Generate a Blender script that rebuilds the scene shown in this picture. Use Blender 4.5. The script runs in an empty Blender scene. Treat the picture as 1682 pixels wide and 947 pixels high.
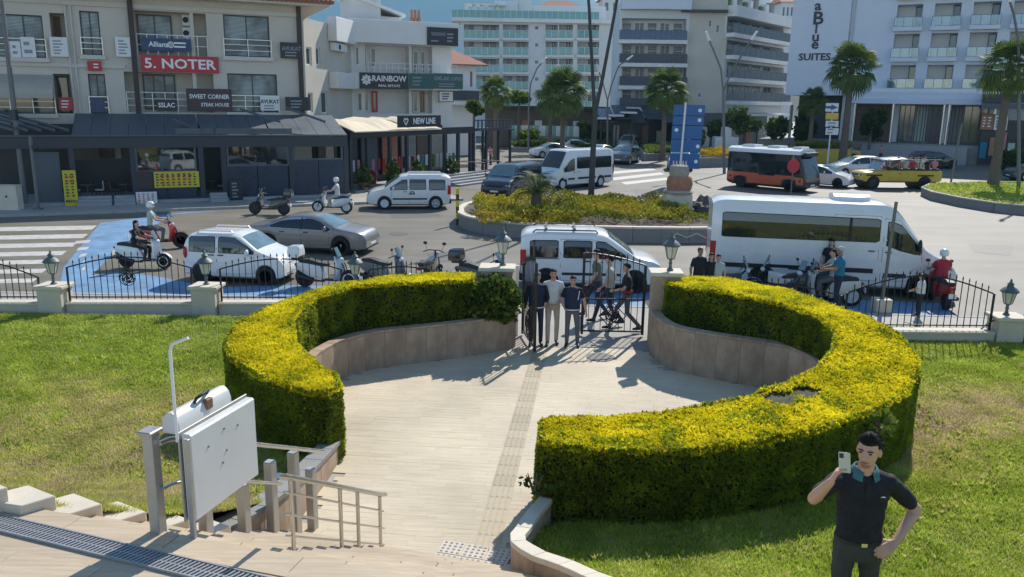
import bpy, bmesh, math, random
import numpy as np
from mathutils import Vector, Matrix
random.seed(7); RNG = np.random.default_rng(7)
SC = bpy.context.scene; COL = SC.collection
rad = math.radians

# ------------------------------------------------------------------ camera
PW, PH, FPX = 1682.0, 947.0, 1340.0
CAM_H = 5.45; PITCH = rad(12.9); ROLL = rad(0.9)
_F = np.array([0, math.cos(PITCH), -math.sin(PITCH)])
_U0 = np.array([0, math.sin(PITCH), math.cos(PITCH)]); _R0 = np.array([1., 0, 0])
_R = math.cos(ROLL)*_R0 + math.sin(ROLL)*_U0
_U = math.cos(ROLL)*_U0 - math.sin(ROLL)*_R0
_C = np.array([0, 0, CAM_H])
cd = bpy.data.cameras.new("camera"); cam = bpy.data.objects.new("camera", cd); COL.objects.link(cam)
cd.sensor_width = 36; cd.sensor_fit = 'HORIZONTAL'; cd.lens = 36*FPX/PW; cd.clip_start = .1; cd.clip_end = 12000
cam.matrix_world = Matrix(((_R[0], _U[0], -_F[0], 0), (_R[1], _U[1], -_F[1], 0), (_R[2], _U[2], -_F[2], CAM_H), (0, 0, 0, 1)))
SC.camera = cam

# ------------------------------------------------------------------ light
SUN_AZ = rad(25.5); SUN_EL = rad(40.5)
w = bpy.data.worlds.new("World"); SC.world = w; w.use_nodes = True
nt = w.node_tree; nt.nodes.clear()
sky = nt.nodes.new("ShaderNodeTexSky"); sky.sky_type = 'NISHITA'; sky.sun_disc = False
sky.sun_elevation = SUN_EL; sky.sun_rotation = SUN_AZ; sky.air_density = 1.0; sky.dust_density = 0.0; sky.ozone_density = 1.5; sky.altitude = 1500
bg = nt.nodes.new("ShaderNodeBackground"); bg.inputs[1].default_value = 0.108
ow = nt.nodes.new("ShaderNodeOutputWorld"); nt.links.new(sky.outputs[0], bg.inputs[0]); nt.links.new(bg.outputs[0], ow.inputs[0])
sd = bpy.data.lights.new("sun", 'SUN'); sd.energy = 4.1; sd.angle = rad(0.5); sd.color = (1, .95, .87)
sun = bpy.data.objects.new("sun", sd); COL.objects.link(sun)
sdir = Vector((math.sin(SUN_AZ)*math.cos(SUN_EL), math.cos(SUN_AZ)*math.cos(SUN_EL), math.sin(SUN_EL)))
sun.rotation_euler = sdir.to_track_quat('Z', 'Y').to_euler(); sun.location = (30, 60, 90)
SC.view_settings.view_transform = 'Standard'; SC.view_settings.look = 'None'
SC.view_settings.exposure = 0.82; SC.view_settings.gamma = 1.0
SC.cycles.max_bounces = 6; SC.cycles.transparent_max_bounces = 8

# ------------------------------------------------------------------ picking helpers (pixel of the photograph -> a point of the place)
def ray(x, y): return _F*FPX + _R*(x-PW/2) - _U*(y-PH/2)
def G(x, y, z=0.0):
    d = ray(x, y); return _C + d*((z-_C[2])/d[2])
def GY(x, y, Y):
    d = ray(x, y); return _C + d*(Y/d[1])

# ------------------------------------------------------------------ materials
MATS = {}
def mat(name, col, rough=.6, metal=0., var=.12, scale=3., bump=0., bscale=60., coat=0., spec=.5, emit=0., alpha=1., trans=0.):
    m = bpy.data.materials.new(name); m.use_nodes = True; MATS[name] = m
    t = m.node_tree; b = t.nodes["Principled BSDF"]; L = t.links.new
    b.inputs["Roughness"].default_value = rough; b.inputs["Metallic"].default_value = metal
    b.inputs["Coat Weight"].default_value = coat; b.inputs["Specular IOR Level"].default_value = spec
    b.inputs["Base Color"].default_value = (*col, 1)
    if alpha < 1: b.inputs["Alpha"].default_value = alpha
    if trans: b.inputs["Transmission Weight"].default_value = trans
    if emit: b.inputs["Emission Color"].default_value = (*col, 1); b.inputs["Emission Strength"].default_value = emit
    tc = t.nodes.new("ShaderNodeTexCoord")
    if var:
        n = t.nodes.new("ShaderNodeTexNoise"); n.inputs["Scale"].default_value = scale; n.inputs["Detail"].default_value = 5; n.inputs["Roughness"].default_value = .65
        L(tc.outputs["Object"], n.inputs["Vector"])
        mr = t.nodes.new("ShaderNodeMapRange"); mr.inputs[1].default_value = .25; mr.inputs[2].default_value = .75
        mr.inputs[3].default_value = 1-var; mr.inputs[4].default_value = 1+var; L(n.outputs[0], mr.inputs[0])
        mx = t.nodes.new("ShaderNodeVectorMath"); mx.operation = 'SCALE'; mx.inputs[0].default_value = col
        L(mr.outputs[0], mx.inputs["Scale"]); L(mx.outputs[0], b.inputs["Base Color"])
        if emit: L(mx.outputs[0], b.inputs["Emission Color"])
        mr2 = t.nodes.new("ShaderNodeMapRange"); mr2.inputs[1].default_value = .3; mr2.inputs[2].default_value = .7
        mr2.inputs[3].default_value = max(0.02, rough*.85); mr2.inputs[4].default_value = min(1, rough*1.15); L(n.outputs[0], mr2.inputs[0]); L(mr2.outputs[0], b.inputs["Roughness"])
    if bump:
        n2 = t.nodes.new("ShaderNodeTexNoise"); n2.inputs["Scale"].default_value = bscale; n2.inputs["Detail"].default_value = 4
        L(tc.outputs["Object"], n2.inputs["Vector"])
        bp = t.nodes.new("ShaderNodeBump"); bp.inputs["Strength"].default_value = bump; bp.inputs["Distance"].default_value = .02
        L(n2.outputs[0], bp.inputs["Height"]); L(bp.outputs[0], b.inputs["Normal"])
    return m
def node(t, kind, **kw):
    n = t.nodes.new(kind)
    for k, v in kw.items():
        if k.startswith("i"): n.inputs[int(k[1:])].default_value = v
        else: setattr(n, k, v)
    return n
def ramp(t, stops):
    r = t.nodes.new("ShaderNodeValToRGB"); e = r.color_ramp.elements
    while len(e) < len(stops): e.new(.5)
    for q, (p, c) in zip(e, stops): q.position = p; q.color = (*c, 1)
    return r
def random_tint(m, lo=.86, hi=1.12):
    """each object with this material gets its own brightness"""
    t = m.node_tree; b = t.nodes["Principled BSDF"]; src = b.inputs["Base Color"].links[0].from_socket
    oi = t.nodes.new("ShaderNodeObjectInfo"); mr = node(t, "ShaderNodeMapRange", i3=lo, i4=hi); t.links.new(oi.outputs["Random"], mr.inputs[0])
    s = t.nodes.new("ShaderNodeVectorMath"); s.operation = 'SCALE'; t.links.new(src, s.inputs[0]); t.links.new(mr.outputs[0], s.inputs["Scale"]); t.links.new(s.outputs[0], b.inputs["Base Color"])

# ------------------------------------------------------------------ mesh collecting
def root_of(o):
    while o.parent: o = o.parent
    return o
def link(name, me, parent=None, **props):
    o = bpy.data.objects.new(name, me); COL.objects.link(o)
    if parent is not None: o.parent = parent
    for k, v in props.items(): o[k] = v
    return o
def tag(o, label, cat, group=None):
    o["label"] = label; o["category"] = cat
    if group: o["group"] = group
    return o
def T(name, label, cat, loc=(0, 0, 0), rz=0., group=None):
    o = bpy.data.objects.new(name, None); COL.objects.link(o); o.empty_display_size = .1
    o.location = [float(c) for c in loc]; o.rotation_euler = (0, 0, rz)
    return tag(o, label, cat, group)
def copy_tree(o, parent=None):
    c = o.copy(); COL.objects.link(c)
    if parent is not None: c.parent = parent
    for ch in list(o.children): copy_tree(ch, c)
    return c

class MB:
    def __init__(s): s.v = []; s.f = []; s.m = []
    def add(s, vs, fs, m=0):
        o = len(s.v); s.v += [tuple(float(c) for c in v) for v in vs]
        s.f += [tuple(i+o for i in f) for f in fs]; s.m += [m]*len(fs); return s
    def box(s, x0, x1, y0, y1, z0, z1, m=0, R=None, c=None):
        vs = [(x, y, z) for x in (x0, x1) for y in (y0, y1) for z in (z0, z1)]
        if R is not None:
            vs = [R @ Vector(v) for v in vs]
        if c is not None: vs = [(v[0]+c[0], v[1]+c[1], v[2]+c[2]) for v in vs]
        return s.add(vs, [(0, 1, 3, 2), (4, 6, 7, 5), (0, 4, 5, 1), (2, 3, 7, 6), (0, 2, 6, 4), (1, 5, 7, 3)], m)
    def loft(s, rings, m=0, cap=True, closed=True):
        n = len(rings[0]); vs = [p for r in rings for p in r]; fs = []
        for i in range(len(rings)-1):
            for j in range(n if closed else n-1):
                k = (j+1) % n; fs.append((i*n+j, i*n+k, (i+1)*n+k, (i+1)*n+j))
        if cap and closed:
            fs.append(tuple(range(n-1, -1, -1))); b = (len(rings)-1)*n; fs.append(tuple(range(b, b+n)))
        return s.add(vs, fs, m)
    def tube(s, pts, r, n=6, m=0, cap=True):
        pts = [Vector([float(c) for c in p]) for p in pts]; rs = r if isinstance(r, (list, tuple)) else [r]*len(pts)
        rings = []; pa = None
        for i, p in enumerate(pts):
            d = (pts[min(i+1, len(pts)-1)]-pts[max(i-1, 0)]).normalized()
            if pa is None: a = d.orthogonal().normalized()
            else:
                a = (pa-d*pa.dot(d)); a = a.normalized() if a.length > 1e-5 else d.orthogonal().normalized()
            pa = a; b = d.cross(a)
            rings.append([p+(a*math.cos(t)+b*math.sin(t))*rs[i] for t in [2*math.pi*k/n for k in range(n)]])
        return s.loft(rings, m, cap)
    def prism(s, poly, z0, z1, m=0):
        return s.loft([[(p[0], p[1], z0) for p in poly], [(p[0], p[1], z1) for p in poly]], m)
    def ell(s, c, r, nu=10, nv=6, m=0, R=None):
        rings = []
        for j in range(nv+1):
            a = -math.pi/2+math.pi*j/nv; rr = max(math.cos(a), 1e-3)
            ring = []
            for i in range(nu):
                t = 2*math.pi*i/nu; v = Vector((math.cos(t)*rr*r[0], math.sin(t)*rr*r[1], math.sin(a)*r[2]))
                if R is not None: v = R @ v
                ring.append(v+Vector([float(q) for q in c]))
            rings.append(ring)
        return s.loft(rings, m)
    def lathe(s, c, prof, n=12, m=0, axis='z'):
        rings = []
        for r, h in prof:
            ring = []
            for k in range(n):
                t = 2*math.pi*k/n; a, b = math.cos(t)*r, math.sin(t)*r
                p = (a, b, h) if axis == 'z' else ((a, h, b) if axis == 'y' else (h, a, b))
                ring.append((p[0]+c[0], p[1]+c[1], p[2]+c[2]))
            rings.append(ring)
        return s.loft(rings, m)
    def quad(s, a, b, c, d, m=0): return s.add([a, b, c, d], [(0, 1, 2, 3)], m)
    def mesh(s, name, mats, smooth=None, bevel=0., root=None, Mx=None):
        me = bpy.data.meshes.new(name); vs = s.v
        if root is not None:
            inv = root_of(root).matrix_basis.inverted(); vs = [tuple(inv @ Vector(v)) for v in vs]
        if Mx is not None: vs = [tuple(Mx @ Vector(v)) for v in vs]
        me.from_pydata(vs, [], s.f)
        for q in (mats if isinstance(mats, (list, tuple)) else [mats]): me.materials.append(MATS[q] if isinstance(q, str) else q)
        me.polygons.foreach_set("material_index", s.m)
        bm = bmesh.new(); bm.from_mesh(me); bmesh.ops.recalc_face_normals(bm, faces=bm.faces)
        if bevel:
            es = [e for e in bm.edges if len(e.link_faces) == 2 and e.calc_face_angle(0) > .5]
            bmesh.ops.bevel(bm, geom=es, offset=bevel, segments=1, affect='EDGES', profile=.5, clamp_overlap=True)
        bm.to_mesh(me); bm.free()
        if smooth:
            me.shade_smooth(); me.set_sharp_from_angle(angle=rad(smooth))
        me.update(); return me
    def ob(s, name, mats, parent=None, smooth=None, bevel=0., world=False, **props):
        me = s.mesh(name, mats, smooth, bevel, parent if (world and parent is not None) else None)
        return link(name, me, parent, **props)
def npmesh(name, V, Fc, mats, attrs=None, smooth=False):
    V = np.asarray(V, np.float32); Fc = np.asarray(Fc, np.int32); k = Fc.shape[1]
    me = bpy.data.meshes.new(name); me.vertices.add(len(V)); me.vertices.foreach_set("co", V.ravel())
    me.loops.add(Fc.size); me.loops.foreach_set("vertex_index", Fc.ravel())
    me.polygons.add(len(Fc)); me.polygons.foreach_set("loop_start", np.arange(0, Fc.size, k, dtype=np.int32))
    me.update(calc_edges=True)
    for q in (mats if isinstance(mats, (list, tuple)) else [mats]): me.materials.append(MATS[q] if isinstance(q, str) else q)
    for nm, arr in (attrs or {}).items():
        a = me.attributes.new(nm, 'FLOAT', 'POINT'); a.data.foreach_set("value", np.asarray(arr, np.float32))
    if smooth: me.shade_smooth()
    else: me.shade_flat()
    return me
def text(name, s, size, m, parent, Mx, ext=.008, align='CENTER', sx=1., **props):
    cu = bpy.data.curves.new(name, 'FONT'); cu.body = s; cu.size = size; cu.extrude = ext; cu.offset = size*.022; cu.align_x = align; cu.align_y = 'CENTER'; cu.resolution_u = 2
    o = bpy.data.objects.new(name, cu); COL.objects.link(o)
    bpy.context.view_layer.update()
    me = bpy.data.meshes.new_from_object(o.evaluated_get(bpy.context.evaluated_depsgraph_get()))
    bpy.data.objects.remove(o); bpy.data.curves.remove(cu)
    me.materials.clear(); me.materials.append(MATS[m]); me.name = name
    me.transform(Matrix.Diagonal((sx, 1, 1, 1))); inv = root_of(parent).matrix_basis.inverted() if parent is not None else Matrix()
    me.transform(inv @ Mx); return link(name, me, parent, **props)
def frame_mx(o, u, n):
    """matrix with x along u, y up, z along n at o"""
    u = Vector(u).normalized(); n = Vector(n).normalized(); v = n.cross(u)
    return Matrix(((u.x, v.x, n.x, o[0]), (u.y, v.y, n.y, o[1]), (u.z, v.z, n.z, o[2]), (0, 0, 0, 1)))

# ------------------------------------------------------------------ palette
mat("white_wall", (.72, .71, .68), .8, var=.09, scale=.35, bump=.1)
mat("cream_wall", (.58, .53, .45), .85, var=.10, scale=.35, bump=.1)
mat("blue_white_wall", (.62, .66, .74), .8, var=.05, scale=.3, bump=.1)
mat("far_white", (.64, .66, .66), .8, var=.06, scale=.3)
mat("pale_sill", (.6, .56, .5), .8, var=.06)
mat("frame_dark", (.035, .04, .045), .4, var=.1)
mat("frame_white", (.75, .75, .73), .45, var=.05)
mat("pane_dark", (.05, .075, .085), .06, var=.5, scale=.8, spec=.8)
mat("pane_blind", (.34, .42, .43), .3, var=.3, scale=1.5)
mat("glass_green", (.17, .36, .34), .12, var=.15, scale=.5)
mat("glass_blue", (.03, .06, .15), .15, var=.15)
mat("glass_smoke", (.05, .06, .075), .4, var=.2)
mat("charcoal", (.03, .036, .045), .5, var=.15, scale=2)
mat("charcoal_light", (.085, .1, .115), .55, var=.15, scale=1)
mat("navy_panel", (.012, .026, .055), .3, var=.2)
mat("brown_post", (.06, .042, .035), .7, var=.2)
mat("roof_tile", (.30, .12, .07), .85, var=.3, scale=6)
mat("awning_beige", (.42, .38, .32), .9, var=.08)
mat("canvas_cream", (.68, .58, .42), .9, var=.05)
mat("sign_red", (.45, .02, .03), .4, var=.05)
mat("sign_black", (.018, .018, .022), .4, var=.1)
mat("sign_navy", (.012, .035, .12), .35, var=.1)
mat("sign_teal", (.01, .09, .09), .35, var=.1)
mat("sign_white", (.72, .72, .7), .5, var=.04)
mat("sign_maroon", (.06, .025, .035), .4, var=.1)
mat("menu_yellow", (.62, .5, .03), .5, var=.12, scale=9)
mat("text_white", (.8, .8, .78), .5, var=0)
mat("text_grey", (.25, .27, .3), .5, var=0)
mat("text_dark", (.03, .03, .04), .5, var=0)
mat("road_blue", (.14, .265, .42), .75, var=.35, scale=1.3, bump=.2)
mat("road_white", (.50, .48, .44), .7, var=.25, scale=4, bump=.2)
mat("kerb", (.38, .36, .33), .85, var=.15, bump=.2)
mat("iron", (.012, .013, .015), .45, var=.2)
mat("steel", (.55, .54, .52), .32, metal=1., var=.08, scale=8)
mat("galv", (.42, .41, .38), .5, metal=.6, var=.12, scale=6)
mat("pole_grey", (.16, .16, .155), .55, metal=.3, var=.15)
mat("pole_dark", (.035, .035, .037), .5, var=.15)
mat("stone_light", (.62, .55, .44), .8, var=.1, scale=3, bump=.15)
mat("tactile", (.45, .375, .265), .8, var=.12, scale=8, bump=.2); random_tint(MATS["tactile"])
mat("tactile_pale", (.60, .53, .43), .8, var=.1, scale=8, bump=.2)
mat("stud", (.30, .28, .27), .4, var=.1)
mat("soil", (.1, .075, .055), .95, var=.35, scale=9, bump=.6)
mat("verdigris", (.10, .13, .125), .55, metal=.2, var=.3, scale=20)
mat("lamp_glass", (.62, .6, .52), .25, var=.08, scale=10)
mat("tyre", (.015, .015, .016), .8, var=.2)
mat("rim_silver", (.72, .72, .72), .4, metal=.0, var=.05)
mat("rim_dark", (.05, .05, .055), .4, metal=.5, var=.05)
mat("paint_white", (.74, .74, .72), .25, var=.03, coat=.6)
mat("paint_silver", (.22, .21, .20), .35, metal=.35, var=.0, coat=.5)
mat("paint_lightsilver", (.5, .52, .54), .32, metal=.35, var=.0, coat=.5)
mat("paint_darkblue", (.028, .042, .055), .25, var=.05, coat=.7)
mat("paint_black", (.014, .015, .017), .25, var=.1, coat=.6)
mat("paint_red", (.42, .02, .02), .25, var=.05, coat=.6)
mat("paint_orange", (.55, .10, .04), .35, var=.05, coat=.4)
mat("paint_yellow", (.60, .40, .04), .4, var=.07, coat=.3)
mat("paint_grey", (.12, .125, .13), .3, var=.05, coat=.5)
mat("car_glass", (.012, .017, .02), .04, var=0, spec=.9)
mat("car_glass_light", (.12, .19, .21), .05, var=.35, scale=2.2, spec=.9)
mat("rubber_trim", (.02, .02, .022), .6, var=.1)
mat("lens_clear", (.6, .62, .62), .08, var=.1, scale=20, spec=.8)
mat("lens_red", (.45, .012, .015), .15, var=.05)
mat("chrome", (.7, .7, .7), .12, metal=1., var=0)
mat("seat_black", (.02, .02, .021), .6, var=.15, bump=.2)
mat("plate", (.75, .75, .73), .5, var=.02)
mat("skin", (.57, .33, .225), .55, var=.06, scale=14)
mat("skin_dark", (.30, .17, .11), .55, var=.06, scale=14)
mat("hair_black", (.008, .007, .006), .65, spec=.25, var=.3, scale=50, bump=.4, bscale=150)
mat("hair_brown", (.07, .035, .02), .5, var=.3, scale=50)
mat("eye_dark", (.01, .008, .007), .2, var=0)
mat("eye_white", (.6, .58, .55), .3, var=0)
mat("lip", (.30, .12, .10), .5, var=0)
for n, c in dict(cloth_black=(.012, .013, .018), cloth_navy=(.02, .028, .06), cloth_white=(.62, .62, .62), cloth_cream=(.48, .43, .34), cloth_grey=(.13, .135, .14), cloth_green=(.11, .13, .11), cloth_teal=(.015, .17, .26), cloth_pale=(.42, .47, .43), cloth_olive=(.055, .053, .047), cloth_print=(.42, .40, .34), cloth_red=(.4, .03, .04), cloth_polo=(.010, .011, .016), cloth_collar=(.05, .16, .17), cloth_pink=(.5, .2, .25)).items():
    mat(n, c, .85, var=.15, scale=12, bump=.55, bscale=13)
mat("shoe", (.02, .02, .022), .6, var=.1)
mat("bark", (.14, .11, .08), .9, var=.3, scale=8, bump=.5, bscale=25)
mat("stone_rough", (.34, .30, .25), .9, var=.3, scale=4, bump=.6, bscale=12)
mat("rock_dark", (.09, .085, .08), .9, var=.4, scale=4, bump=.6, bscale=10)
mat("terracotta", (.36, .17, .10), .8, var=.3, scale=5, bump=.4, bscale=20)
mat("wall_grey", (.24, .235, .22), .85, var=.12, scale=2, bump=.2)
mat("step_grey", (.32, .32, .32), .8, var=.12)
mat("lift_white", (.60, .60, .58), .4, var=.04, scale=2)
mat("wood", (.2, .1, .05), .6, var=.2)
mat("sign_blue", (.004, .10, .30), .35, var=.1, scale=1)
mat("hill_rock", (.20, .19, .15), .95, var=.35, scale=.05, bump=.5, bscale=.3)
mat("cover_iron", (.1, .1, .1), .6, metal=.4, var=.2)
mat("green_leaf", (.06, .12, .03), .6, var=.25, scale=8)
mat("fabric_yellow", (.55, .42, .06), .7, var=.2, scale=3)
mat("grating", (.30, .31, .32), .5, metal=.2, var=.15)
# ------------------------------------------------------------------ special materials
def travertine(name, ang=-.107, base=((.58, .49, .35), (.63, .545, .405), (.52, .43, .30)), attr=False, vert=False):
    m = mat(name, base[0], .75, var=0); t = m.node_tree; L = t.links.new; b = t.nodes["Principled BSDF"]
    g = t.nodes.new("ShaderNodeNewGeometry"); mp = node(t, "ShaderNodeMapping")
    if vert: mp.inputs["Scale"].default_value = (2.2, 2.2, 1.3)
    else: mp.inputs["Rotation"].default_value = (0, 0, -ang); mp.inputs["Scale"].default_value = (.9, 16, 1)
    L(g.outputs["Position"], mp.inputs[0])
    oi = t.nodes.new("ShaderNodeObjectInfo"); ad = t.nodes.new("ShaderNodeVectorMath"); ad.operation = 'ADD'; L(mp.outputs[0], ad.inputs[0])
    mu = node(t, "ShaderNodeMath", operation='MULTIPLY', i1=(37.0)); L(oi.outputs["Random"], mu.inputs[0])
    if attr:
        at = t.nodes.new("ShaderNodeAttribute"); at.attribute_name = "tint"; L(at.outputs["Fac"], mu.inputs[0])
    L(mu.outputs[0], ad.inputs[1])
    n = node(t, "ShaderNodeTexNoise"); n.inputs["Scale"].default_value = 1.6; n.inputs["Detail"].default_value = 6; n.inputs["Roughness"].default_value = .6; L(ad.outputs[0], n.inputs["Vector"])
    r = ramp(t, [(.30, base[2]), (.5, base[0]), (.68, base[1])]); L(n.outputs[0], r.inputs[0])
    n3 = node(t, "ShaderNodeTexNoise"); n3.inputs["Scale"].default_value = .55; n3.inputs["Detail"].default_value = 6; L(g.outputs["Position"], n3.inputs["Vector"])
    mr = node(t, "ShaderNodeMapRange", i1=.3, i2=.7, i3=.80, i4=1.08); L(n3.outputs[0], mr.inputs[0])
    mr4 = node(t, "ShaderNodeMapRange", i3=.975, i4=1.025); L((at.outputs["Fac"] if attr else oi.outputs["Random"]), mr4.inputs[0])
    m2 = node(t, "ShaderNodeMath", operation='MULTIPLY'); L(mr.outputs[0], m2.inputs[0]); L(mr4.outputs[0], m2.inputs[1])
    s = node(t, "ShaderNodeVectorMath", operation='SCALE'); L(r.outputs[0], s.inputs[0]); L(m2.outputs[0], s.inputs["Scale"]); L(s.outputs[0], b.inputs["Base Color"])
    bp = node(t, "ShaderNodeBump"); bp.inputs["Strength"].default_value = .25; bp.inputs["Distance"].default_value = .01; L(n.outputs[0], bp.inputs["Height"]); L(bp.outputs[0], b.inputs["Normal"])
    return m
travertine("trav_tile"); travertine("trav_rest", attr=True)
travertine("trav_step", ang=-.27, base=((.53, .42, .29), (.60, .49, .36), (.46, .36, .25)))
travertine("trav_clad", base=((.42, .30, .205), (.50, .38, .27), (.31, .215, .145)), vert=True)

def asphalt(name, c0, c1, rough=.6):
    m = mat(name, c0, rough, var=0); t = m.node_tree; L = t.links.new; b = t.nodes["Principled BSDF"]
    b.inputs["Specular IOR Level"].default_value = .22; g = t.nodes.new("ShaderNodeNewGeometry")
    n = node(t, "ShaderNodeTexNoise"); n.inputs["Scale"].default_value = .22; n.inputs["Detail"].default_value = 8; n.inputs["Roughness"].default_value = .62; L(g.outputs["Position"], n.inputs["Vector"])
    mp = node(t, "ShaderNodeMapping"); mp.inputs["Scale"].default_value = (.25, .9, 1); mp.inputs["Rotation"].default_value = (0, 0, -.15); L(g.outputs["Position"], mp.inputs[0])
    n2 = node(t, "ShaderNodeTexNoise"); n2.inputs["Scale"].default_value = .8; n2.inputs["Detail"].default_value = 5; L(mp.outputs[0], n2.inputs["Vector"])
    a = node(t, "ShaderNodeMath", operation='ADD'); L(n.outputs[0], a.inputs[0]); L(n2.outputs[0], a.inputs[1])
    h = node(t, "ShaderNodeMath", operation='MULTIPLY', i1=.5); L(a.outputs[0], h.inputs[0])
    r = ramp(t, [(.36, c0), (.62, c1)]); L(h.outputs[0], r.inputs[0]); L(r.outputs[0], b.inputs["Base Color"])
    n3 = node(t, "ShaderNodeTexNoise"); n3.inputs["Scale"].default_value = 45; L(g.outputs["Position"], n3.inputs["Vector"])
    bp = node(t, "ShaderNodeBump"); bp.inputs["Strength"].default_value = .35; bp.inputs["Distance"].default_value = .012; L(n3.outputs[0], bp.inputs["Height"]); L(bp.outputs[0], b.inputs["Normal"])
    return m
asphalt("asphalt", (.138, .123, .098), (.215, .195, .158)); asphalt("asphalt_patch", (.115, .107, .095), (.16, .15, .135))
asphalt("paving", (.30, .28, .25), (.40, .38, .34), .75)
asphalt("far_ground", (.20, .19, .17), (.28, .26, .24))

def foliage(name, stops, trans=.35, attr="tint", rough=.6):
    m = bpy.data.materials.new(name); MATS[name] = m; m.use_nodes = True; t = m.node_tree; L = t.links.new; t.nodes.clear()
    at = t.nodes.new("ShaderNodeAttribute"); at.attribute_name = attr; r = ramp(t, stops); L(at.outputs["Fac"], r.inputs[0])
    g = t.nodes.new("ShaderNodeNewGeometry"); n = node(t, "ShaderNodeTexNoise"); n.inputs["Scale"].default_value = 1.7; n.inputs["Detail"].default_value = 5; L(g.outputs["Position"], n.inputs["Vector"])
    mr = node(t, "ShaderNodeMapRange", i1=.3, i2=.7, i3=.75, i4=1.2); L(n.outputs[0], mr.inputs[0])
    s = node(t, "ShaderNodeVectorMath", operation='SCALE'); L(r.outputs[0], s.inputs[0]); L(mr.outputs[0], s.inputs["Scale"])
    d = t.nodes.new("ShaderNodeBsdfPrincipled"); d.inputs["Roughness"].default_value = rough; d.inputs["Specular IOR Level"].default_value = .25; L(s.outputs[0], d.inputs["Base Color"])
    tr = t.nodes.new("ShaderNodeBsdfTranslucent"); L(s.outputs[0], tr.inputs[0])
    mx = t.nodes.new("ShaderNodeMixShader"); mx.inputs[0].default_value = trans; L(d.outputs[0], mx.inputs[1]); L(tr.outputs[0], mx.inputs[2])
    o = t.nodes.new("ShaderNodeOutputMaterial"); L(mx.outputs[0], o.inputs[0]); return m
# tint: 0..0.5 green side growth, 0.5..1 golden top growth
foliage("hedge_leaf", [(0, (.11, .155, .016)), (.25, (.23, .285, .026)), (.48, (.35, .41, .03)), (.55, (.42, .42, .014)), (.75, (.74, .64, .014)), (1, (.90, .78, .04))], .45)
foliage("grass_blade", [(0, (.25, .34, .035)), (.35, (.44, .52, .07)), (.6, (.56, .52, .16)), (1, (.60, .48, .28))], .5)
foliage("shrub_leaf", [(0, (.025, .05, .012)), (.5, (.07, .12, .02)), (.8, (.16, .22, .03)), (1, (.30, .32, .04))], .3)
foliage("palm_leaf", [(0, (.04, .075, .015)), (.5, (.10, .15, .03)), (1, (.20, .24, .06))], .35)
foliage("bed_leaf", [(0, (.05, .08, .012)), (.45, (.20, .22, .02)), (.8, (.48, .42, .03)), (1, (.50, .34, .05))], .3)
foliage("flower_leaf", [(0, (.12, .14, .02)), (.4, (.5, .36, .01)), (1, (.7, .46, .02))], .3)
foliage("dead_leaf", [(0, (.12, .07, .03)), (1, (.34, .19, .07))], .2)

def inpoly(P, poly):
    P = np.asarray(P); x, y = P[:, 0], P[:, 1]; c = np.zeros(len(P), bool); n = len(poly)
    for i in range(n):
        x0, y0 = poly[i]; x1, y1 = poly[i-1]
        k = ((y0 > y) != (y1 > y)) & (x < (x1-x0)*(y-y0)/((y1-y0) if y1 != y0 else 1e-9)+x0); c ^= k
    return c
def vnoise(x, y, s=1., seed=0):
    x = np.asarray(x, float)/s+seed*13.7; y = np.asarray(y, float)/s+seed*7.3
    xi, yi = np.floor(x), np.floor(y); fx, fy = x-xi, y-yi; fx = fx*fx*(3-2*fx); fy = fy*fy*(3-2*fy)
    h = lambda a, b: np.modf(np.abs(np.sin(a*127.1+b*311.7)*43758.5453))[0]
    return (h(xi, yi)*(1-fx)+h(xi+1, yi)*fx)*(1-fy)+(h(xi, yi+1)*(1-fx)+h(xi+1, yi+1)*fx)*fy

def sprays(P, N, size, tint, mats, name, parent, k=3, spread=.9, wid=.35, **props):
    """many small leaf triangles: at every point k narrow leaves fan out around its normal"""
    n = len(P); P = np.repeat(P, k, 0); N = np.repeat(N, k, 0); tint = np.repeat(tint, k)
    D = N+RNG.normal(0, spread*.6, P.shape); D /= np.linalg.norm(D, axis=1)[:, None]+1e-9
    S = np.cross(D, RNG.normal(0, 1, P.shape)); S /= np.linalg.norm(S, axis=1)[:, None]+1e-9
    L = (size*RNG.uniform(.6, 1.35, len(P)))[:, None]; W = L*wid
    V = np.empty((len(P), 4, 3)); V[:, 0] = P-D*L*.15; V[:, 1] = P+D*L*.45-S*W; V[:, 2] = P+D*L; V[:, 3] = P+D*L*.45+S*W
    F = np.arange(len(P)*4).reshape(-1, 4); tt = np.repeat(np.clip(tint+RNG.uniform(-.04, .04, len(P)), 0, 1), 4)
    if parent is not None:
        inv = np.array(root_of(parent).matrix_basis.inverted()); V = V.reshape(-1, 3) @ inv[:3, :3].T+inv[:3, 3]
    else: V = V.reshape(-1, 3)
    return link(name, npmesh(name, V, F, mats, {"tint": tt}), parent, **props)

# ------------------------------------------------------------------ SETTING
ROAD = -.10
A_ = Vector((.107, .994, 0)).normalized(); B_ = Vector((A_.y, -A_.x, 0))
st = dict(kind='structure')
MB().box(-6000, 6000, -300, 6100, -.4, -.16).ob("ground", "far_ground", **st)
MB().add([(-70, 21.9, ROAD), (-12, 22.35, ROAD), (14, 21.5, ROAD), (60, 19.5, ROAD), (140, 70, ROAD), (110, 140, ROAD), (-60, 140, ROAD), (-70, 60, ROAD)], [(0, 1, 2, 3, 4, 5, 6, 7)]).ob("road", "asphalt", **st)
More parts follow.
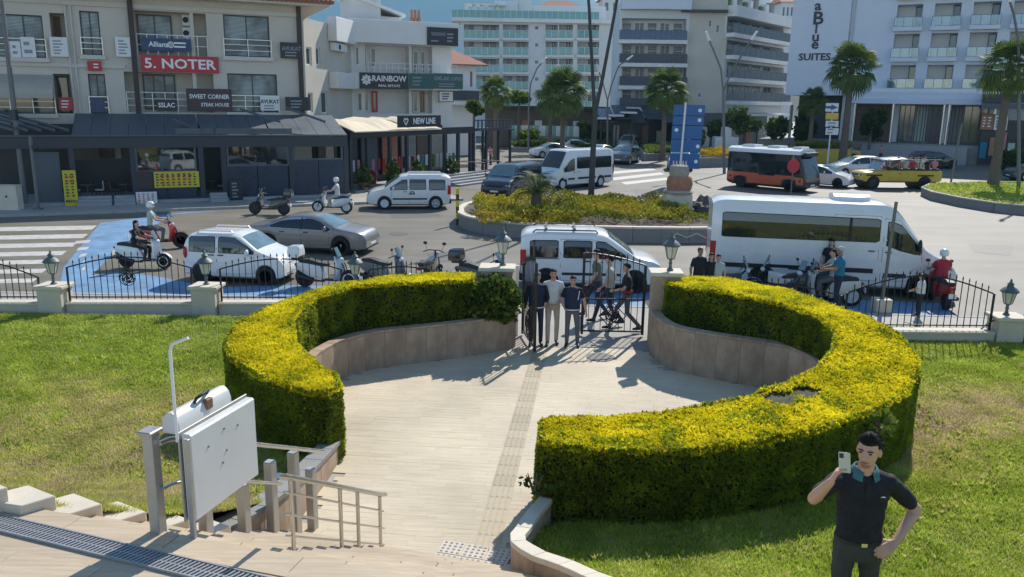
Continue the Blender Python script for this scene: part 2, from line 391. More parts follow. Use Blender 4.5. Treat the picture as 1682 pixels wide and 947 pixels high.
# near pavement between the fence and the road, with its kerb
near_edge = [(-30, 22.3), (-12.4, 22.25), (-8, 22.2), (0, 21.9), (6, 21.6), (12, 21.2), (30, 20.2)]
inner = [(-30, 19.0), (-11.6, 19.9), (-7.8, 20.1), (-4, 20.3), (-.2, 17.8), (3.3, 17.74), (11.6, 18.7), (30, 18.1)]
MB().add([(x, y, -.005) for x, y in near_edge]+[(x, y, -.005) for x, y in reversed(inner)], [tuple(range(len(near_edge)+len(inner)))]).ob("near_pavement", "paving", **st)
kb = MB()
for (x0, y0), (x1, y1) in zip(near_edge[:-1], near_edge[1:]):
    d = Vector((x1-x0, y1-y0)); l = d.length; d /= l; k = 0
    while k < l-.05:
        a = Vector((x0, y0))+d*k; b = Vector((x0, y0))+d*min(k+.985, l); nn = Vector((-d.y, d.x))*.15
        kb.prism([a, b, b+nn, a+nn], ROAD-.05, .006); k += 1.
kb.ob("near_kerb", "kerb", kind='structure')
# blue painted parking lane and crossing, zebra
def flat(name, pts, z, m, **p):
    return MB().add([(x, y, z) for x, y in pts], [tuple(range(len(pts)))]).ob(name, m, **p)
def gp(*px): return [tuple(G(x, y, ROAD)[:2]) for x, y in px]
flat("blue_parking_lane", [(-9.5, 22.36), (0, 22.07), (6, 21.77), (12, 21.37), (12.6, 23.2), (6, 23.9), (0, 24.2), (-7, 24.2), (-9.5, 23.6)], ROAD+.004, "road_blue", **st)
flat("blue_crossing_patch", gp((95, 486), (360, 487), (372, 478), (300, 462), (245, 452), (190, 447), (150, 452), (205, 400), (285, 352), (378, 346), (300, 349), (165, 366), (120, 420), (104, 440)), ROAD+.008, "road_blue", **st)
zs = [(372, 0, 160), (386, 0, 145), (400, 0, 128), (414, 0, 110), (428, -20, 92), (443, -30, 78), (459, -40, 62)]
for i, (y, xa, xb) in enumerate(zs):
    flat("zebra_stripe", gp((xa-120, y+3), (xb, y-2), (xb-9, y+5), (xa-130, y+10)), ROAD+.006, "road_white", **st)
for k in range(5):
    flat("zebra_stripe", gp((125+4*k, 396+k*11), (150-3*k, 394+k*11), (146-3*k, 399+k*11), (121+4*k, 401+k*11)), ROAD+.014, "road_white", **st)
for px in [((985, 283), (1072, 276), (1078, 279), (992, 287)), ((1000, 292), (1085, 283), (1092, 286), (1008, 296)), ((1020, 299), (1100, 291), (1106, 294), (1028, 303))]:
    flat("road_marking", gp(*px), ROAD+.006, "road_white", **st)
for i, q in enumerate((((700, 415), (760, 412), (775, 428), (712, 431)), ((1330, 335), (1420, 338), (1424, 345), (1333, 341)), ((1590, 400), (1665, 404), (1660, 420), (1600, 414)), ((640, 352), (720, 350), (726, 356), (645, 358)), ((1040, 310), (1070, 309), (1082, 330), (1050, 331)))): flat("road_patch", gp(*q), ROAD+.005, "asphalt_patch", **st)
MB().lathe((*gp((655, 384))[0], ROAD), [(0.001, .0), (.42, .0), (.42, .006), (.0, .008)], 20).ob("manhole_cover", "cover_iron", **st)
# ------------------------------------------------------------------ plaza
PLAZA = [(-3.75, 14.0), (-3.5, 15.47), (-3.05, 16.1), (-2.05, 16.6), (-1.05, 17.05), (.05, 17.85), (3.15, 17.8), (3.2, 17.06), (3.5, 16.3), (4.05, 15.95), (5.0, 15.4), (5.45, 15.2), (5.3, 13.3), (4.2, 11.7), (2.4, 10.6), (.5, 10.1), (.12, 9.0), (.0, 8.55), (-.95, 8.80), (-2.9, 9.4), (-2.8, 11.8), (-3.45, 12.9)]
plaza = MB().add([(x, y, -.014) for x, y in PLAZA], [tuple(range(len(PLAZA)))]).ob("plaza", "paving", kind='structure')
TD, TL = .125, .66; cells = []
for r in range(int(8.3/TD), int(19/TD)):
    off = random.uniform(0, TL)
    x = -5.5+off
    while x < 6:
        l = random.uniform(.5, .82); c = B_*(x+l/2)+A_*(r*TD); cells.append((c.x, c.y, l)); x += l
cells = [c for c, k in zip(cells, inpoly([(c[0], c[1]) for c in cells], PLAZA)) if k]
PATH0, PATH1 = Vector((-.26, 9.35, 0)), Vector((.62, 17.3, 0))
tile_me = MB().box(-.5, .5, -TD/2+.001, TD/2-.001, -.03, 0).mesh("tile", "trav_tile")
cells.sort(key=lambda c: c[0]**2+c[1]**2)
ang = math.atan2(B_.y, B_.x)
for c in cells[:300]:
    o = link("tile", tile_me, plaza); o.location = (c[0], c[1], random.uniform(-.0012, .0006)); o.scale = (c[2]-.002, 1, 1); o.rotation_euler = (0, 0, ang)
V = []; Fq = []; tint = []
for c in cells[300:]:
    b = len(V); tv = random.random()
    for sx, sy in ((-1, -1), (1, -1), (1, 1), (-1, 1)):
        p = Vector((c[0], c[1], random.uniform(-.001, .001)))+B_*(sx*(c[2]-.002)/2)+A_*(sy*(TD-.002)/2); V.append(p)
    for q in range(4): V.append(V[b+q]-Vector((0, 0, .03)))
    tint += [tv]*8; Fq += [(b, b+1, b+2, b+3)]+[(b+q, b+4+q, b+4+(q+1) % 4, b+(q+1) % 4) for q in range(4)]
link("tile_rest", npmesh("tile_rest", V, Fq, "trav_rest", {"tint": tint}), plaza, kind='stuff')
# tactile guide strip and warning studs
tb = MB().box(-.165, .165, -.172, .172, 0, .005, 0)
for k in range(4):
    x = -.12+k*.08; tb.loft([[(x-.02, y, .005), (x+.02, y, .005), (x+.012, y, .009), (x-.012, y, .009)] for y in (-.155, .155)], 0)
tact_me = tb.mesh("tactile_tile", "tactile")
n = int((PATH1-PATH0).length/.34)
for k in range(n+1):
    p = PATH0+(PATH1-PATH0)*(k/n); o = link("tactile_tile", tact_me, plaza); o.location = (p.x, p.y, .001); o.rotation_euler = (0, 0, math.atan2(-.87, 7.95))
sb = MB().box(-.145, .145, -.145, .145, 0, .005, 0)
for i in range(4):
    for j in range(4): sb.lathe((-.105+.07*i, -.105+.07*j, 0), [(.021, .005), (.016, .011), (.001, .011)], 8, 1)
stud_me = sb.mesh("studded_tile", ["tactile_pale", "stud"])
sa = -.27
for i in range(3):
    for j in range(2):
        o = link("studded_tile", stud_me, plaza); v = Vector((-.78+.295*i, 8.92+.295*j-.27*.3*i-.0, 0)); o.location = (v.x+.08*j, v.y, .002); o.rotation_euler = (0, 0, -.24)
MB().lathe((1.97, 17.15, 0), [(.001, .004), (.30, .004), (.31, .0), (.31, .012), (.27, .013), (.001, .010)], 22).ob("manhole_cover", "cover_iron", plaza)
# ------------------------------------------------------------------ stairs
B0 = Vector((-.95, 8.82, 0)); SD = Vector((.27, .963, 0)).normalized(); ST = Vector((SD.y, -SD.x, 0))
def SP(s, t, z=0.): v = B0+SD*s+ST*t; return Vector((v.x, v.y, z))
stairs = MB().prism([SP(-2.7, -9), SP(-2.7, 6), SP(-14, 6), SP(-14, -9)], -.2, 1.39).ob("stairs", "trav_step", kind='structure')
def tleft(s): return -1.8 if s > -1.5 else -1.8+(s+1.5)*1.53
for k in range(1, 11):
    s1, s0 = -.27*(k-1)+.03, -.27*k
    t = tleft(s0)-.1
    while t < 3.2:
        l = random.uniform(1.0, 1.3); z = .146*k
        MB().prism([SP(s0-.04, t+.003), SP(s0-.04, t+l), SP(s1, t+l), SP(s1, t+.003)], z-.15 if k > 1 else -.1, z+random.uniform(-.0015, .0015)).ob("tread", "trav_step", stairs, bevel=.006); t += l+.004
# landing slabs and the drain grating
for i in range(14):
    for j in range(3):
        a, b = -9+i*.9, -9+i*.9+.895
        s0, s1 = [(-2.74, -2.66), (-4.3, -3.08), (-5.7, -4.305)][j]
        MB().prism([SP(s0, a), SP(s0, b), SP(s1, b), SP(s1, a)], 1.38, 1.46+random.uniform(-.001, .001)).ob("slab", "trav_step", stairs, bevel=.004)
gr = T("drain_grating", "long steel drain grating set into the stone landing at the top of the steps", "grating", SP(-2.88, -.9, 1.463), math.atan2(ST.y, ST.x)-rad(3.2))
MB().prism([SP(-3.075, -9), SP(-3.075, 5), SP(-2.745, 5), SP(-2.745, -9)], 1.37, 1.452).ob("slab", "trav_step", stairs)
MB().box(-6, 3, -.115, .115, -.0075, -.005).ob("channel", "soil", gr)
g2 = MB()
for y in (-.11, .11): g2.box(-6, 3, y-.008, y+.008, -.008, .016)
g2.box(-6, 3, -.006, .006, -.004, .008)
g2.ob("grate_frame", "grating", gr)
bar_me = MB().loft([[(-.011+dx, y, -.004), (.011+dx, y, -.004), (.011+dx, y, .010), (-.011+dx, y, .010)] for y, dx in ((-.10, -.03), (.10, .03))]).mesh("grate_bar", "grating")
for k in range(125):
    o = link("grate_bar", bar_me, gr); o.location = (-4.4+k*.046, 0, 0)
# stepped stone copings on the left flank
for k in range(9):
    c = Vector((-3.21-.385*k, 7.82-.125*k, 0)); z = .97+.147*k
    q = [c+Vector(d) for d in ((.02, -.10, 0), (.24, .12, 0), (-.16, .34, 0), (-.52, .02, 0))]
    MB().prism(q, z-.7, z).ob("coping_block", "stone_light", stairs, bevel=.008)
# ------------------------------------------------------------------ low stone walls by the stairs
def wall_run(name, label, pts, zt, zb, th, m, cm, cop=.07, over=.03, piece=.62, pname="panel", cat="wall", cap_h=None, zts=None):
    """wall following pts: core, upright cladding panels on the left-hand side of the walk, coping stones"""
    base = pts[0]; t = T(name, label, cat, (base[0], base[1], 0))
    P = [Vector((*p, 0)) for p in pts]
    Ls = [0]
    for a, b in zip(P[:-1], P[1:]): Ls.append(Ls[-1]+(b-a).length)
    def at(l):
        l = max(0, min(l, Ls[-1]))
        for i in range(len(P)-1):
            if l <= Ls[i+1]+1e-9:
                return P[i].lerp(P[i+1], (l-Ls[i])/(Ls[i+1]-Ls[i]))
    def nrm(l):
        d = (at(l+.15)-at(l-.15)).normalized(); return Vector((-d.y, d.x, 0))
    zz = (lambda l: zt) if zts is None else (lambda l: float(np.interp(l, [Ls[-1]*i/(len(zts)-1) for i in range(len(zts))], zts)))
    N = max(3, int(Ls[-1]/piece+.5)); core = MB(); rings = []
    for i in range(N*2+1):
        l = Ls[-1]*i/(N*2); p, n = at(l), nrm(l); z = zz(l)-cop-.002
        rings.append([p-n*.03+Vector((0, 0, zb)), p-n*.03+Vector((0, 0, z)), p-n*th+Vector((0, 0, z)), p-n*th+Vector((0, 0, zb))])
    core.loft(rings).ob("core", m, t, world=True)
    for i in range(N):
        l0, l1 = Ls[-1]*i/N+.0025, Ls[-1]*(i+1)/N-.0025; rs = []; rc = []
        off = random.uniform(0, .003)
        for l in (l0, (l0+l1)/2, l1):
            p, n = at(l), nrm(l); z = zz(l)-cop-.004
            rs.append([p+n*off-n*.028+Vector((0, 0, zb)), p+n*off+Vector((0, 0, zb)), p+n*off+Vector((0, 0, z)), p+n*off-n*.028+Vector((0, 0, z))])
            z += .004; rc.append([p+n*over+Vector((0, 0, z)), p+n*over+Vector((0, 0, z+cop)), p-n*(th+over)+Vector((0, 0, z+cop)), p-n*(th+over)+Vector((0, 0, z))])
        MB().loft(rs).ob(pname, m, t, world=True); MB().loft(rc).ob("coping", cm, t, world=True, bevel=.005)
    return t
wall_run("curved_planter_wall", "curved planter wall clad in brown travertine at the left of the gate", [(.1, 17.85), (-.4, 17.42), (-1.05, 16.98), (-2.05, 16.52), (-2.65, 16.25), (-3.1, 15.9), (-3.42, 15.4), (-3.62, 14.7), (-3.66, 13.9)], .80, -.05, .2, "trav_clad", "trav_clad", piece=.45, cop=.05, over=.005)
wall_run("curved_planter_wall", "curved planter wall clad in brown travertine at the right of the gate", [(3.11, 17.7), (3.13, 17.1), (3.25, 16.6), (3.5, 16.22), (4.0, 15.88), (4.5, 15.6), (4.97, 15.35), (5.35, 15.1), (5.55, 14.5), (5.5, 13.7)][::-1], .94, -.05, .22, "trav_clad", "trav_clad", piece=.45, cop=.05, over=.005)
flat("planter_soil", [(.0, 17.9), (-1.05, 17.1), (-2.05, 16.65), (-3.05, 16.1), (-3.6, 15.4), (-3.85, 14), (-4.9, 14.2), (-4.6, 16.8), (-3.2, 18.9), (-1, 19.6), (.0, 19.4)], .70, "soil", kind='structure')
flat("planter_soil", [(3.2, 17.8), (3.3, 17.0), (3.65, 16.35), (4.1, 16.05), (5.05, 15.5), (5.5, 15.2), (5.7, 14.0), (7.0, 14.2), (6.8, 16.8), (5.3, 19.2), (4, 19.6), (3.2, 19.2)], .80, "soil", kind='structure')
wall_run("low_stone_wall", "low brown stone wall with flat grey coping at the bottom right of the steps", [(.46, 10.0), (.22, 9.4), (.03, 8.75), (.05, 8.45), (.33, 8.0), (.58, 7.55), (.85, 6.9), (1.15, 6.2)][::-1], .5, -.05, .15, "trav_clad", "stone_light", over=.015, piece=.55, zts=[1.35, .95, .6, .42, .36])
wall_run("low_stone_wall", "low curved brown stone wall beneath the near end of the left hedge", [(-3.25, 8.0), (-2.98, 8.6), (-2.84, 9.2), (-2.75, 10.0), (-2.68, 10.8), (-2.62, 11.7)][::-1], .5, -.05, .22, "trav_clad", "wall_grey", piece=.5, zts=[.35, .48, .68, .82])
# ------------------------------------------------------------------ lawns
def sp(t): return .5*(t+np.sqrt(t*t+.25))
def lawn_z(x, y):
    x = np.asarray(x, float); y = np.asarray(y, float)
    zl = .10+np.minimum(.36*sp(10.6-y)+.12*np.clip(-x-3.2, 0, 2)*np.clip(9-y, 0, 1), 1.38); zr = .08+.44*sp(8.5-y)
    return np.where(x < -1, zl, zr)+.03*(vnoise(x, y, 1.7, 3)-.5)
LB = [(19.75, -.4), (17.8, -2.6), (15.5, -4.4), (13.5, -4.2), (12.0, -3.0), (11.5, -2.75), (9.8, -2.85), (8.9, -3.0), (8.0, -3.35), (7.75, -3.75), (7.6, -4.2), (7.42, -4.7), (7.2, -5.4), (6.8, -6.6), (6.2, -8.5)]
RB = [(19.3, 4.6), (18.4, 5.6), (17, 6.4), (15, 6.7), (13.2, 6.3), (11.6, 5.0), (10.3, 3.0), (9.8, 1.2), (9.6, .45), (9.2, .28), (8.55, .18), (8.0, .45), (7.5, .72), (6.9, 1.0), (6.2, 1.3), (4.5, 1.5), (2, 1.5)]
def lawn(name, bound, xo, ny=70, nx=40):
    ys = np.linspace(bound[0][0], bound[-1][0], ny); V = []; 
    by = [b[0] for b in bound][::-1]; bx = [b[1] for b in bound][::-1]
    for y in ys:
        xb = np.interp(y, by, bx)
        for i in range(nx+1):
            x = xb+(xo-xb)*i/nx; yy = y
            V.append((x, yy, float(lawn_z(x, yy))))
    F = [(r*(nx+1)+i, r*(nx+1)+i+1, (r+1)*(nx+1)+i+1, (r+1)*(nx+1)+i) for r in range(ny-1) for i in range(nx)]
    return link(name, npmesh(name, V, F, "lawn_soil", smooth=True), kind='structure')
m = mat("lawn_soil", (.10, .12, .03), .95, var=0); t = m.node_tree; b = t.nodes["Principled BSDF"]
g = t.nodes.new("ShaderNodeNewGeometry"); n = node(t, "ShaderNodeTexNoise"); n.inputs["Scale"].default_value = 2.2; n.inputs["Detail"].default_value = 8; t.links.new(g.outputs["Position"], n.inputs["Vector"])
r = ramp(t, [(.35, (.13, .18, .03)), (.5, (.20, .24, .05)), (.66, (.32, .26, .12))]); t.links.new(n.outputs[0], r.inputs[0]); t.links.new(r.outputs[0], b.inputs["Base Color"])
lawn("lawn", LB, -17); lawn("lawn", RB, 18)
def grass(name, bound, xo, n, ymin, xlim):
    by = [q[0] for q in bound][::-1]; bx = [q[1] for q in bound][::-1]
    y = ymin+(19.7-ymin)*RNG.uniform(0, 1, n)**1.25; xb = np.interp(y, by, bx); lim = np.clip(.66*y+.6, 0, 99)
    x = xb+(np.sign(xo)*np.minimum(abs(xo), lim)-xb)*RNG.uniform(0, 1, n)
    k = RNG.uniform(0, 1, n) < 1.25-.5*vnoise(x, y, .6, 1); x, y = x[k], y[k]; z = lawn_z(x, y)
    dry = .4*vnoise(x, y, 1.3, 5)+.3*vnoise(x, y, .42, 8)+.3*vnoise(x, y, .13, 3)
    if xo > 0: zone = np.exp(-((y-13.7)/1.6)**2)*.42-.10*(y > 16)-.10*(y < 11)
    else: zone = .36*np.exp(-((y-10.8)/2.6)**2)-.16*np.clip((y-14)/2, 0, 1)
    zone = zone+.12
    tint = np.clip(.26+1.15*(dry-.47)*(.55+1.2*np.clip(zone, 0, .5))+zone+RNG.normal(0, .12, len(x)), 0, 1)
    h = RNG.uniform(.025, .06, len(x))*(1.15-.5*np.clip(zone, 0, 1)); a = RNG.uniform(0, 2*math.pi, len(x)); wd = .006+.0006*y
    lean = RNG.normal(0, .55, (len(x), 2))*h[:, None]
    V = np.empty((len(x), 3, 3)); dx, dy = np.cos(a)*wd, np.sin(a)*wd
    V[:, 0] = np.stack([x-dx, y-dy, z-.01], 1); V[:, 1] = np.stack([x+dx, y+dy, z-.01], 1); V[:, 2] = np.stack([x+lean[:, 0], y+lean[:, 1], z+h], 1)
    return link(name, npmesh(name, V.reshape(-1, 3), np.arange(len(x)*3).reshape(-1, 3), "grass_blade", {"tint": np.repeat(tint, 3)}), kind='stuff')
def weeds(name, bound, xo, n, ymin):
    by = [q[0] for q in bound][::-1]; bx = [q[1] for q in bound][::-1]
    y = ymin+(19.5-ymin)*RNG.uniform(0, 1, n)**1.4; xb = np.interp(y, by, bx); x = xb+(np.sign(xo)*np.minimum(abs(xo), .66*y+.6)-xb)*RNG.uniform(0, 1, n); k = vnoise(x, y, .8, 21) > .55; x, y = x[k], y[k]
    sprays(np.column_stack([x, y, lawn_z(x, y)+.01]), np.tile([0, 0, 1.], (len(x), 1)), .085, np.clip(RNG.normal(.35, .2, len(x)), 0, 1), "grass_blade", name, None, k=5, spread=1.1, wid=.14, kind='stuff')
weeds("weed_tufts", LB, -17, 2600, 6.9); weeds("weed_tufts", RB, 18, 3200, 4.5)
grass("grass", LB, -17, 210000, 6.9, 1); grass("grass", RB, 18, 260000, 4.5, 1)

# ------------------------------------------------------------------ hedges
def HZ(y): return np.interp(y, [10, 12, 14.5, 16.5, 18.2], [1.15, 1.24, 1.70, 1.72, 1.58])
HL = [(-0.86, 18.5), (-1.97, 18.4), (-2.75, 17.9), (-3.59, 16.75), (-4.18, 15.6), (-4.62, 14.45), (-4.88, 13.8), (-4.86, 13.2), (-4.53, 12.57), (-3.75, 11.91), (-3.06, 11.48), (-2.70, 11.42), (-2.55, 11.76), (-2.71, 12.2), (-2.96, 12.36), (-3.32, 12.81), (-3.63, 13.22), (-3.90, 14.13), (-3.78, 15.36), (-3.25, 16.35), (-2.2, 16.85), (-0.85, 17.5)]
HR = [(3.42, 18.6), (5.04, 18.43), (5.84, 16.75), (6.45, 14.93), (6.88, 13.9), (6.81, 13.0), (6.55, 12.48), (6.03, 11.75), (5.29, 11.11), (4.16, 10.4), (3.32, 10.06), (2.44, 9.76), (1.72, 9.66), (0.96, 9.72), (0.36, 9.95), (0.4, 10.62), (0.55, 10.72), (1.38, 10.76), (2.28, 11.0), (3.08, 11.38), (3.6, 11.6), (3.85, 11.9), (4.27, 12.1), (4.91, 12.6), (5.47, 13.35), (5.70, 13.9), (5.62, 14.55), (5.30, 15.35), (4.45, 16.25), (3.70, 16.85), (3.38, 17.5)]
def hedge(label, poly, n_top, n_side, size, holes=()):
    h = T("clipped_hedge", label, "hedge", (poly[0][0], poly[0][1], 0))
    P = [Vector((*p, 0)) for p in poly]; n = len(P); area = sum(P[i-1].x*P[i].y-P[i].x*P[i-1].y for i in range(n)); sg = 1 if area > 0 else -1
    # inner twigs: the outline pulled in a little
    ins = []
    for i in range(n):
        a = (P[i]-P[i-1]).normalized(); b = (P[(i+1) % n]-P[i]).normalized(); d = (a+b).normalized()
        ins.append(P[i]+Vector((-d.y, d.x, 0))*sg*.07)
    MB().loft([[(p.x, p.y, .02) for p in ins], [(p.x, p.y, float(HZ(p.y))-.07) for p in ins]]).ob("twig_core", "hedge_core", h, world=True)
    xs = [p[0] for p in poly]; ys = [p[1] for p in poly]
    C = np.stack([RNG.uniform(min(xs), max(xs), n_top*4), RNG.uniform(min(ys), max(ys), n_top*4)], 1); C = C[inpoly(C, poly)][:n_top]
    for hx, hy, hr in holes: C = C[np.hypot(C[:, 0]-hx, C[:, 1]-hy) > hr*RNG.uniform(.6, 1.2, len(C))]
    bmp = .05*(vnoise(C[:, 0], C[:, 1], .5, 2)-.5)+.03*(vnoise(C[:, 0], C[:, 1], .17, 4)-.5)
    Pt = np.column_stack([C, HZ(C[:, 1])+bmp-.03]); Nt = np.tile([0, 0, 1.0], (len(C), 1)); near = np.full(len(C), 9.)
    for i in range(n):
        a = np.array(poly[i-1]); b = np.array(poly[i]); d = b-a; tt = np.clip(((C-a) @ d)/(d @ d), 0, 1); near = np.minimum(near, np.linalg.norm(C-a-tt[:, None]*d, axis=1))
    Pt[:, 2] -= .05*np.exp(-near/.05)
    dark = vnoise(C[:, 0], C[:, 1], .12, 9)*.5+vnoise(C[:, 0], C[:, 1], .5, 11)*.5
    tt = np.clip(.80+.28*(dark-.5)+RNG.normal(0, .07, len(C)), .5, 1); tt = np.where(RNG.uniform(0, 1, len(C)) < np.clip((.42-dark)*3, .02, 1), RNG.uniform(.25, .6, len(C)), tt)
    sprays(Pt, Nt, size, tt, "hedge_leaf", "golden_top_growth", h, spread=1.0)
    # sides
    per = [0]
    for i in range(n): per.append(per[-1]+(P[(i+1) % n]-P[i]).length)
    L = RNG.uniform(0, per[-1], n_side); idx = np.clip(np.searchsorted(per, L, 'right')-1, 0, n-1); PA = np.array(poly); PB = np.roll(PA, -1, 0)
    seg = PB[idx]-PA[idx]; ln = np.linalg.norm(seg, axis=1); f = (L-np.array(per)[idx])/ln; q = PA[idx]+seg*f[:, None]; d = seg/ln[:, None]; N = np.stack([d[:, 1], -d[:, 0]], 1)*sg
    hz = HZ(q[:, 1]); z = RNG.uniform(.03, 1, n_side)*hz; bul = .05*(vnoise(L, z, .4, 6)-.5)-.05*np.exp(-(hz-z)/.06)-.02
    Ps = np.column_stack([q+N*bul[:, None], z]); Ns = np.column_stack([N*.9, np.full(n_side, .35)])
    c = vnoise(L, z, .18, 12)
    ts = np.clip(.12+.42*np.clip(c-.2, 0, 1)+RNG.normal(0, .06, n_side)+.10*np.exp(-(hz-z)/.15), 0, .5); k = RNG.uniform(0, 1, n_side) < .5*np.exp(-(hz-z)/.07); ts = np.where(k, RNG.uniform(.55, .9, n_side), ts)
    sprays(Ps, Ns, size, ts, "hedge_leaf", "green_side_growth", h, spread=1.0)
    k = RNG.choice(len(Pt), 700, replace=False); sprays(Pt[k], Nt[k]+RNG.normal(0, .3, (700, 3)), size*1.6, np.clip(RNG.normal(.66, .14, 700), .3, 1), "hedge_leaf", "stray_shoots", h, spread=.5, wid=.16)
    k = RNG.choice(len(Ps), 700, replace=False); sprays(Ps[k], Ns[k], size*1.5, np.clip(RNG.normal(.34, .12, 700), .1, .7), "hedge_leaf", "stray_shoots", h, spread=.7, wid=.18)
    return h
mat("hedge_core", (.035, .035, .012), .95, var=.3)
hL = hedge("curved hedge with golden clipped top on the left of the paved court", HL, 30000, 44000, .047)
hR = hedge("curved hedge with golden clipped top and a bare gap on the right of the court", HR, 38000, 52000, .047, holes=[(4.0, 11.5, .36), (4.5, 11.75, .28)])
br = MB()
for k in range(26):
    p = Vector((3.85+random.uniform(-.25, .8), 11.55+random.uniform(-.25, .25), float(HZ(11.3))-.12)); br.tube([p, p+Vector((random.uniform(-.15, .15), random.uniform(-.15, .15), random.uniform(.05, .14)))], [.012, .004], 4)
br.ob("bare_twig", "bark", hR, world=True, kind='stuff')

def twig_plant(name, label, cat, base, h, n, r, leaf=.06, tint=(.3, .8), m="shrub_leaf", squash=1.0, stem=True, group=None, k=3):
    t = T(name, label, cat, base, 0, group)
    if stem:
        s = MB()
        for i in range(5):
            a = i*1.26; s.tube([(0, 0, 0), (math.cos(a)*r*.25, math.sin(a)*r*.25, h*.4), (math.cos(a)*r*.5, math.sin(a)*r*.5, h*.75)], [.02, .014, .006], 5)
        s.ob("stem", "bark", t)
    d = RNG.normal(0, 1, (n, 3)); d /= np.linalg.norm(d, axis=1)[:, None]; rr = RNG.uniform(.35, 1, n)**.5
    lump = .75+.5*vnoise(d[:, 0]*2+d[:, 2], d[:, 1]*2, .7, len(COL.objects) % 17)
    P = d*rr[:, None]*lump[:, None]*np.array([r, r, h*.5*squash])+np.array([0, 0, h*(1-.5*squash)]); P = P[P[:, 2] > .0]
    N = P-np.array([0, 0, h*.3]); N /= np.linalg.norm(N, axis=1)[:, None]
    tt = RNG.uniform(*tint, len(P))
    P = P+np.array([float(c) for c in base]); sprays(P, N, leaf, tt, m, "foliage", t, k=k, spread=1.1, wid=.4); return t
twig_plant("leafy_shrub", "leafy green shrub in the planter beside the left gate pier", "shrub", (-.35, 17.6, .65), 1.05, 1500, .55, .10, (.2, .95))
twig_plant("weed_sprig", "small dark weed sprig leaning over the paving at the right hedge's left corner", "weed", (.33, 9.7, .5), .35, 16, .22, .07, (.1, .4))
twig_plant("weed_sprig", "bright green leafy weed growing out of the hedge behind the man with the phone", "weed", (float(G(1440, 712, .85)[0]), float(G(1440, 712, .85)[1])-.05, .85), .35, 26, .2, .09, (.7, 1))

# ------------------------------------------------------------------ fence piers, fence, lamps
def pier(label, x, y, sx, sy, h, rz, name="stone_pier", z0=0.):
    t = T(name, label, "pier", (x, y, z0), rz)
    MB().box(-sx/2, sx/2, -sy/2, sy/2, -.1, h-.09).ob("shaft", "trav_clad" if name == "gate_pier" else "stone_light", t, bevel=.012)
    MB().box(-sx/2-.06, sx/2+.06, -sy/2-.06, sy/2+.06, h-.088, h).ob("cap", "stone_light", t, bevel=.015); return t
def lantern(label, x, y, z):
    t = T("lantern", label, "lamp", (x, y, z), 0, "lanterns along the fence piers")
    MB().lathe((0, 0, 0), [(.075, 0), (.075, .03), (.045, .06), (.03, .12), (.045, .17), (.03, .2), (.04, .25), (.085, .27), (.085, .285)], 10).ob("stem", "verdigris", t, 40)
    MB().loft([[(r*math.cos(a), r*math.sin(a), z) for a in [math.pi/6+k*math.pi/3 for k in range(6)]] for r, z in ((.085, .287), (.15, .56))]).ob("glass", "lamp_glass", t)
    c = MB()
    for k in range(6):
        a = math.pi/6+k*math.pi/3; c.tube([(.09*math.cos(a), .09*math.sin(a), .285), (.155*math.cos(a), .155*math.sin(a), .565)], .009, 4)
    c.ob("cage", "verdigris", t)
    MB().lathe((0, 0, 0), [(.2, .56), (.205, .585), (.15, .65), (.07, .70), (.065, .73), (.085, .745), (.05, .78), (.02, .82), (.03, .845), (.001, .88)], 12).ob("hood", "verdigris", t, 40); return t
PX = [-15.35, -11.58, -7.81, -4.04]; PYs = [19.85, 20.08, 20.32, 20.55]
for i, (x, y) in enumerate(zip(PX, PYs)):
    if i > 0: pier(["", "square stone fence pier, leftmost, beside the zebra crossing", "square stone fence pier in front of the small white car", "square stone fence pier behind the left hedge"][i], x, y, .62, .55, .78, -.06)
    if i > 0: lantern(["", "green lantern on the leftmost fence pier by the zebra crossing", "green lantern on the pier in front of the small white car", "green lantern behind the left hedge near the parked scooter with a white box"][i], x, y, .78)
pier("tall travertine gate pier beside the leafy shrub", -.34, 18.25, .7, .5, 1.80, -.05, "gate_pier")
pier("tall travertine gate pier at the start of the right hedge", 3.46, 18.0, .62, .5, 1.80, -.05, "gate_pier")
lantern("green lantern on the left gate pier behind the leafy shrub", -.22, 18.3, 1.80); lantern("green lantern on the right gate pier above the white van's bonnet", 3.55, 18.0, 1.80)
pier("square stone fence pier at the right end of the fence", 11.75, 18.75, .62, .55, .70, -.05); lantern("green lantern on the fence pier at the far right", 11.72, 18.75, .70)
def low_wall(label, x0, y0, x1, y1, h, th=.34):
    d = Vector((x1-x0, y1-y0)); t = T("fence_wall", label, "wall", (x0, y0, 0), math.atan2(d.y, d.x)); l = d.length
    MB().box(0, l, -th/2, th/2, -.1, h-.06).ob("base", "stone_light", t)
    n = int(l/.75); 
    for k in range(n): MB().box(l*k/n+.003, l*(k+1)/n-.003, -th/2-.03, th/2+.03, h-.058, h).ob("coping", "stone_light", t, bevel=.006)
low_wall("low stone wall under the iron fence at the far left", -15.0, 19.87, -11.9, 20.06, .33); low_wall("low stone wall under the iron fence between the two left piers", -11.26, 20.10, -8.13, 20.3, .33)
low_wall("low stone wall under the iron fence behind the left hedge", -7.49, 20.34, -4.36, 20.53, .33); low_wall("low stone wall under the iron fence between hedge and gate", -3.72, 20.5, -.85, 18.6, .33)
low_wall("low stone wall under the iron fence right of the gate", 4.1, 18.3, 7.75, 18.62, .33); low_wall("low stone wall under the right iron fence by the child", 7.8, 18.62, 11.4, 18.72, .33)
spear = MB(); spear.box(-.008, .008, -.008, .008, 0, .93); spear.lathe((0, 0, 0), [(.008, .92), (.02, .94), (.016, .955), (.001, 1.0)], 6)
bar_mesh = spear.mesh("bar", "iron")
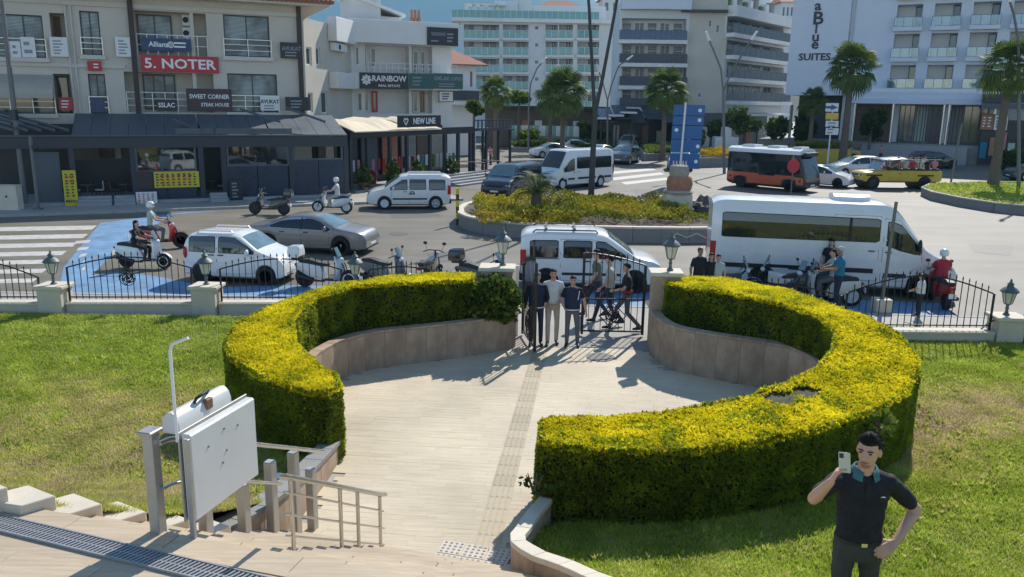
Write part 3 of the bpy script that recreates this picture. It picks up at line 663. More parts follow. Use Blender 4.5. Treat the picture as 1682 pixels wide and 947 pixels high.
def scroll(c, r, n=3):
    s = MB(); s.tube([(c[0]+r*math.cos(a), c[1], c[2]+r*math.sin(a)) for a in [2*math.pi*k/20 for k in range(21)]], .011, 5)
    for q in range(4):
        a0 = q*math.pi/2+.4
        s.tube([(c[0]+r*(.15+.75*k/12)*math.cos(a0+k*.36), c[1], c[2]+r*(.15+.75*k/12)*math.sin(a0+k*.36)) for k in range(13)], .016, 5)
        s.ell((c[0]+r*.55*math.cos(a0), c[1], c[2]+r*.55*math.sin(a0)), (.045, .02, .045), 8, 5)
    s.ell(c, (.05, .025, .05)); return s
def fence(label, x0, y0, x1, y1, zb, hend, hmid, med=False, n=None):
    d = Vector((x1-x0, y1-y0)); l = d.length; t = T("iron_fence", label, "fence", (x0, y0, zb), math.atan2(d.y, d.x), "arched iron fence panels")
    for x in (0, l):
        MB().box(x-.02, x+.02, -.02, .02, -.05, hend+.01).ob("post", "iron", t)
    arch = lambda x: hend+(hmid-hend)*math.sin(math.pi*x/l)
    MB().box(.02, l-.02, -.014, .014, .10, .13).ob("bottom_rail", "iron", t)
    MB().tube([(x, 0, arch(x)) for x in np.linspace(.02, l-.02, 19)], .018, 6).ob("top_rail", "iron", t)
    n = n or int(l/.155)
    for k in range(1, n):
        x = l*k/n; o = link("bar", bar_mesh, t); o.location = (x, 0, .06); o.scale = (1, 1, arch(x)+.16-.06)
    if med: scroll((l*.48, -.015, .62), .2).ob("medallion", "iron", t)
    return t
fence("arched black iron fence panel at the far left edge by the zebra crossing", -15.0, 19.87, -11.95, 20.06, .33, .62, 1.05)
fence("arched black iron fence panel with round scroll, in front of the white scooter rider", -11.22, 20.10, -8.17, 20.3, .33, .88, 1.15, True)
fence("arched black iron fence panel in front of the small white car's nose", -7.45, 20.34, -4.4, 20.53, .33, .85, 1.12)
fence("arched black iron fence panel behind the left hedge's far end", -3.68, 20.47, -.9, 18.62, .33, .85, 1.12)
fence("arched black iron fence panel behind the right hedge by the parked motorcycles", 4.15, 18.3, 7.72, 18.62, .33, .80, 1.10)
fence("arched black iron fence panel behind the child, right of the hedge", 7.85, 18.62, 11.35, 18.72, .33, .88, 1.30)
fence("black iron fence panel beyond the rightmost pier at the frame edge", 12.15, 18.72, 15.5, 18.6, .33, .92, 1.15)
MB().box(-.06, .06, -.06, .06, -.3, 1.75).ob("post", "iron", tag(T("fence_post", "thick black iron post at the right frame edge", "post", (12.1, 18.5, .3)), "thick black iron post at the right frame edge", "post"))
MB().tube([G(1612, 540, .55), G(1625, 528, .55), G(1660, 520, .62)], .018, 6).ob("loose_cable", "iron").__setitem__("label", "dark cable drooping across the rightmost fence pier"); bpy.data.objects["loose_cable"]["category"] = "cable"
# gate leaves
def gate(label, hx, hy, rz, wdt, h0, h1):
    t = T("gate_leaf", label, "gate", (hx, hy, .04), rz)
    MB().box(-.03, .03, -.03, .03, 0, h0).ob("stile", "iron", t); MB().box(wdt-.03, wdt+.03, -.03, .03, 0, h1).ob("stile", "iron", t)
    for z in (.06, .85): MB().box(.03, wdt-.03, -.016, .016, z, z+.035).ob("rail", "iron", t)
    top = lambda x: h0+(h1-h0)*math.sin(math.pi/2*x/wdt)
    MB().tube([(x, 0, top(x)) for x in np.linspace(.02, wdt-.02, 10)], .02, 6).ob("top_rail", "iron", t)
    for k in range(1, 10):
        x = wdt*k/10; o = link("bar", bar_mesh, t); o.location = (x, 0, .08); o.scale = (1, 1, top(x)+.08)
    dm = MB(); c = (wdt/2, -.02, .45); dm.tube([(c[0]+.32, c[1], c[2]), (c[0], c[1], c[2]+.32), (c[0]-.32, c[1], c[2]), (c[0], c[1], c[2]-.32), (c[0]+.32, c[1], c[2])], .016, 5); dm.ob("diamond", "iron", t)
    scroll(c, .17).ob("medallion", "iron", t)
    MB().box(wdt-.1, wdt-.03, -.035, .035, .95, 1.2).ob("lock_plate", "iron", t)
    return t
gate("left leaf of the iron gate swung open towards the steps", .27, 18.82, rad(-80), 1.45, 1.72, 2.0)
gate("right leaf of the iron gate standing closed in front of the walking group", 3.14, 18.86, rad(179.5), 1.45, 1.70, 1.97)
MB().box(-.035, .035, -.035, .035, 0, 1.7).ob("post", "frame_white", T("gate_post", "slim pale gate post beside the open left gate leaf", "post", (.12, 18.8, 0)))
# ------------------------------------------------------------------ sign pole in the stone block by the right fence
sg = T("sign_pole", "plain grey sign pole standing on a concrete foot between fence and minibus", "pole", G(1447, 511, 0), 0)
MB().box(-.22, .22, -.22, .22, 0, .36).ob("foot", "stone_light", sg, bevel=.02)
MB().tube([(0, 0, .3), (.06, 0, 3.02)], .045, 8).ob("pole", "pole_grey", sg, 40)
# ------------------------------------------------------------------ stair lift and handrails
SA = math.atan2(SD.y, SD.x)   # local x runs down the stairs
def sz(s): return .146*min(10, max(0, math.ceil(-s/.27-.01)))
lt = T("stair_lift", "folded white platform stair lift parked on its rail beside the steps", "stair lift", SP(-2.39, -1.66, 1.40), SA)
MB().box(.0, 1.04, -.31, -.21, .20, 1.06).ob("platform", "lift_white", lt, bevel=.018)
MB().box(-.012, 1.055, -.205, -.185, .19, 1.08).ob("edge_frame", "galv", lt, bevel=.004)
sc_ = MB()
for x, z in ((.25, .85), (.5, .93), (.72, .88), (.52, .7), (.45, .6)): sc_.lathe((x, -.31, z), [(.001, -.006), (.011, -.006), (.011, .004), (.001, .004)], 8, axis='y')
sc_.ob("bolt", "pole_grey", lt)
hs = MB(); R = []
for x in (.02, .82):
    R.append([(x, -.19+.19*q, z) for q, z in ((0, 1.04), (0, 1.13), (.12, 1.20), (.4, 1.245), (.7, 1.235), (.95, 1.18), (1, 1.1), (1, 1.04))])
hs.loft(R); hs.ob("housing", "lift_white", lt, 30, bevel=.008)
MB().tube([(.33, -.12, 1.22), (.34, -.15, 1.28), (.40, -.17, 1.30), (.52, -.15, 1.30), (.56, -.10, 1.25)], .016, 8).ob("handle", "rubber_trim", lt, 50)
MB().box(.42, .52, -.2, -.15, 1.13, 1.24).ob("bracket", "wood", lt, bevel=.01)
MB().box(-.05, -.015, -.325, -.27, .0, 1.04).ob("side_plate", "galv", lt, bevel=.005)
MB().tube([(-.03, -.2, 1.0), (-.03, -.2, 1.86), (0., -.2, 1.91), (.02, -.36, 1.98)], .014, 8).ob("call_arm", "frame_white", lt, 50)
rl = T("lift_rail", "steel double guide rail of the stair lift on square posts", "rail", SP(-2.39, -1.75, 1.40), SA)
SL = -.146/.27
def rp(x, dz): return (x, 0, dz+SL*x)
for x, hh in ((-.03, 1.13), (.65, .62), (1.3, .60), (1.85, 1.05), (2.35, 1.1), (2.75, .85)):
    z0 = sz(-2.39+x)-1.40; MB().box(x-.055, x+.055, -.055, .055, z0-.03, z0+hh).ob("post", "galv", rl, bevel=.008)
MB().box(-.12, .06, -.075, .075, 1.045, 1.085).ob("end_cap", "galv", rl, bevel=.01)
MB().tube([(-.02, -.08, .95), (.1, -.08, .94), (.6, -.08, .78), (1.2, -.08, .45), (2.95, -.08, -.40)], .026, 8).ob("upper_rail", "steel", rl, 50)
MB().tube([(-.02, -.08, .50), (.1, -.08, .49), (.6, -.08, .33), (1.2, -.08, .0), (1.95, -.08, -.38)], .02, 8).ob("lower_rail", "steel", rl, 50)
hr = T("handrail", "short stainless handrail with three cross rails at the foot of the steps", "handrail", SP(-1.97, -.6, 0), SA)
hz = lambda x: sz(-1.97+x)
for x in (0., .95, 1.35, 1.92): MB().tube([(x, 0, hz(x)), (x, 0, 1.95+(x/1.92)*(.84-1.95))], .022, 8).ob("post", "steel", hr, 50)
zr = lambda x, f: hz(0)*(1-x/1.92)*1.0+.86*f
MB().tube([(-.2, 0, 2.08), (0, 0, 1.97), (1.92, 0, .86), (2.08, 0, .78)], .027, 8).ob("top_rail", "steel", hr, 50)
for q in (.22, .48, .74): MB().tube([(-.12, 0, zr(-.12, q)), (2.02, 0, zr(2.0, q))], .012, 6).ob("cross_rail", "steel", hr, 50)
# ------------------------------------------------------------------ vehicles
WH = {}
def wheel_meshes(r, w, spoke, rim):
    k = (r, w, spoke, rim)
    if k not in WH:
        ty = MB().lathe((0, 0, 0), [(r*.66, -w*.5), (r*.93, -w*.5), (r, -w*.3), (r, w*.3), (r*.93, w*.5), (r*.66, w*.5), (r*.6, w*.2), (r*.6, -w*.2), (r*.66, -w*.5)], 20, axis='y').mesh("tyre", "tyre", 40)
        rm = MB(); rm.lathe((0, 0, 0), [(.001, -w*.2), (r*.68, -w*.2), (r*.68, w*.2), (.001, w*.2)], 16, 1, axis='y')
        for s in (-1, 1):
            y = s*w*.38
            rm.lathe((0, 0, 0), [(r*.56, y-.01), (r*.67, y-.01), (r*.67, y+.015*s), (r*.56, y+.015*s), (r*.56, y-.01)], 16, 0, axis='y'); rm.lathe((0, y, 0), [(.001, -.012), (r*.17, -.012), (r*.15, .012), (.001, .014)], 8, 0, axis='y')
            for q in range(spoke):
                a = 2*math.pi*q/spoke; ca, sa = math.cos(a), math.sin(a); wd = r*.09
                pts = [(ca*rr-sa*e*wd, sa*rr+ca*e*wd) for rr, e in ((r*.1, -1), (r*.1, 1), (r*.6, .8), (r*.6, -.8))]
                rm.loft([[(p[0], y-.008, p[1]) for p in pts], [(p[0], y+.01, p[1]) for p in pts]], 0)
        WH[k] = (ty, rm.mesh("rim", [rim, "rubber_trim"], 40))
    return WH[k]
def add_wheel(root, x, y, z, r, w, spoke=5, rim="rim_silver"):
    ty, rm = wheel_meshes(r, w, spoke, rim); o = link("wheel", ty, root); o.location = (x, y, z); link("rim", rm, o); return o

class Car:
    """a body lofted along x from a side profile; glass, doors and lamps follow its surface"""
    def __init__(s, name, label, cat, x, y, yaw, paint, L, W, top, belt, wheels, r, zb=.22, tum=.82, endw=.12, group=None, z=ROAD, rim="rim_silver", spoke=5, arch=1.13, wide=None, scale=None, sill="rubber_trim", roofround=.09):
        s.L, s.W, s.paint, s.tum, s.rr = L, W, paint, tum, roofround
        s.t = T(name, label, cat, (x, y, z), yaw, group)
        if scale: s.t.scale = scale
        xs = np.linspace(0, L, 260); f = lambda pr: np.interp(xs, [p[0] for p in pr], [p[1] for p in pr])
        ker = np.ones(9)/9; sm = lambda a: np.convolve(np.pad(a, 4, 'edge'), ker, 'valid')
        s.xs, s.zt, s.zl = xs, sm(f(top)), sm(f(belt)); s.zl = np.minimum(s.zl, s.zt-.03); s.gmax = (s.zt-s.zl).max()
        e = np.clip((np.abs(xs-L/2)-(L/2-.55))/.55, 0, 1); s.w = W/2*(1-endw*e**2.2)
        s.zb0 = zb; zbv = np.full_like(xs, zb)
        e2 = np.clip((np.abs(xs-L/2)-(L/2-.3))/.3, 0, 1); zbv += .10*e2**2
        for xw in wheels:
            d = np.clip((arch*r)**2-(xs-xw)**2, 0, None); zbv = np.maximum(zbv, np.where(d > 0, r+np.sqrt(d), 0))
        s.zb = zbv
        st = sorted(set(list(range(0, 260, 5))+[259]+[int(np.clip(round((xw+k*r*arch)/L*259), 0, 259)) for xw in wheels for k in (-1.02, -.98, -.8, -.5, 0, .5, .8, .98, 1.02)]))
        rings = []
        for i in st:
            h = s.half(i); rings.append([(xs[i]-L/2, y, z) for y, z in h]+[(xs[i]-L/2, -y, z) for y, z in reversed(h[:-1])])
        MB().loft(rings).ob("body", paint, s.t, 38)
        pl = MB()
        for xw in wheels:                                   # dark wheel wells
            pl.lathe((xw-L/2, 0, r), [(.001, -W*.46), (r*arch*.99, -W*.46), (r*arch*.99, W*.46), (.001, W*.46)], 18, axis='y')
        pl.box(-L/2+.35, L/2-.35, -W*.42, W*.42, zb-.04, zb+.12)
        pl.ob("underbody", "rubber_trim", s.t)
        ww = wide or r*.62
        for xw in wheels:
            for sy in (-1, 1): add_wheel(s.t, xw-L/2, sy*(W/2-ww/2-.005), r, r, ww, spoke, rim)
    def half(s, i):
        zb, zl, zt, w = s.zb[i], s.zl[i], s.zt[i], s.w[i]; g = min(1, max(0, (zt-zl)/s.gmax)); wr = w*(1-(1-s.tum)*g)-.0
        zl = max(zl, zb+.03); zt = max(zt, zl+.02); k = s.rr*g
        return [(w*.9, zb), (w*.985, zb+.02+.05*min(1, (zl-zb))), (w, zb*.45+zl*.55), (w*.982, zl), ((w*.982+wr)/2+.012*g, (zl+zt-k)/2), (wr, zt-k), (wr-.05*g-.03, zt-.25*k), (wr*.55, zt+.012), (0, zt+.02)]
    def idx(s, x): return int(np.clip(round(x/s.L*259), 0, 259))
    def side(s, x, z):
        h = s.half(s.idx(x))[:6]; return float(np.interp(z, [p[1] for p in h], [p[0] for p in h]))
    def topz(s, x, y):
        h = s.half(s.idx(x))[5:]; return float(np.interp(abs(y), [p[0] for p in h[::-1]], [p[1] for p in h[::-1]]))
    def panel(s, name, sts, m="car_glass", off=.010, trim=None, tw=.03, sides=(-1, 1), nz=3, parent=None, **props):
        """panel on the body side; sts = [(x, zlow, zhigh), ...]"""
        out = []
        for sy in sides:
            mb = MB()
            def strip(sts, off, mi):
                X = [p[0] for p in sts]; xx = sorted(set(X+list(np.linspace(X[0], X[-1], 7)))); rows = []
                for x in xx:
                    a, b = np.interp(x, X, [p[1] for p in sts]), np.interp(x, X, [p[2] for p in sts])
                    rows.append([(x-s.L/2, sy*(s.side(x, z)+off), z) for z in np.linspace(a, b, nz+1)])
                mb.loft(rows, mi, cap=False, closed=False)
            if trim:
                t2 = [(sts[0][0]-tw, sts[0][1]-tw, sts[0][2]+tw)]+[(x, a-tw, b+tw) for x, a, b in sts[1:-1]]+[(sts[-1][0]+tw, sts[-1][1]-tw, sts[-1][2]+tw)]
                strip(t2, off-.004, 1)
            strip(sts, off, 0)
            out.append(mb.ob(name, [m, trim] if trim else [m], parent or s.t, **props))
        return out
    def screen(s, name, x0, x1, f0=.9, f1=.9, m="car_glass", off=.014, n=8):
        """front or rear screen lying on the sloping top between x0 and x1"""
        rows = []
        for k in range(n+1):
            x = x0+(x1-x0)*k/n; h = s.half(s.idx(x)); hw = h[6][0]*(f0+(f1-f0)*k/n); sl = (s.zt[s.idx(x+.06)]-s.zt[s.idx(x-.06)])/.12; nn = Vector((-sl, 0, 1)).normalized()*off
            rows.append([(x-s.L/2+nn.x, y, s.topz(x, y)+nn.z) for y in np.linspace(-hw, hw, 9)])
        return MB().loft(rows, 0, cap=False, closed=False).ob(name, m, s.t, 60)
    def front(s, name, m, y0, y1, z0, z1, d=.03, end=1, x=None, bevel=.008, both=False, mats=None):
        for sy in ((-1, 1) if both else (1,)):
            ya, yb = sorted((sy*y0, sy*y1)); xe = (s.L/2 if x is None else x)*end
            MB().box(*sorted((xe-end*.16, xe+end*d)), ya, yb, z0, z1).ob(name, m, s.t, bevel=bevel)
    def lamp(s, name, m, x, y, z, rx, ry, rz):
        for sy in (-1, 1): MB().ell((x-s.L/2, sy*y, z), (rx, ry, rz), 12, 8).ob(name, m, s.t, 60)
    def mirrors(s, x, z, m=None, size=.11):
        for sy in (-1, 1):
            y = s.side(x, z); MB().ell((x-s.L/2, sy*(y+.13), z+.02), (.06, .10, size), 10, 6).ob("mirror", m or s.paint, s.t, 60)
            MB().tube([(x-s.L/2, sy*(y-.02), z-.03), (x-s.L/2, sy*(y+.1), z)], .02, 5).ob("mirror_arm", "rubber_trim", s.t)
    def door(s, sts, handle=None, hm="rubber_trim", sides=(-1, 1)):
        ds = s.panel("door", sts, s.paint, .006, "rubber_trim", .010, sides)
        if handle:
            for d, sy in zip(ds, sides):
                y = s.side(*handle); MB().box(handle[0]-.09-s.L/2, handle[0]+.09-s.L/2, sy*(y+.005) if sy > 0 else -(y+.035), sy*(y+.035) if sy > 0 else -(y+.005), handle[1]-.015, handle[1]+.015).ob("handle", hm, d)
    def rails(s, x0, x1, y, m="rubber_trim"):
        for sy in (-1, 1): MB().tube([(x0-s.L/2, sy*y, s.topz(x0, y)-.01), (x0+.08-s.L/2, sy*y, s.topz(x0+.1, y)+.06), (x1-.08-s.L/2, sy*y, s.topz(x1-.1, y)+.06), (x1-s.L/2, sy*y, s.topz(x1, y)-.01)], .022, 6).ob("roof_rail", m, s.t)

def small_van(label, x, y, yaw, kind=0, cat="van", glass="car_glass"):
    L, W = 4.3, 1.80
    top = [(0, 1.62), (.10, 1.74), (.5, 1.80), (2.2, 1.80), (2.55, 1.74), (3.05, 1.38), (3.42, 1.10), (3.9, 1.0), (4.2, .86), (4.3, .62)]
    belt = [(0, 1.05), (3.1, 1.02), (3.5, .98), (4.3, .6)]
    c = Car("parked_van" if kind == 0 else "small_van", label, cat, x, y, yaw, "paint_white", L, W, top, belt, [.78, 3.42], .325, .24, .88, .10)
    c.panel("side_window", [(.30, 1.08, 1.48), (.36, 1.06, 1.52), (1.06, 1.06, 1.53), (1.10, 1.08, 1.50)], glass, trim="rubber_trim")
    c.panel("side_window", [(1.30, 1.08, 1.50), (1.34, 1.06, 1.53), (2.06, 1.06, 1.53), (2.10, 1.08, 1.5)], glass, trim="rubber_trim")
    c.panel("side_window", [(2.26, 1.06, 1.5), (2.30, 1.05, 1.52), (2.5, 1.05, 1.50), (3.10, 1.05, 1.12)], glass, trim="rubber_trim")
    c.door([(1.20, .36, 1.58), (2.14, .36, 1.58)], (2.0, .95)); c.door([(2.2, .40, 1.56), (2.55, .40, 1.52), (3.02, .40, 1.18), (3.06, .62, 1.1)], (2.36, .93))
    c.panel("side_moulding", [(1.24, .52, .60), (3.0, .52, .60)], "rubber_trim", .02); c.panel("slide_rail", [(.2, 1.0, 1.02), (1.15, 1.0, 1.02)], "rubber_trim", .012)
    c.screen("windscreen", 3.36, 2.62, .93, .9, "car_glass_light"); c.mirrors(2.96, 1.08, "rubber_trim" if kind == 0 else "paint_white")
    c.front("tail_light", "lens_red", .76, .87, .78, 1.25, .01, -1, both=True); c.front("rear_window", "car_glass", -.62, .62, 1.08, 1.52, -.03, -1)
    c.front("rear_bumper", "rubber_trim", -.82, .82, .30, .56, .04, -1, bevel=.03); c.front("front_bumper", "rubber_trim", -.74, .74, .28, .54, .03, 1, bevel=.03)
    c.lamp("headlight", "lens_clear", 4.10, .62, .78, .14, .18, .10); c.front("grille", "rubber_trim", -.36, .36, .58, .70, -.03)
    c.front("number_plate", "plate", -.26, .26, .40, .50, .045, 1, bevel=.004)
    if kind == 0:
        c.rails(.35, 2.3, .68)
        for xx in (.75, 1.6): MB().box(xx-.03-L/2, xx+.03-L/2, -.68, .68, 1.86, 1.89).ob("roof_bar", "rubber_trim", c.t)
    else:
        c.rails(.4, 2.2, .66, "paint_white"); c.panel("door_lettering", [(1.86, .78, .90), (2.12, .78, .90)], "sign_black", .012)
        c.panel("door_lettering", [(1.96, .78, .90), (2.00, .78, .90)], "paint_white", .014)
    return c
p = G(975, 476, ROAD); small_van("small white van with black roof bars parked right behind the gate", 2.42, 24.75, rad(-2), 0)
p = G(670, 342, ROAD); small_van("small white van driving left past the dark restaurant terrace", p[0], p[1]+.4, rad(180+9), 1)

def minibus(label, x, y, yaw, L=7.0, W=2.0, H=2.72, kind=0, glass="car_glass"):
    k = L/7.0
    top = [(0, H-.18), (.08, H-.05), (.4, H), (L-2.15, H-.02), (L-1.85, H-.18), (L-1.0, 1.50), (L-.75, 1.36), (L-.2, 1.10), (L-.04, .9), (L, .6)]
    if kind == 1: top = [(0, H-.15), (.1, H), (L-1.7, H), (L-1.5, H-.1), (L-.75, 1.35), (L-.25, 1.1), (L-.05, .9), (L, .5)]
    b = 0 if kind else .34
    belt = [(0, 1.35+b), (L-2.0, 1.30+b), (L-1.2, 1.15+b*.6), (L, .6)]
    c = Car("minibus", label, "minibus", x, y, yaw, "paint_white", L, W, top, belt, [1.55*k, L-1.02], .36, .28, .90, .08, roofround=.16)
    xe = L-2.30
    c.panel("side_glazing", [(.32, 1.36+b, 2.0+b), (.38, 1.33+b, 2.04+b), (xe-.1, 1.33+b, 2.02+b*.9), (xe-.02, 1.38+b, 1.98+b*.9)], glass, trim="rubber_trim", tw=.025)
    c.panel("side_window", [(xe+.22, 1.24+b, 1.94+b*.9), (xe+.30, 1.22+b, 1.96+b*.9), (L-1.72, 1.18+b*.8, 1.86+b*.9), (L-1.12, 1.14+b*.5, 1.36+b*.3)], glass, trim="rubber_trim", tw=.025)
    c.door([(xe+.12, .52, 2.02+b), (L-1.78, .52, 1.98+b), (L-1.12, .56, 1.42+b*.4), (L-1.08, .70, 1.3)], (xe+.28, 1.1+b*.8)); c.door([(xe-1.3, .5, 2.08+b), (xe, .5, 2.08+b)], (xe-.2, 1.12+b*.8))
    c.panel("side_moulding", [(.3, .62+b*.3, .76+b*.3), (xe-.1, .62+b*.3, .76+b*.3)], "rubber_trim", .02)
    c.panel("side_moulding", [(xe+.2, .62, .74), (L-1.46, .62, .74)], "rubber_trim", .02)
    c.screen("windscreen", L-.98 if kind == 0 else L-.76, L-1.84 if kind == 0 else L-1.48, .95, .92); c.mirrors(L-1.2, 1.32+b*.8, "rubber_trim", .2)
    c.front("tail_light", "lens_red", .86, .97, .85, 1.5, .012, -1, both=True); c.front("rear_window", "car_glass", -.75, .75, 1.4, 2.1, -.03, -1)
    c.front("rear_bumper", "rubber_trim", -.92, .92, .38, .62, .05, -1, bevel=.03); c.front("front_bumper", "rubber_trim", -.86, .86, .30, .60, .03, 1, bevel=.04)
    c.lamp("headlight", "lens_clear", L-.2, .74, .86, .14, .17, .14); c.front("grille", "rubber_trim", -.45, .45, .66, .88, -.02)
    c.front("number_plate", "plate", -.26, .26, .42, .53, .045, 1, bevel=.004)
    return c
c = minibus("large white minibus with long tinted side glass parked behind the right fence", 9.75, 25.05, rad(-9.5), 7.15, 2.02, 2.80, glass="car_glass")
ac = MB(); ac.loft([[(x+.55, y*w_, z) for y, z in ((-.5, 2.76), (-.46, 2.92), (-.2, 2.98), (.2, 2.98), (.46, 2.92), (.5, 2.76))] for x, w_ in ((-.55, .8), (-.3, 1), (.25, 1), (.5, .7))]).ob("roof_unit", "paint_white", c.t, 40)
p = G(940, 309, ROAD); minibus("white minibus with a dark band of windows driving behind the dark van", p[0]+.1, p[1]+1.0, rad(180+42), 6.0, 2.05, 2.55, 1)

def saloon(name, label, x, y, yaw, paint, L=4.85, W=1.86, H=1.46, glass="car_glass", hatch=False, suv=False, rim="rim_silver", z=ROAD, cat="car", group=None):
    h = H/1.46; r = .33 if not suv else .38
    if hatch: top = [(0, .95*h), (.08, 1.1*h), (.35, 1.36*h), (.8, H), (1.9*L/4.2, H), (2.6*L/4.2, 1.32*h), (3.25*L/4.2, 1.0*h), (L-.25, .8*h), (L, .55*h)]
    else: top = [(0, .82*h), (.08, 1.0*h), (.75, 1.06*h), (1.0, 1.12*h), (1.75, 1.41*h), (2.2, H), (2.75, 1.44*h), (3.1, 1.32*h), (3.72, 1.03*h), (4.5, .90*h), (4.78, .80*h), (4.85, .5*h)]
    belt = [(0, .92*h), (.9, .96*h), (3.3*L/4.85, .93*h), (3.9*L/4.85, .90*h), (4.6*L/4.85, .80*h), (L, .52*h)]
    q = L/4.85
    if not hatch: top = [(a*q, b) for a, b in top]
    c = Car(name, label, cat, x, y, yaw, paint, L, W, top, belt, [.95*q, 3.87*q if not hatch else L-.78], r, .2 if not suv else .28, .76, .16, rim=rim, z=z, group=group)
    if hatch:
        a = L/4.2
        c.panel("side_window", [(.42, 1.0*h, 1.16*h), (.62, .98*h, 1.30*h), (1.28*a, .97*h, 1.36*h), (1.3*a, .99*h, 1.35*h)], glass, trim="rubber_trim", tw=.02)
        c.panel("side_window", [(1.42*a, .98*h, 1.36*h), (1.95*a, .97*h, 1.36*h), (2.35*a, .96*h, 1.28*h), (2.95*a, .95*h, 1.03*h)], glass, trim="rubber_trim", tw=.02)
        c.door([(.72, .34, 1.37*h), (1.34*a, .34, 1.38*h)], (.85, .86)); c.door([(1.37*a, .34, 1.38*h), (2.3*a, .34, 1.3*h), (2.95*a, .4, 1.0*h)], (1.55*a, .86))
        c.screen("windscreen", 3.15*a, 2.1*a, .95, .9, "car_glass_light"); c.screen("rear_window", .14, .62, .85, .85)
    else:
        c.panel("side_window", [(1.05*q, .99*h, 1.06*h), (1.45*q, .98*h, 1.22*h), (1.85*q, .97*h, 1.33*h), (2.3*q, .96*h, 1.36*h), (2.75*q, .95*h, 1.33*h), (3.05*q, .94*h, 1.24*h), (3.5*q, .93*h, .99*h)], glass, trim="chrome", tw=.018)
        c.panel("window_pillar", [(2.28*q, .95*h, 1.37*h), (2.34*q, .95*h, 1.37*h)], "rubber_trim", .014)
        c.door([(1.32*q, .36, 1.0*h), (2.28*q, .36, .97*h)], (1.55*q, .84*h)); c.door([(2.33*q, .34, .97*h), (3.42*q, .36, .93*h)], (2.5*q, .84*h))
        c.screen("windscreen", 3.68*q, 2.85*q, .96, .92, "car_glass_light"); c.screen("rear_window", .98*q, 1.7*q, .9, .85)
    c.mirrors((2.85 if hatch else 3.3)*q, .98*h)
    c.lamp("headlight", "lens_clear", L-.28, W*.36, .66*h, .2, .14, .065); c.front("tail_light", "lens_red", W*.27, W*.44, .74*h, .88*h, -.02, -1, both=True)
    c.front("grille", "rubber_trim", -W*.22, W*.22, .40*h, .62*h, -.015); c.front("number_plate", "plate", -.26, .26, .36*h, .44*h, .012, 1, bevel=.003); c.front("rear_plate", "plate", -.26, .26, .56*h, .66*h, .01, -1, bevel=.003)
    c.front("lower_grille", "rubber_trim", -W*.34, W*.34, .24*h, .34*h, -.01)
    return c
p = G(512, 418, ROAD); saloon("parked_car", "dark silver saloon driving behind the small white car, roof dark", p[0]-.15, p[1]+1.0, rad(-9), "paint_silver", 4.65, 1.82, 1.40, rim="rim_dark")
L = 3.2
c = Car("parked_car", "small white hatchback parked beside the fence on blue paint", "car", -8.36, 25.0, rad(-8), "paint_white", L, 1.58, [(0, 1.05), (.04, 1.30), (.16, 1.47), (.45, 1.53), (1.6, 1.54), (1.85, 1.46), (2.38, 1.06), (2.6, .97), (3.0, .86), (3.16, .72), (L, .5)], [(0, .95), (2.3, .93), (2.7, .86), (L, .5)], [.55, 2.62], .285, .2, .86, .10, roofround=.07)
c.panel("side_window", [(.20, .98, 1.34), (.26, .97, 1.40), (1.0, .96, 1.42), (1.03, .98, 1.40)], "car_glass", trim="rubber_trim", tw=.02); c.panel("side_window", [(1.16, .97, 1.40), (1.2, .96, 1.42), (1.68, .96, 1.40), (2.26, .96, 1.02)], "car_glass", trim="rubber_trim", tw=.02)
c.door([(.84, .32, 1.44), (1.07, .32, 1.45)], None); c.door([(1.1, .32, 1.45), (1.72, .32, 1.43), (2.28, .36, 1.02)], (1.22, .88)); c.door([(.80, .60, 1.43), (1.07, .32, 1.45)], (.92, .88))
c.screen("windscreen", 2.36, 1.86, .95, .92, "car_glass_light"); c.mirrors(2.12, .98); c.lamp("headlight", "lens_clear", 3.02, .56, .70, .14, .15, .10); c.front("grille", "rubber_trim", -.3, .3, .56, .66, -.02); c.front("lower_grille", "rubber_trim", -.55, .55, .28, .38, .0); c.front("number_plate", "plate", -.25, .25, .42, .52, .012, 1, bevel=.003); c.front("rear_window", "car_glass", -.55, .55, 1.0, 1.36, -.03, -1); c.front("rear_bumper", "paint_white", -.72, .72, .26, .5, .04, -1, bevel=.03)
c.rails(.4, 1.6, .56, "paint_white")
MB().ell((-1.55, -.74, .92), (.06, .06, .18), 8, 6).ob("tail_light", "lens_red", c.t, 60); MB().ell((-1.55, .74, .92), (.06, .06, .18), 8, 6).ob("tail_light", "lens_red", c.t, 60)
p = G(832, 325, ROAD); L = 4.9
top = [(0, 1.75), (.1, 1.92), (.4, 1.96), (3.1, 1.95), (3.4, 1.86), (3.95, 1.35), (4.2, 1.18), (4.7, 1.02), (4.86, .85), (4.9, .5)]
c = Car("dark_van", "dark blue passenger van driving towards the roundabout bed with the cycad", "van", p[0]+.35, p[1]+1.4, rad(180+64), "paint_darkblue", L, 1.92, top, [(0, 1.12), (3.7, 1.08), (4.9, .6)], [.95, 3.95], .34, .24, .86, .09, roofround=.14)
c.panel("side_window", [(.3, 1.14, 1.7), (3.0, 1.12, 1.72), (3.4, 1.12, 1.62), (3.86, 1.1, 1.25)], trim="rubber_trim"); c.screen("windscreen", 4.05, 3.42, .95, .93, "car_glass_light"); c.mirrors(3.75, 1.2, size=.14)
c.lamp("headlight", "lens_clear", 4.72, .74, .80, .12, .2, .09); c.front("grille", "rubber_trim", -.5, .5, .66, .84, -.01); c.front("number_plate", "plate", -.26, .26, .42, .52, .03, 1, bevel=.003); c.front("lower_grille", "rubber_trim", -.8, .8, .3, .52, .0)
c.door([(2.95, .4, 1.78), (3.45, .4, 1.72), (3.9, .42, 1.2)], (3.1, .98)); c.door([(1.75, .4, 1.8), (2.9, .4, 1.8)], (2.75, .98))
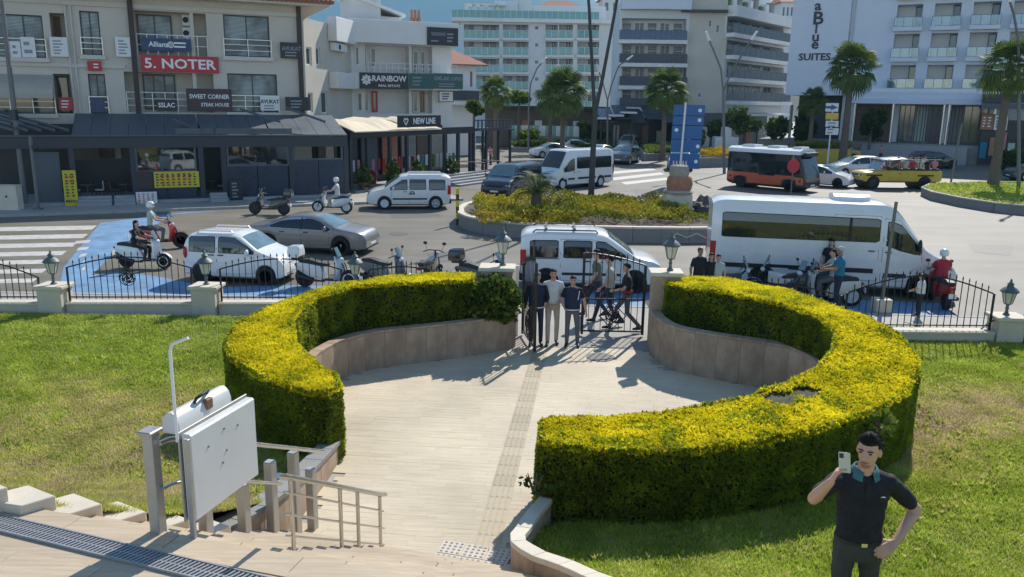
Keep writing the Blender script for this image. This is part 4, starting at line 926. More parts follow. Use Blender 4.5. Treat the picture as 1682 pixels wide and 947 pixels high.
p = G(1036, 270, ROAD); saloon("driving_car", "dark grey crossover driving towards the roundabout, bright bonnet", p[0]-.4, p[1]+1.5, rad(180+66), "paint_grey", 4.5, 2.0, 1.75, hatch=True, suv=True)
p = G(1120, 281, ROAD); saloon("driving_car", "pale blue car hidden behind the tall blue road sign", p[0]+.1, p[1]+1.6, rad(180+82), "paint_lightsilver", 4.2, 2.05, 1.62, hatch=True)
p = G(1032, 246, ROAD); small_van("pale van far down the road behind the dark grey crossover", p[0], p[1], rad(180+70), 1)
for lab, px, py, yw, pt in [("silver car queued far down the road, leftmost of the far queue", 905, 258, 200, "paint_lightsilver"), ("white car queued far down the road behind the white minibus roof", 940, 250, 200, "paint_white"), ("silver car far down the road just left of the dark grey crossover", 985, 262, 235, "paint_lightsilver"), ("white car queued farthest back along the planted median", 928, 242, 200, "paint_white")]:
    p = G(px, py, ROAD); saloon("driving_car", lab, p[0], p[1], rad(yw), pt, 4.4, 1.85, 1.5, group="cars queued far down the road")
p = G(1352, 309, ROAD); saloon("driving_car", "white car half hidden between the orange bus and the yellow jeep", p[0]+.6, p[1]+1.7, rad(-40), "paint_white", 4.1, 1.75, 1.5, hatch=True)
p = G(1400, 290, ROAD); saloon("driving_car", "silver hatchback beyond the yellow jeep's bonnet", p[0]+.5, p[1]+.9, rad(180+14), "paint_lightsilver", 4.6, 1.85, 1.62, hatch=True)
p = G(1530, 276, ROAD); saloon("parked_car", "dark car behind the open jeep's passengers", p[0], p[1], rad(20), "paint_black", 4.5, 1.85, 1.6, hatch=True)
p = G(1582, 264, ROAD); saloon("parked_car", "grey blue saloon parked by the hotel steps", p[0], p[1], rad(186), "paint_silver", 4.5, 1.85, 1.45)
p = G(1700, 296, ROAD); saloon("parked_car", "dark car cut off by the right frame edge beyond the palm", p[0], p[1], rad(180), "paint_darkblue", 4.5, 1.85, 1.5)
# orange and white midibus
p = G(1272, 312, ROAD); L = 5.9
top = [(0, 2.5), (.1, 2.68), (.4, 2.74), (4.9, 2.72), (5.3, 2.62), (5.7, 1.6), (5.85, 1.0), (5.9, .5)]
c = Car("midibus", "orange and white midibus with black glass driving behind the white minibus", "bus", p[0]+.1, p[1]+1.0, rad(-47), "paint_black", L, 2.1, top, [(0, 1.15), (5.5, 1.1), (5.9, .6)], [1.1, 4.75], .36, .26, .95, .06, roofround=.16)
c.panel("side_glazing", [(.12, 1.12, 2.36), (.2, 1.1, 2.40), (4.9, 1.1, 2.40), (5.25, 1.1, 2.30), (5.45, 1.1, 1.9)], trim="rubber_trim"); c.panel("lower_panel", [(.06, .5, 1.08), (.55, .5, 1.08), (.62, .78, 1.08), (1.1, .84, 1.08), (1.58, .78, 1.08), (1.65, .40, 1.08), (4.2, .40, 1.06), (4.27, .78, 1.06), (4.75, .84, 1.05), (5.23, .78, 1.02), (5.3, .5, 1.0), (5.75, .5, .95)], "paint_orange", .014); c.front("front_panel", "paint_orange", -.95, .95, .42, .9, -.02)
c.panel("roof_band", [(.05, 2.44, 2.57), (5.2, 2.44, 2.55)], "paint_white", .012)
MB().loft([[(x, y*1.0, z) for y, z in ((-1.075, 2.44), (-1.0, 2.68), (-.6, 2.80), (.6, 2.80), (1.0, 2.68), (1.075, 2.44))] for x in (-2.97, -2.7, 2.1, 2.42)]).ob("roof", "paint_white", c.t, 40)
c.panel("door", [(2.5, .34, 2.36), (3.7, .34, 2.36)], "car_glass", .016, "rubber_trim", .03)
c.screen("windscreen", 5.78, 5.24, 1.0, 1.0); c.front("number_plate", "plate", -.26, .26, .42, .52, .03, 1, bevel=.003); c.lamp("headlight", "lens_clear", 5.74, .8, .72, .1, .14, .1); c.mirrors(5.3, 1.7, "rubber_trim", .18)
c.front("destination_board", "sign_black", -.75, .75, 2.34, 2.58, -.42)
for xx, s_ in ((-1.7, .5), (.2, .45), (1.9, .3)): MB().box(xx-s_, xx+s_, -.55, .55, 2.78, 2.93).ob("roof_unit", "paint_white", c.t, bevel=.04)
# open yellow jeep with passengers
p0, p1 = G(1404, 312, ROAD), G(1546, 309, ROAD); L = 5.9
jx, jy = (p0[0]+p1[0])/2, (p0[1]+p1[1])/2+.8
top = [(0, 1.24), (.05, 1.30), (3.72, 1.30), (3.8, 1.30), (4.0, 1.26), (5.6, 1.18), (5.72, 1.12), (5.75, .7)]
c = Car("open_jeep", "open yellow safari jeep full of passengers driving left", "jeep", jx, jy, rad(183), "paint_yellow", 5.75, 1.85, top, [(0, 1.2), (3.9, 1.2), (5.75, .95)], [1.2, 4.85], .42, .5, .97, .03, rim="rim_dark", roofround=.03)
c.panel("wheel_flare", [(4.28, .92, 1.02), (5.42, .92, 1.02)], "rubber_trim", .05); c.panel("wheel_flare", [(.62, .92, 1.02), (1.78, .92, 1.02)], "rubber_trim", .05)
c.door([(2.9, .6, 1.24), (3.75, .6, 1.24)], (3.05, 1.1)); c.front("grille", "rubber_trim", -.75, .75, .72, 1.06, .0); c.lamp("headlight", "lens_clear", 5.76, .6, .92, .05, .1, .1); c.front("front_bumper", "rubber_trim", -.9, .9, .45, .62, .16)
fr = MB()
for sy in (-.85, .85):
    for x in (-2.7, -1.2, .3, 1.05): fr.tube([(x, sy, 1.28), (x, sy, 2.05)], .022, 5)
    fr.tube([(-2.75, sy, 2.05), (1.1, sy, 2.05)], .022, 5)
fr.ob("roll_cage", "iron", c.t); MB().loft([[(x, y, z+.04*math.cos(x*3)) for y, z in ((-.95, 2.06), (-.5, 2.14), (0, 2.16), (.5, 2.14), (.95, 2.06), (.95, 2.03), (-.95, 2.03))] for x in (-.3, .2, .7, 1.2, 1.55)]).ob("canvas_top", "paint_white", c.t, 40)
MB().quad((1.62, -.8, 1.3), (1.62, .8, 1.3), (1.3, .8, 1.95), (1.3, -.8, 1.95)).ob("windscreen", "car_glass_light", c.t)
for sy in (-.6, .6): MB().box(-2.7, .9, sy-.18, sy+.18, 1.0, 1.42).ob("bench", "seat_black", c.t)
JEEP = c
# yellow taxi-like pick up far behind
p = G(1376, 262, ROAD); saloon("parked_car", "yellow car parked far behind by the bus stop sign", p[0], p[1], rad(180), "paint_yellow", 4.3, 1.8, 1.5)

# ------------------------------------------------------------------ scooters and motorcycles
def scooter(label, x, y, yaw, paint, group=None, box=None, big=False, bare=False, z=ROAD, rim="rim_silver", name="scooter", lean=0., cat="scooter", shield=True):
    t = T(name, label, cat, (x, y, z), yaw, group); r = .30 if big else .25
    if lean: t.rotation_euler = (lean, 0, yaw)
    wb = .72 if big else .63
    add_wheel(t, -wb, 0, r, r, .13, 5, rim); add_wheel(t, wb, 0, r, r, .11, 5, rim)
    R = lambda x, z0, z1, w: [(x, -w, z0), (x, -w*1.05, (z0+z1)/2), (x, -w*.8, z1), (x, w*.8, z1), (x, w*1.05, (z0+z1)/2), (x, w, z0)]
    if not bare:
        MB().loft([R(-1.0, .62, .72, .05), R(-.85, .52, .76, .12), R(-.5, .36, .76, .17), R(-.15, .30, .70, .17), R(.0, .28, .42, .15)]).ob("body_panel", paint, t, 50)
        MB().loft([R(-.1, .26, .33, .16), R(.38, .26, .33, .17)]).ob("floorboard", "rubber_trim", t)
        MB().loft([[(.34, -.17, .26), (.42, 0, .24), (.34, .17, .26), (.28, .17, .26), (.28, -.17, .26)], [(.45, -.22, .62), (.60, 0, .60), (.45, .22, .62), (.36, .2, .62), (.36, -.2, .62)], [(.40, -.19, .86), (.52, 0, .90), (.40, .19, .86), (.33, .16, .86), (.33, -.16, .86)], [(.33, -.11, 1.0), (.40, 0, 1.02), (.33, .11, 1.0), (.28, .1, 1.0), (.28, -.1, 1.0)]]).ob("front_shield", paint, t, 60)
    else:
        MB().loft([R(-.9, .72, .78, .06), R(-.4, .55, .78, .12), R(.0, .5, .82, .14), R(.3, .55, .86, .1)]).ob("tank", paint, t, 50)
        MB().loft([R(-.3, .25, .55, .14), R(.2, .22, .55, .16), R(.3, .3, .5, .12)]).ob("engine", "rim_dark", t, 40)
        fm = MB(); fm.tube([(.42, 0, .92), (.1, 0, .6), (-.2, 0, .3), (-wb, 0, r)], .03, 6); fm.tube([(-.2, 0, .3), (-.75, 0, .7)], .025, 6); fm.ob("frame", "iron", t)
    MB().loft([R(-.86, .76, .84, .10), R(-.55, .75, .88, .15), R(-.2, .70, .80, .15), R(.06, .68, .76, .10)]).ob("seat", "seat_black", t, 50)
    MB().loft([[(wb+(r+.035)*math.cos(a), w_, r+(r+.035)*math.sin(a)) for w_ in (-.07, -.03, .03, .07)] for a in [rad(20+k*16) for k in range(9)]], closed=False, cap=False).ob("front_mudguard", paint, t, 60)
    fk = MB()
    for sy in (-.075, .075): fk.tube([(wb, sy, r), (wb-.18, sy, .8)], .02, 6)
    fk.ob("fork", "rim_dark", t)
    hb = MB(); hb.tube([(.22, -.34, .98), (.32, -.18, 1.03), (.35, 0, 1.02), (.32, .18, 1.03), (.22, .34, .98)], .016, 6); hb.tube([(wb-.2, 0, .75), (.35, 0, 1.02)], .025, 6); hb.ob("handlebar", "rubber_trim", t)
    for sy in (-.25, .25):
        MB().tube([(.3, sy, 1.02), (.33, sy*1.2, 1.2)], .007, 4).ob("mirror_stalk", "rubber_trim", t); MB().ell((.33, sy*1.25, 1.24), (.02, .07, .05), 8, 5).ob("mirror", "rubber_trim", t)
    MB().ell((.47, 0, .90), (.07, .11, .07), 10, 6).ob("headlight", "lens_clear", t, 60)
    if shield: MB().loft([[(.42, -.14, 1.0), (.48, 0, 1.0), (.42, .14, 1.0)], [(.30, -.12, 1.26), (.36, 0, 1.28), (.30, .12, 1.26)]], closed=False, cap=False).ob("windshield", "car_glass_light", t, 60)
    MB().ell((-.98, 0, .68), (.05, .10, .05), 8, 5).ob("tail_light", "lens_red", t)
    MB().tube([(.0, -.16, .24), (-.35, -.19, .26), (-.85, -.2, .38)], [.025, .04, .06], 8).ob("exhaust", "rim_dark", t, 50)
    MB().box(-1.08, -1.06, -.1, .1, .42, .56).ob("number_plate", "plate", t)
    if box:
        MB().loft([R(-1.18, .96, 1.18, .17), R(-1.14, .92, 1.24, .21), R(-.82, .92, 1.26, .21), R(-.78, .96, 1.18, .18)]).ob("top_box", box, t, 40)
        MB().box(-1.1, -.7, -.1, .1, .84, .93).ob("box_rack", "iron", t)
    return t
pg = "motorcycles and scooters parked behind the fence"
q = G(240, 441, ROAD); SC1 = scooter("white scooter ridden by the person in black by the fence", q[0]-.05, q[1]+.1, rad(-3), "paint_white")
q = G(282, 409, ROAD); SC2 = scooter("red motorbike ridden by the person in a white helmet near the zebra crossing", q[0]-.45, q[1]+.1, rad(20), "paint_red", big=True, rim="rim_dark")
q = G(443, 352, ROAD); scooter("black scooter standing by the dark restaurant terrace", q[0], q[1], rad(176), "paint_black", big=True, rim="rim_dark", box="paint_black")
q = G(546, 349, ROAD); SC3 = scooter("pale scooter ridden left by the person in a white shirt", q[0], q[1], rad(178), "paint_lightsilver", big=True)
scooter("grey scooter with a white top box parked behind the left hedge", -5.55, 23.9, rad(-12), "paint_lightsilver", pg, "paint_white", True)
scooter("dark scooter with round mirrors parked between white top box and hedge", -3.75, 24.1, rad(-22), "paint_grey", pg, None, False, name="scooter")
scooter("slim black moped parked left of the scooter with a black top box", -2.5, 24.6, rad(75), "paint_black", pg, None, False, bare=True, shield=False)
scooter("black scooter with black top box parked left of the gate lantern", -.75, 23.6, rad(-20), "paint_black", pg, "paint_black")
scooter("blue and white sport motorbike parked behind the right hedge", 6.35, 23.2, rad(-14), "paint_darkblue", pg, None, True, True, name="motorcycle", cat="motorcycle")
scooter("black and silver motorbike parked in front of the minibus's rear door", 7.75, 23.2, rad(160), "paint_lightsilver", pg, None, True, True, name="motorcycle", cat="motorcycle")
scooter("black scooter with tall dark windshield parked beside the person in blue", 8.65, 23.0, rad(200), "paint_black", pg, None, True)
SC4 = scooter("pale scooter held by the two riders in green and blue behind the fence", 8.95, 22.75, rad(172), "paint_lightsilver", None, None, True)
SC5 = scooter("red scooter in front of the minibus nose", 12.35, 23.0, rad(80), "paint_red", None, None, False, rim="rim_dark")
# ------------------------------------------------------------------ people
def remesh(name, bm_me, mats, voxel, assign, parent, smooth=4):
    o = bpy.data.objects.new("tmp", bm_me); COL.objects.link(o)
    m = o.modifiers.new("r", 'REMESH'); m.mode = 'VOXEL'; m.voxel_size = voxel; m.use_smooth_shade = True
    s = o.modifiers.new("s", 'SMOOTH'); s.factor = .5; s.iterations = smooth
    bpy.context.view_layer.update()
    me = bpy.data.meshes.new_from_object(o.evaluated_get(bpy.context.evaluated_depsgraph_get()))
    bpy.data.objects.remove(o); me.name = name; me.materials.clear()
    for q in mats: me.materials.append(MATS[q])
    n = len(me.polygons); c = np.empty(n*3, np.float32); me.polygons.foreach_get("center", c); me.polygons.foreach_set("material_index", assign(c.reshape(-1, 3)).astype(np.int32))
    me.shade_smooth(); me.update(); return link(name, me, parent)
V3 = lambda *a: Vector(a)
def hand_parts(caps, wrist, d, nrm, side, m, curl=.5, sc=1., spread=.010):
    """palm, four unequal fingers with three bends each, thumb from the side of the palm"""
    d = d.normalized(); nrm = (nrm-d*nrm.dot(d)).normalized(); a = d.cross(nrm)*side
    pe = wrist+d*.085*sc
    for k, y in enumerate((-.028, -.01, .01, .028)): caps.append((wrist+a*y*.6*sc+d*.01, pe+a*y*sc, .016*sc, .013*sc, m))
    for k, (y, l) in enumerate(((.031, .066), (.0105, .076), (-.0105, .070), (-.031, .054))):
        p = pe+a*y*sc; dd = d.copy(); r = .0092*sc
        for q, f in enumerate((.45, .32, .23)):
            ang = curl*(.7 if q == 0 else 1.0); dd = (dd*math.cos(ang)+nrm*math.sin(ang)).normalized(); p2 = p+dd*l*f*sc*1.15+a*(y*.12 if q == 0 else 0)
            caps.append((p, p2, r, r*.93, m)); p = p2; r *= .93
    t0 = wrist+d*.025*sc+a*.026*sc; t1 = t0+(d*.6+a*.65+nrm*.35).normalized()*.042*sc; t2 = t1+(d*.85+a*.15+nrm*.55*min(1, curl+.3)).normalized()*.034*sc
    caps += [(t0, t1, .014*sc, .0115*sc, m), (t1, t2, .011*sc, .009*sc, m)]

def person(label, loc, rz, J=None, top="cloth_black", legs="cloth_navy", skin="skin", shoe="shoe", hair="hair_black", H=1.75, sleeve=.62, voxel=.016, group=None, hairstyle="short", helmet=None, build=1.0, headyaw=0., headpitch=0., curl=(.5, .5), shorts=False, vest=None, hn=None, female=False, finger_scale=1., bare_legs=False, torso=None, hd=None):
    t = T("person", label, "person", loc, rz, group); k = H/1.75; J = J or {}
    g = lambda n, dflt: Vector(J.get(n, dflt))
    hip = g("hip", (0, 0, .93)); neck = g("neck", (0, .01, 1.47)); up = (neck-hip).normalized(); rgt = Vector(J.get("right", (1, 0, 0))).normalized(); fwd = up.cross(rgt); rgt_s = Vector(J.get("sright", rgt)).normalized()
    caps = []  # (a, b, ra, rb, material)
    MT = {}; ML = []
    def mi(n):
        if n not in MT: MT[n] = len(ML); ML.append(n)
        return MT[n]
    sk, tp, lg, sh = mi(skin), mi(top), mi(legs), mi(shoe)
    b = build
    for s, n in ((1, "r"), (-1, "l")):
        hj = hip+rgt*s*.088*b-up*.02; kn = g("knee_"+n, (s*.105, .03, .50)); an = g("ankle_"+n, (s*.11, -.01, .085)); to = g("toe_"+n, tuple(an+Vector((s*.03, .17, -.05))))
        caps.append((hj, kn, .088*b, .058*b, lg))
        if shorts: caps.append((kn+(an-kn)*.05, kn+(an-kn)*.35, .056*b, .055*b, sk)); caps.append((kn+(an-kn)*.35, an, .052*b, .036*b, sk))
        else: caps.append((kn, kn+(an-kn)*.4, .060*b, .058*b, lg)); caps.append((kn+(an-kn)*.4, an, .058*b, .048*b, lg))
        caps.append((an+Vector((0, -.02, -.035)), an+(to-an)*.5+Vector((0, 0, -.012)), .042, .042, sh)); caps.append((an+(to-an)*.4+Vector((0, 0, -.01)), to, .042, .034, sh))
        shd = neck-up*.075+rgt_s*s*.172*b; el = g("elbow_"+n, (s*.25, -.02, 1.14)); wr = g("wrist_"+n, (s*.28, .06, .90))
        caps.append((neck-up*.035+rgt_s*s*.06, shd, .055*b, .060*b, tp)); cut = shd+(el-shd)*sleeve
        if sleeve < 1: caps.append((shd, cut, .066*b, .058*b, tp)); caps.append((cut-(el-shd)*.1, el, .046*b, .042*b, sk)); caps.append((el, el+(wr-el)*.35, .043*b, .042*b, sk)); caps.append((el+(wr-el)*.35, wr, .042*b, .028*b, sk))
        else: caps.append((shd, el, .064*b, .053*b, tp)); caps.append((el, wr-(wr-el)*.06, .052*b, .040*b, tp)); caps.append((wr-(wr-el)*.1, wr, .03, .028, sk))
        d = Vector(J.get("hdir_"+n, tuple((wr-el).normalized()))); nm = Vector(J.get("hnrm_"+n, (-s*.8, .5, .0)))
        hand_parts(caps, wr, d, nm, s if J.get("flip_"+n) is None else -s, sk, curl[0 if n == "r" else 1], finger_scale)
    hc = g("head", tuple(neck+Vector((0, .03, .155)))); caps.append((neck-up*.04, hc-Vector((0, 0, .04)), .058*b**.5, .052*b**.5, sk))
    mb = MB()
    for a, c, ra, rb, m in caps:
        dv = (c-a); l = dv.length; u = dv.normalized() if l > 1e-6 else Vector((0, 0, 1)); q = [(a-u*ra*.86, ra*.5), (a-u*ra*.5, ra*.86), (a, ra), (c, rb), (c+u*rb*.5, rb*.86), (c+u*rb*.86, rb*.5)]
        mb.tube([p for p, r in q], [r for p, r in q], 12)
    hl = (neck-hip).length/.54
    tz = [(-.115, .150, .105, lg), (-.06, .170, .118, lg), (.02, .165, .115, lg), (.05, .172*1.0, .122, tp), (.14, .158, .112, tp), (.26, .168, .114, tp), (.38, .182, .118, tp), (.46, .172, .102, tp), (.505, .125, .080, tp), (.53, .068, .062, tp)]
    if torso: tz = [(z, a*torso, c*torso, m) for z, a, c, m in tz]
    rings = []
    for z, a, c, m in tz:
        f = min(1, max(0, z/.5)); ax = (rgt*(1-f)+rgt_s*f).normalized(); fw = up.cross(ax); cc = hip+up*z*hl
        rings.append([cc+ax*a*b*math.cos(w_)*(1 if abs(math.cos(w_)) > .0 else 1)+fw*c*b**1.3*math.sin(w_) for w_ in [2*math.pi*q/20 for q in range(20)]])
    mb.loft(rings)
    Rh = Matrix.Rotation(headyaw, 3, 'Z') @ Matrix.Rotation(headpitch, 3, 'X')
    hp = lambda x, y, z: hc+Rh @ Vector((x, y, z))
    for c, r in (((0, -.008, .035), (.073, .092, .083)), ((0, .012, -.02), (.062, .078, .085)), ((0, .045, -.078), (.036, .034, .030)), ((0, .052, .012), (.055, .040, .045))): mb.ell(hp(*c), r, 14, 10, R=Rh)
    mb.tube([hp(0, .086, .02), hp(0, .108, -.022), hp(0, .098, -.032)], [.009, .0135, .012], 8)
    for s in (-1, 1): mb.ell(hp(s*.074, -.012, -.01), (.011, .02, .032), 8, 6, R=Rh)
    bm = mb.mesh("tmp", skin)
    A = np.array([c[0] for c in caps]); B = np.array([c[1] for c in caps]); RA = np.array([c[2] for c in caps]); RB = np.array([c[3] for c in caps]); MI = np.array([c[4] for c in caps])
    tzz = np.array([q[0]*hl for q in tz]); ta = np.array([q[1]*b for q in tz]); tc_ = np.array([q[2]*b**1.3 for q in tz]); hipn = np.array(hip); upn = np.array(up); rn = np.array((rgt+rgt_s).normalized()); fn = np.array(fwd)
    hcn = np.array(hc)
    def assign(P):
        best = np.full(len(P), 9.); out = np.zeros(len(P), int)
        for a, c, ra, rb, m in zip(A, B, RA, RB, MI):
            d = c-a; f = np.clip(((P-a) @ d)/(d @ d+1e-9), 0, 1); v = np.linalg.norm(P-a-f[:, None]*d, axis=1)-(ra+(rb-ra)*f); kk = v < best; best[kk] = v[kk]; out[kk] = m
        v = P-hipn; z = v @ upn; a_ = np.interp(z, tzz, ta); c_ = np.interp(z, tzz, tc_); e = (np.sqrt(((v @ rn)/a_)**2+((v @ fn)/c_)**2)-1)*np.minimum(a_, c_); e = np.where((z < tzz[0]-.05) | (z > tzz[-1]+.01), 9, e)
        kk = e < best+.004; out[kk] = np.where(z[kk] > .035*hl, tp, lg); best[kk] = e[kk]
        hd_ = np.linalg.norm(P-hcn, axis=1); out[hd_ < .125] = sk
        return out
    body = remesh("body", bm, ML, voxel, assign, t); 
    S = Matrix.Scale(k, 4); body.data.transform(S)
    def part(name, mb_, m, smooth=60):
        me = mb_.mesh(name, m, smooth); me.transform(S); return link(name, me, t)
    for s in (-1, 1):
        part("eye", MB().ell(hp(s*.031, .083, .018), (.013, .007, .006), 8, 5, R=Rh), "eye_dark")
        part("eyebrow", MB().tube([hp(s*.014, .090, .034), hp(s*.032, .089, .039), hp(s*.05, .076, .034)], [.004, .005, .003], 5), hair)
    part("mouth", MB().ell(hp(0, .082, -.055), (.026, .008, .006), 8, 5, R=Rh), "lip")
    hb = MB(); src = MB().ell((0, 0, 0), (1, 1, 1), 22, 14); pts = []
    for v in src.v:
        v = Vector(v); r = Vector((.0795, .100, .092)) if hairstyle != "long" else Vector((.085, .105, .098))
        nz = .06*math.sin(v.x*9+v.y*7)+.04*math.sin(v.z*17+v.x*5)
        hl_ = .30 if v.y > .35 else (-.15 if v.y > -.25 else -.75 if hairstyle != "long" else -1.9)
        p = Vector((v.x*r.x, v.y*r.y, v.z*r.z))*(1+.03*nz)
        if hairstyle == "quiff" and v.y > .2 and v.z > .3: p.z += .022; p.y += .008
        low = v.z < hl_
        pts.append(hp(*(p*(.80 if low else 1.0)+Vector((0, -.010, .040)))))
    hb.add(pts, src.f)
    if hairstyle == "long":
        hb.loft([[hp(x*w_, y, z) for x, y in ((-1, .0), (-.8, -.6), (0, -1), (.8, -.6), (1, 0), (0, .1))] for w_, z in ((.07, .02), (.085, -.1), (.08, -.2), (.03, -.27))] if False else [[hp(x*w_, -.05+y*.06, z) for x, y in ((-1, .4), (-.8, -.6), (0, -1), (.8, -.6), (1, .4), (0, .3))] for w_, z in ((.075, .02), (.085, -.1), (.075, -.2), (.03, -.27))])
    if not helmet: part("hair", hb, hair)
    else:
        hm = MB(); hm.loft([[hp(math.cos(a)*.125*r, math.sin(a)*.145*r-.005, z) for a in [2*math.pi*q/18 for q in range(18)]] for r, z in ((.86, -.04), (.98, .0), (1, .05), (.93, .10), (.74, .145), (.42, .168), (.05, .175))]); part("helmet", hm, helmet)
        part("visor", MB().loft([[hp(math.cos(a)*.127, math.sin(a)*.150-.005, z) for a in [rad(35+11*q) for q in range(11)]] for z in (.03, .07)], closed=False, cap=False), "car_glass")
    return t, part, hp

# the three people in the gateway
gp_ = lambda px, py, z=0: tuple(G(px, py, z))
hands_front = dict(elbow_r=(.255, -.03, 1.15), wrist_r=(.07, .19, .93), elbow_l=(-.255, -.03, 1.15), wrist_l=(-.07, .19, .93), hdir_r=(-.6, .2, -.6), hdir_l=(.6, .2, -.6), hnrm_r=(-.5, -.8, 0), hnrm_l=(.5, -.8, 0))
lab_g = "people in and behind the gateway"
def vest_on(part, m="cloth_navy", stripe=True):
    v = MB(); R_ = []
    for z, a, c in ((.90, .192, .142), (1.0, .188, .140), (1.2, .186, .134), (1.36, .198, .134), (1.44, .16, .112), (1.475, .10, .09)):
        R_.append([(a*math.cos(q), c*math.sin(q), z) for q in [2*math.pi*i/24 for i in range(24)]])
    part("vest", v.loft(R_), m)
    if stripe: part("reflective_band", MB().loft([[(a*math.cos(q), c*math.sin(q), z) for q in [2*math.pi*i/24 for i in range(24)]] for z, a, c in ((.915, .195, .145), (.945, .194, .145))], cap=False), "sign_white")
x, y, _ = gp_(880, 566); _, pt, _h = person("man in dark vest and cap, left of the three at the gate", (x, y, 0), rad(180), dict(wrist_l=(-.22, .16, 1.06), knee_r=(.11, .06, .5), ankle_r=(.12, .05, .085)), "cloth_black", "cloth_navy", sleeve=1.0, group=lab_g, H=1.72); vest_on(pt)
pt("cap", MB().loft([[_h(math.cos(a)*.082*r, math.sin(a)*.10*r, z) for a in [2*math.pi*q/14 for q in range(14)]] for r, z in ((1, .05), (.98, .09), (.7, .125), (.1, .135))]).add([_h(-.05, .09, .06), _h(.05, .09, .06), _h(.045, .15, .045), _h(-.045, .15, .045)], [(0, 1, 2, 3)]), "cloth_grey")
x, y, _ = gp_(906, 564); person("man in white tee and cream trousers with hands held in front at the gate", (x, y, 0), rad(180), dict(hands_front, knee_r=(.10, .08, .5), ankle_r=(.10, .10, .085), ankle_l=(-.1, -.04, .085)), "cloth_white", "cloth_cream", sleeve=.75, group=lab_g, H=1.78, torso=1.0)
x, y, _ = gp_(938, 568); _, pt, _h = person("man in dark vest and charcoal trousers on the right of the three at the gate", (x, y, 0), rad(176), dict(elbow_r=(.27, -.0, 1.15), wrist_r=(.20, .18, 1.02), elbow_l=(-.28, .02, 1.14), wrist_l=(-.33, .02, .88), knee_l=(-.13, .02, .5), ankle_l=(-.15, -.02, .085)), "cloth_black", "cloth_grey", sleeve=.6, group=lab_g, H=1.66); vest_on(pt)
pt("shoulder_stripe", MB().tube([(-.16, .10, 1.40), (-.145, .125, 1.3), (-.13, .132, 1.18)], .012, 5), "sign_white")
# the walking group behind the gate leaf
walk = lambda s: dict(knee_r=(.10, .26*s, .52), ankle_r=(.10, .38*s, .09), knee_l=(-.10, -.02, .49), ankle_l=(-.10, -.34*s, .14), elbow_r=(.25, -.12, 1.15), wrist_r=(.26, .02, .93), elbow_l=(-.25, .08, 1.15), wrist_l=(-.26, .22, .98))
x, y, _ = gp_(993, 532); person("person in a pale patterned shirt and navy trousers walking behind the closed gate leaf", (x+.1, y, 0), rad(82), walk(1), "cloth_print", "cloth_navy", sleeve=.8, group=lab_g, H=1.76)
x, y, _ = gp_(977, 526); person("person in green top on the far side of the walking group behind the gate", (x+.05, y+.35, 0), rad(95), walk(.8), "cloth_green", "cloth_navy", sleeve=.6, group=lab_g, H=1.80)
x, y, _ = gp_(1028, 545); _, pt, _h = person("person in black and white tee with red waist bag stepping behind the gate leaf", (x, y+.1, 0), rad(86), dict(walk(1.05), wrist_l=(-.2, .32, 1.08)), "cloth_black", "cloth_grey", sleeve=.62, group=lab_g, H=1.70); pt("waist_bag", MB().ell((0.02, -.0, 1.03), (.2, .15, .09), 14, 8), "cloth_red")
# people behind the right hedge
x, y, _ = gp_(1150, 510); person("man with a bald brown head standing behind the right hedge near the gate", (x, y+.5, 0), rad(200), None, "cloth_black", "cloth_navy", hair="hair_brown", group="people behind the right hedge", H=1.66, skin="skin_dark", voxel=.018)
for px, lab, q, hs_ in ((1168, "short dark haired woman just left of another head behind the right hedge", 1.5, "long"), (1180, "person whose brown face just tops the right hedge beside the motorbikes", 1.47, "short")):
    x, y, _ = gp_(px, 508); person(lab, (x, y+.4, 0), rad(185), None, "cloth_black" if px == 1168 else "cloth_pale", "cloth_navy", group="people behind the right hedge", H=q, hairstyle=hs_, voxel=.018)
sit = lambda hx=0: dict(hip=(0, 0, .84), neck=(0, .05, 1.37), knee_r=(.16, .42, .70), ankle_r=(.15, .36, .33), toe_r=(.15, .52, .30), knee_l=(-.16, .42, .70), ankle_l=(-.15, .36, .33), toe_l=(-.15, .52, .30), elbow_r=(.28, .22, 1.10), wrist_r=(.28, .48, 1.05), elbow_l=(-.28, .22, 1.10), wrist_l=(-.28, .48, 1.05))
def ride(label, sc_, dx, yawoff, **kw):
    l = sc_.location; yw = sc_.rotation_euler[2]; p = Vector((l.x+math.cos(yw)*dx, l.y+math.sin(yw)*dx, l.z))
    return person(label, tuple(p), yw-math.pi/2+yawoff, kw.pop("J", sit()), **kw)
ride("rider in black clothes sitting on the white scooter by the fence", SC1, -.28, 0, top="cloth_black", legs="cloth_black", hairstyle="long", H=1.68, sleeve=.7)
ride("rider in grey top and white helmet on the red motorbike", SC2, -.28, 0, top="cloth_pale", legs="cloth_grey", helmet="paint_white", H=1.78, J=dict(sit(), hip=(0, 0, .87), neck=(0, .02, 1.42)))
ride("rider in white shirt and white helmet on the pale scooter by the terrace", SC3, -.28, 0, top="cloth_white", legs="cloth_cream", helmet="paint_white", H=1.78, J=dict(sit(), hip=(0, 0, .87), neck=(0, .02, 1.42)))
x, y, _ = gp_(1371, 507); person("person in a teal blue shirt and pale cap standing behind the fence", (x+.05, y+.05, 0), rad(75), dict(elbow_r=(.26, .15, 1.15), wrist_r=(.2, .38, 1.1), elbow_l=(-.26, .15, 1.15), wrist_l=(-.2, .40, 1.12)), "cloth_teal", "cloth_navy", sleeve=.6, H=1.74, build=1.12, skin="skin_dark", hair="cloth_pale")
ride("rider in a pale green shirt on the pale scooter behind the person in teal", SC4, -.2, .0, top="cloth_pale", legs="cloth_grey", H=1.74, sleeve=.5)
x, y, _ = gp_(1384, 495); person("person with bushy black hair behind the person in the teal shirt", (x, y+1.2, 0), rad(160), None, "cloth_black", "cloth_navy", hairstyle="long", H=1.62, voxel=.018)
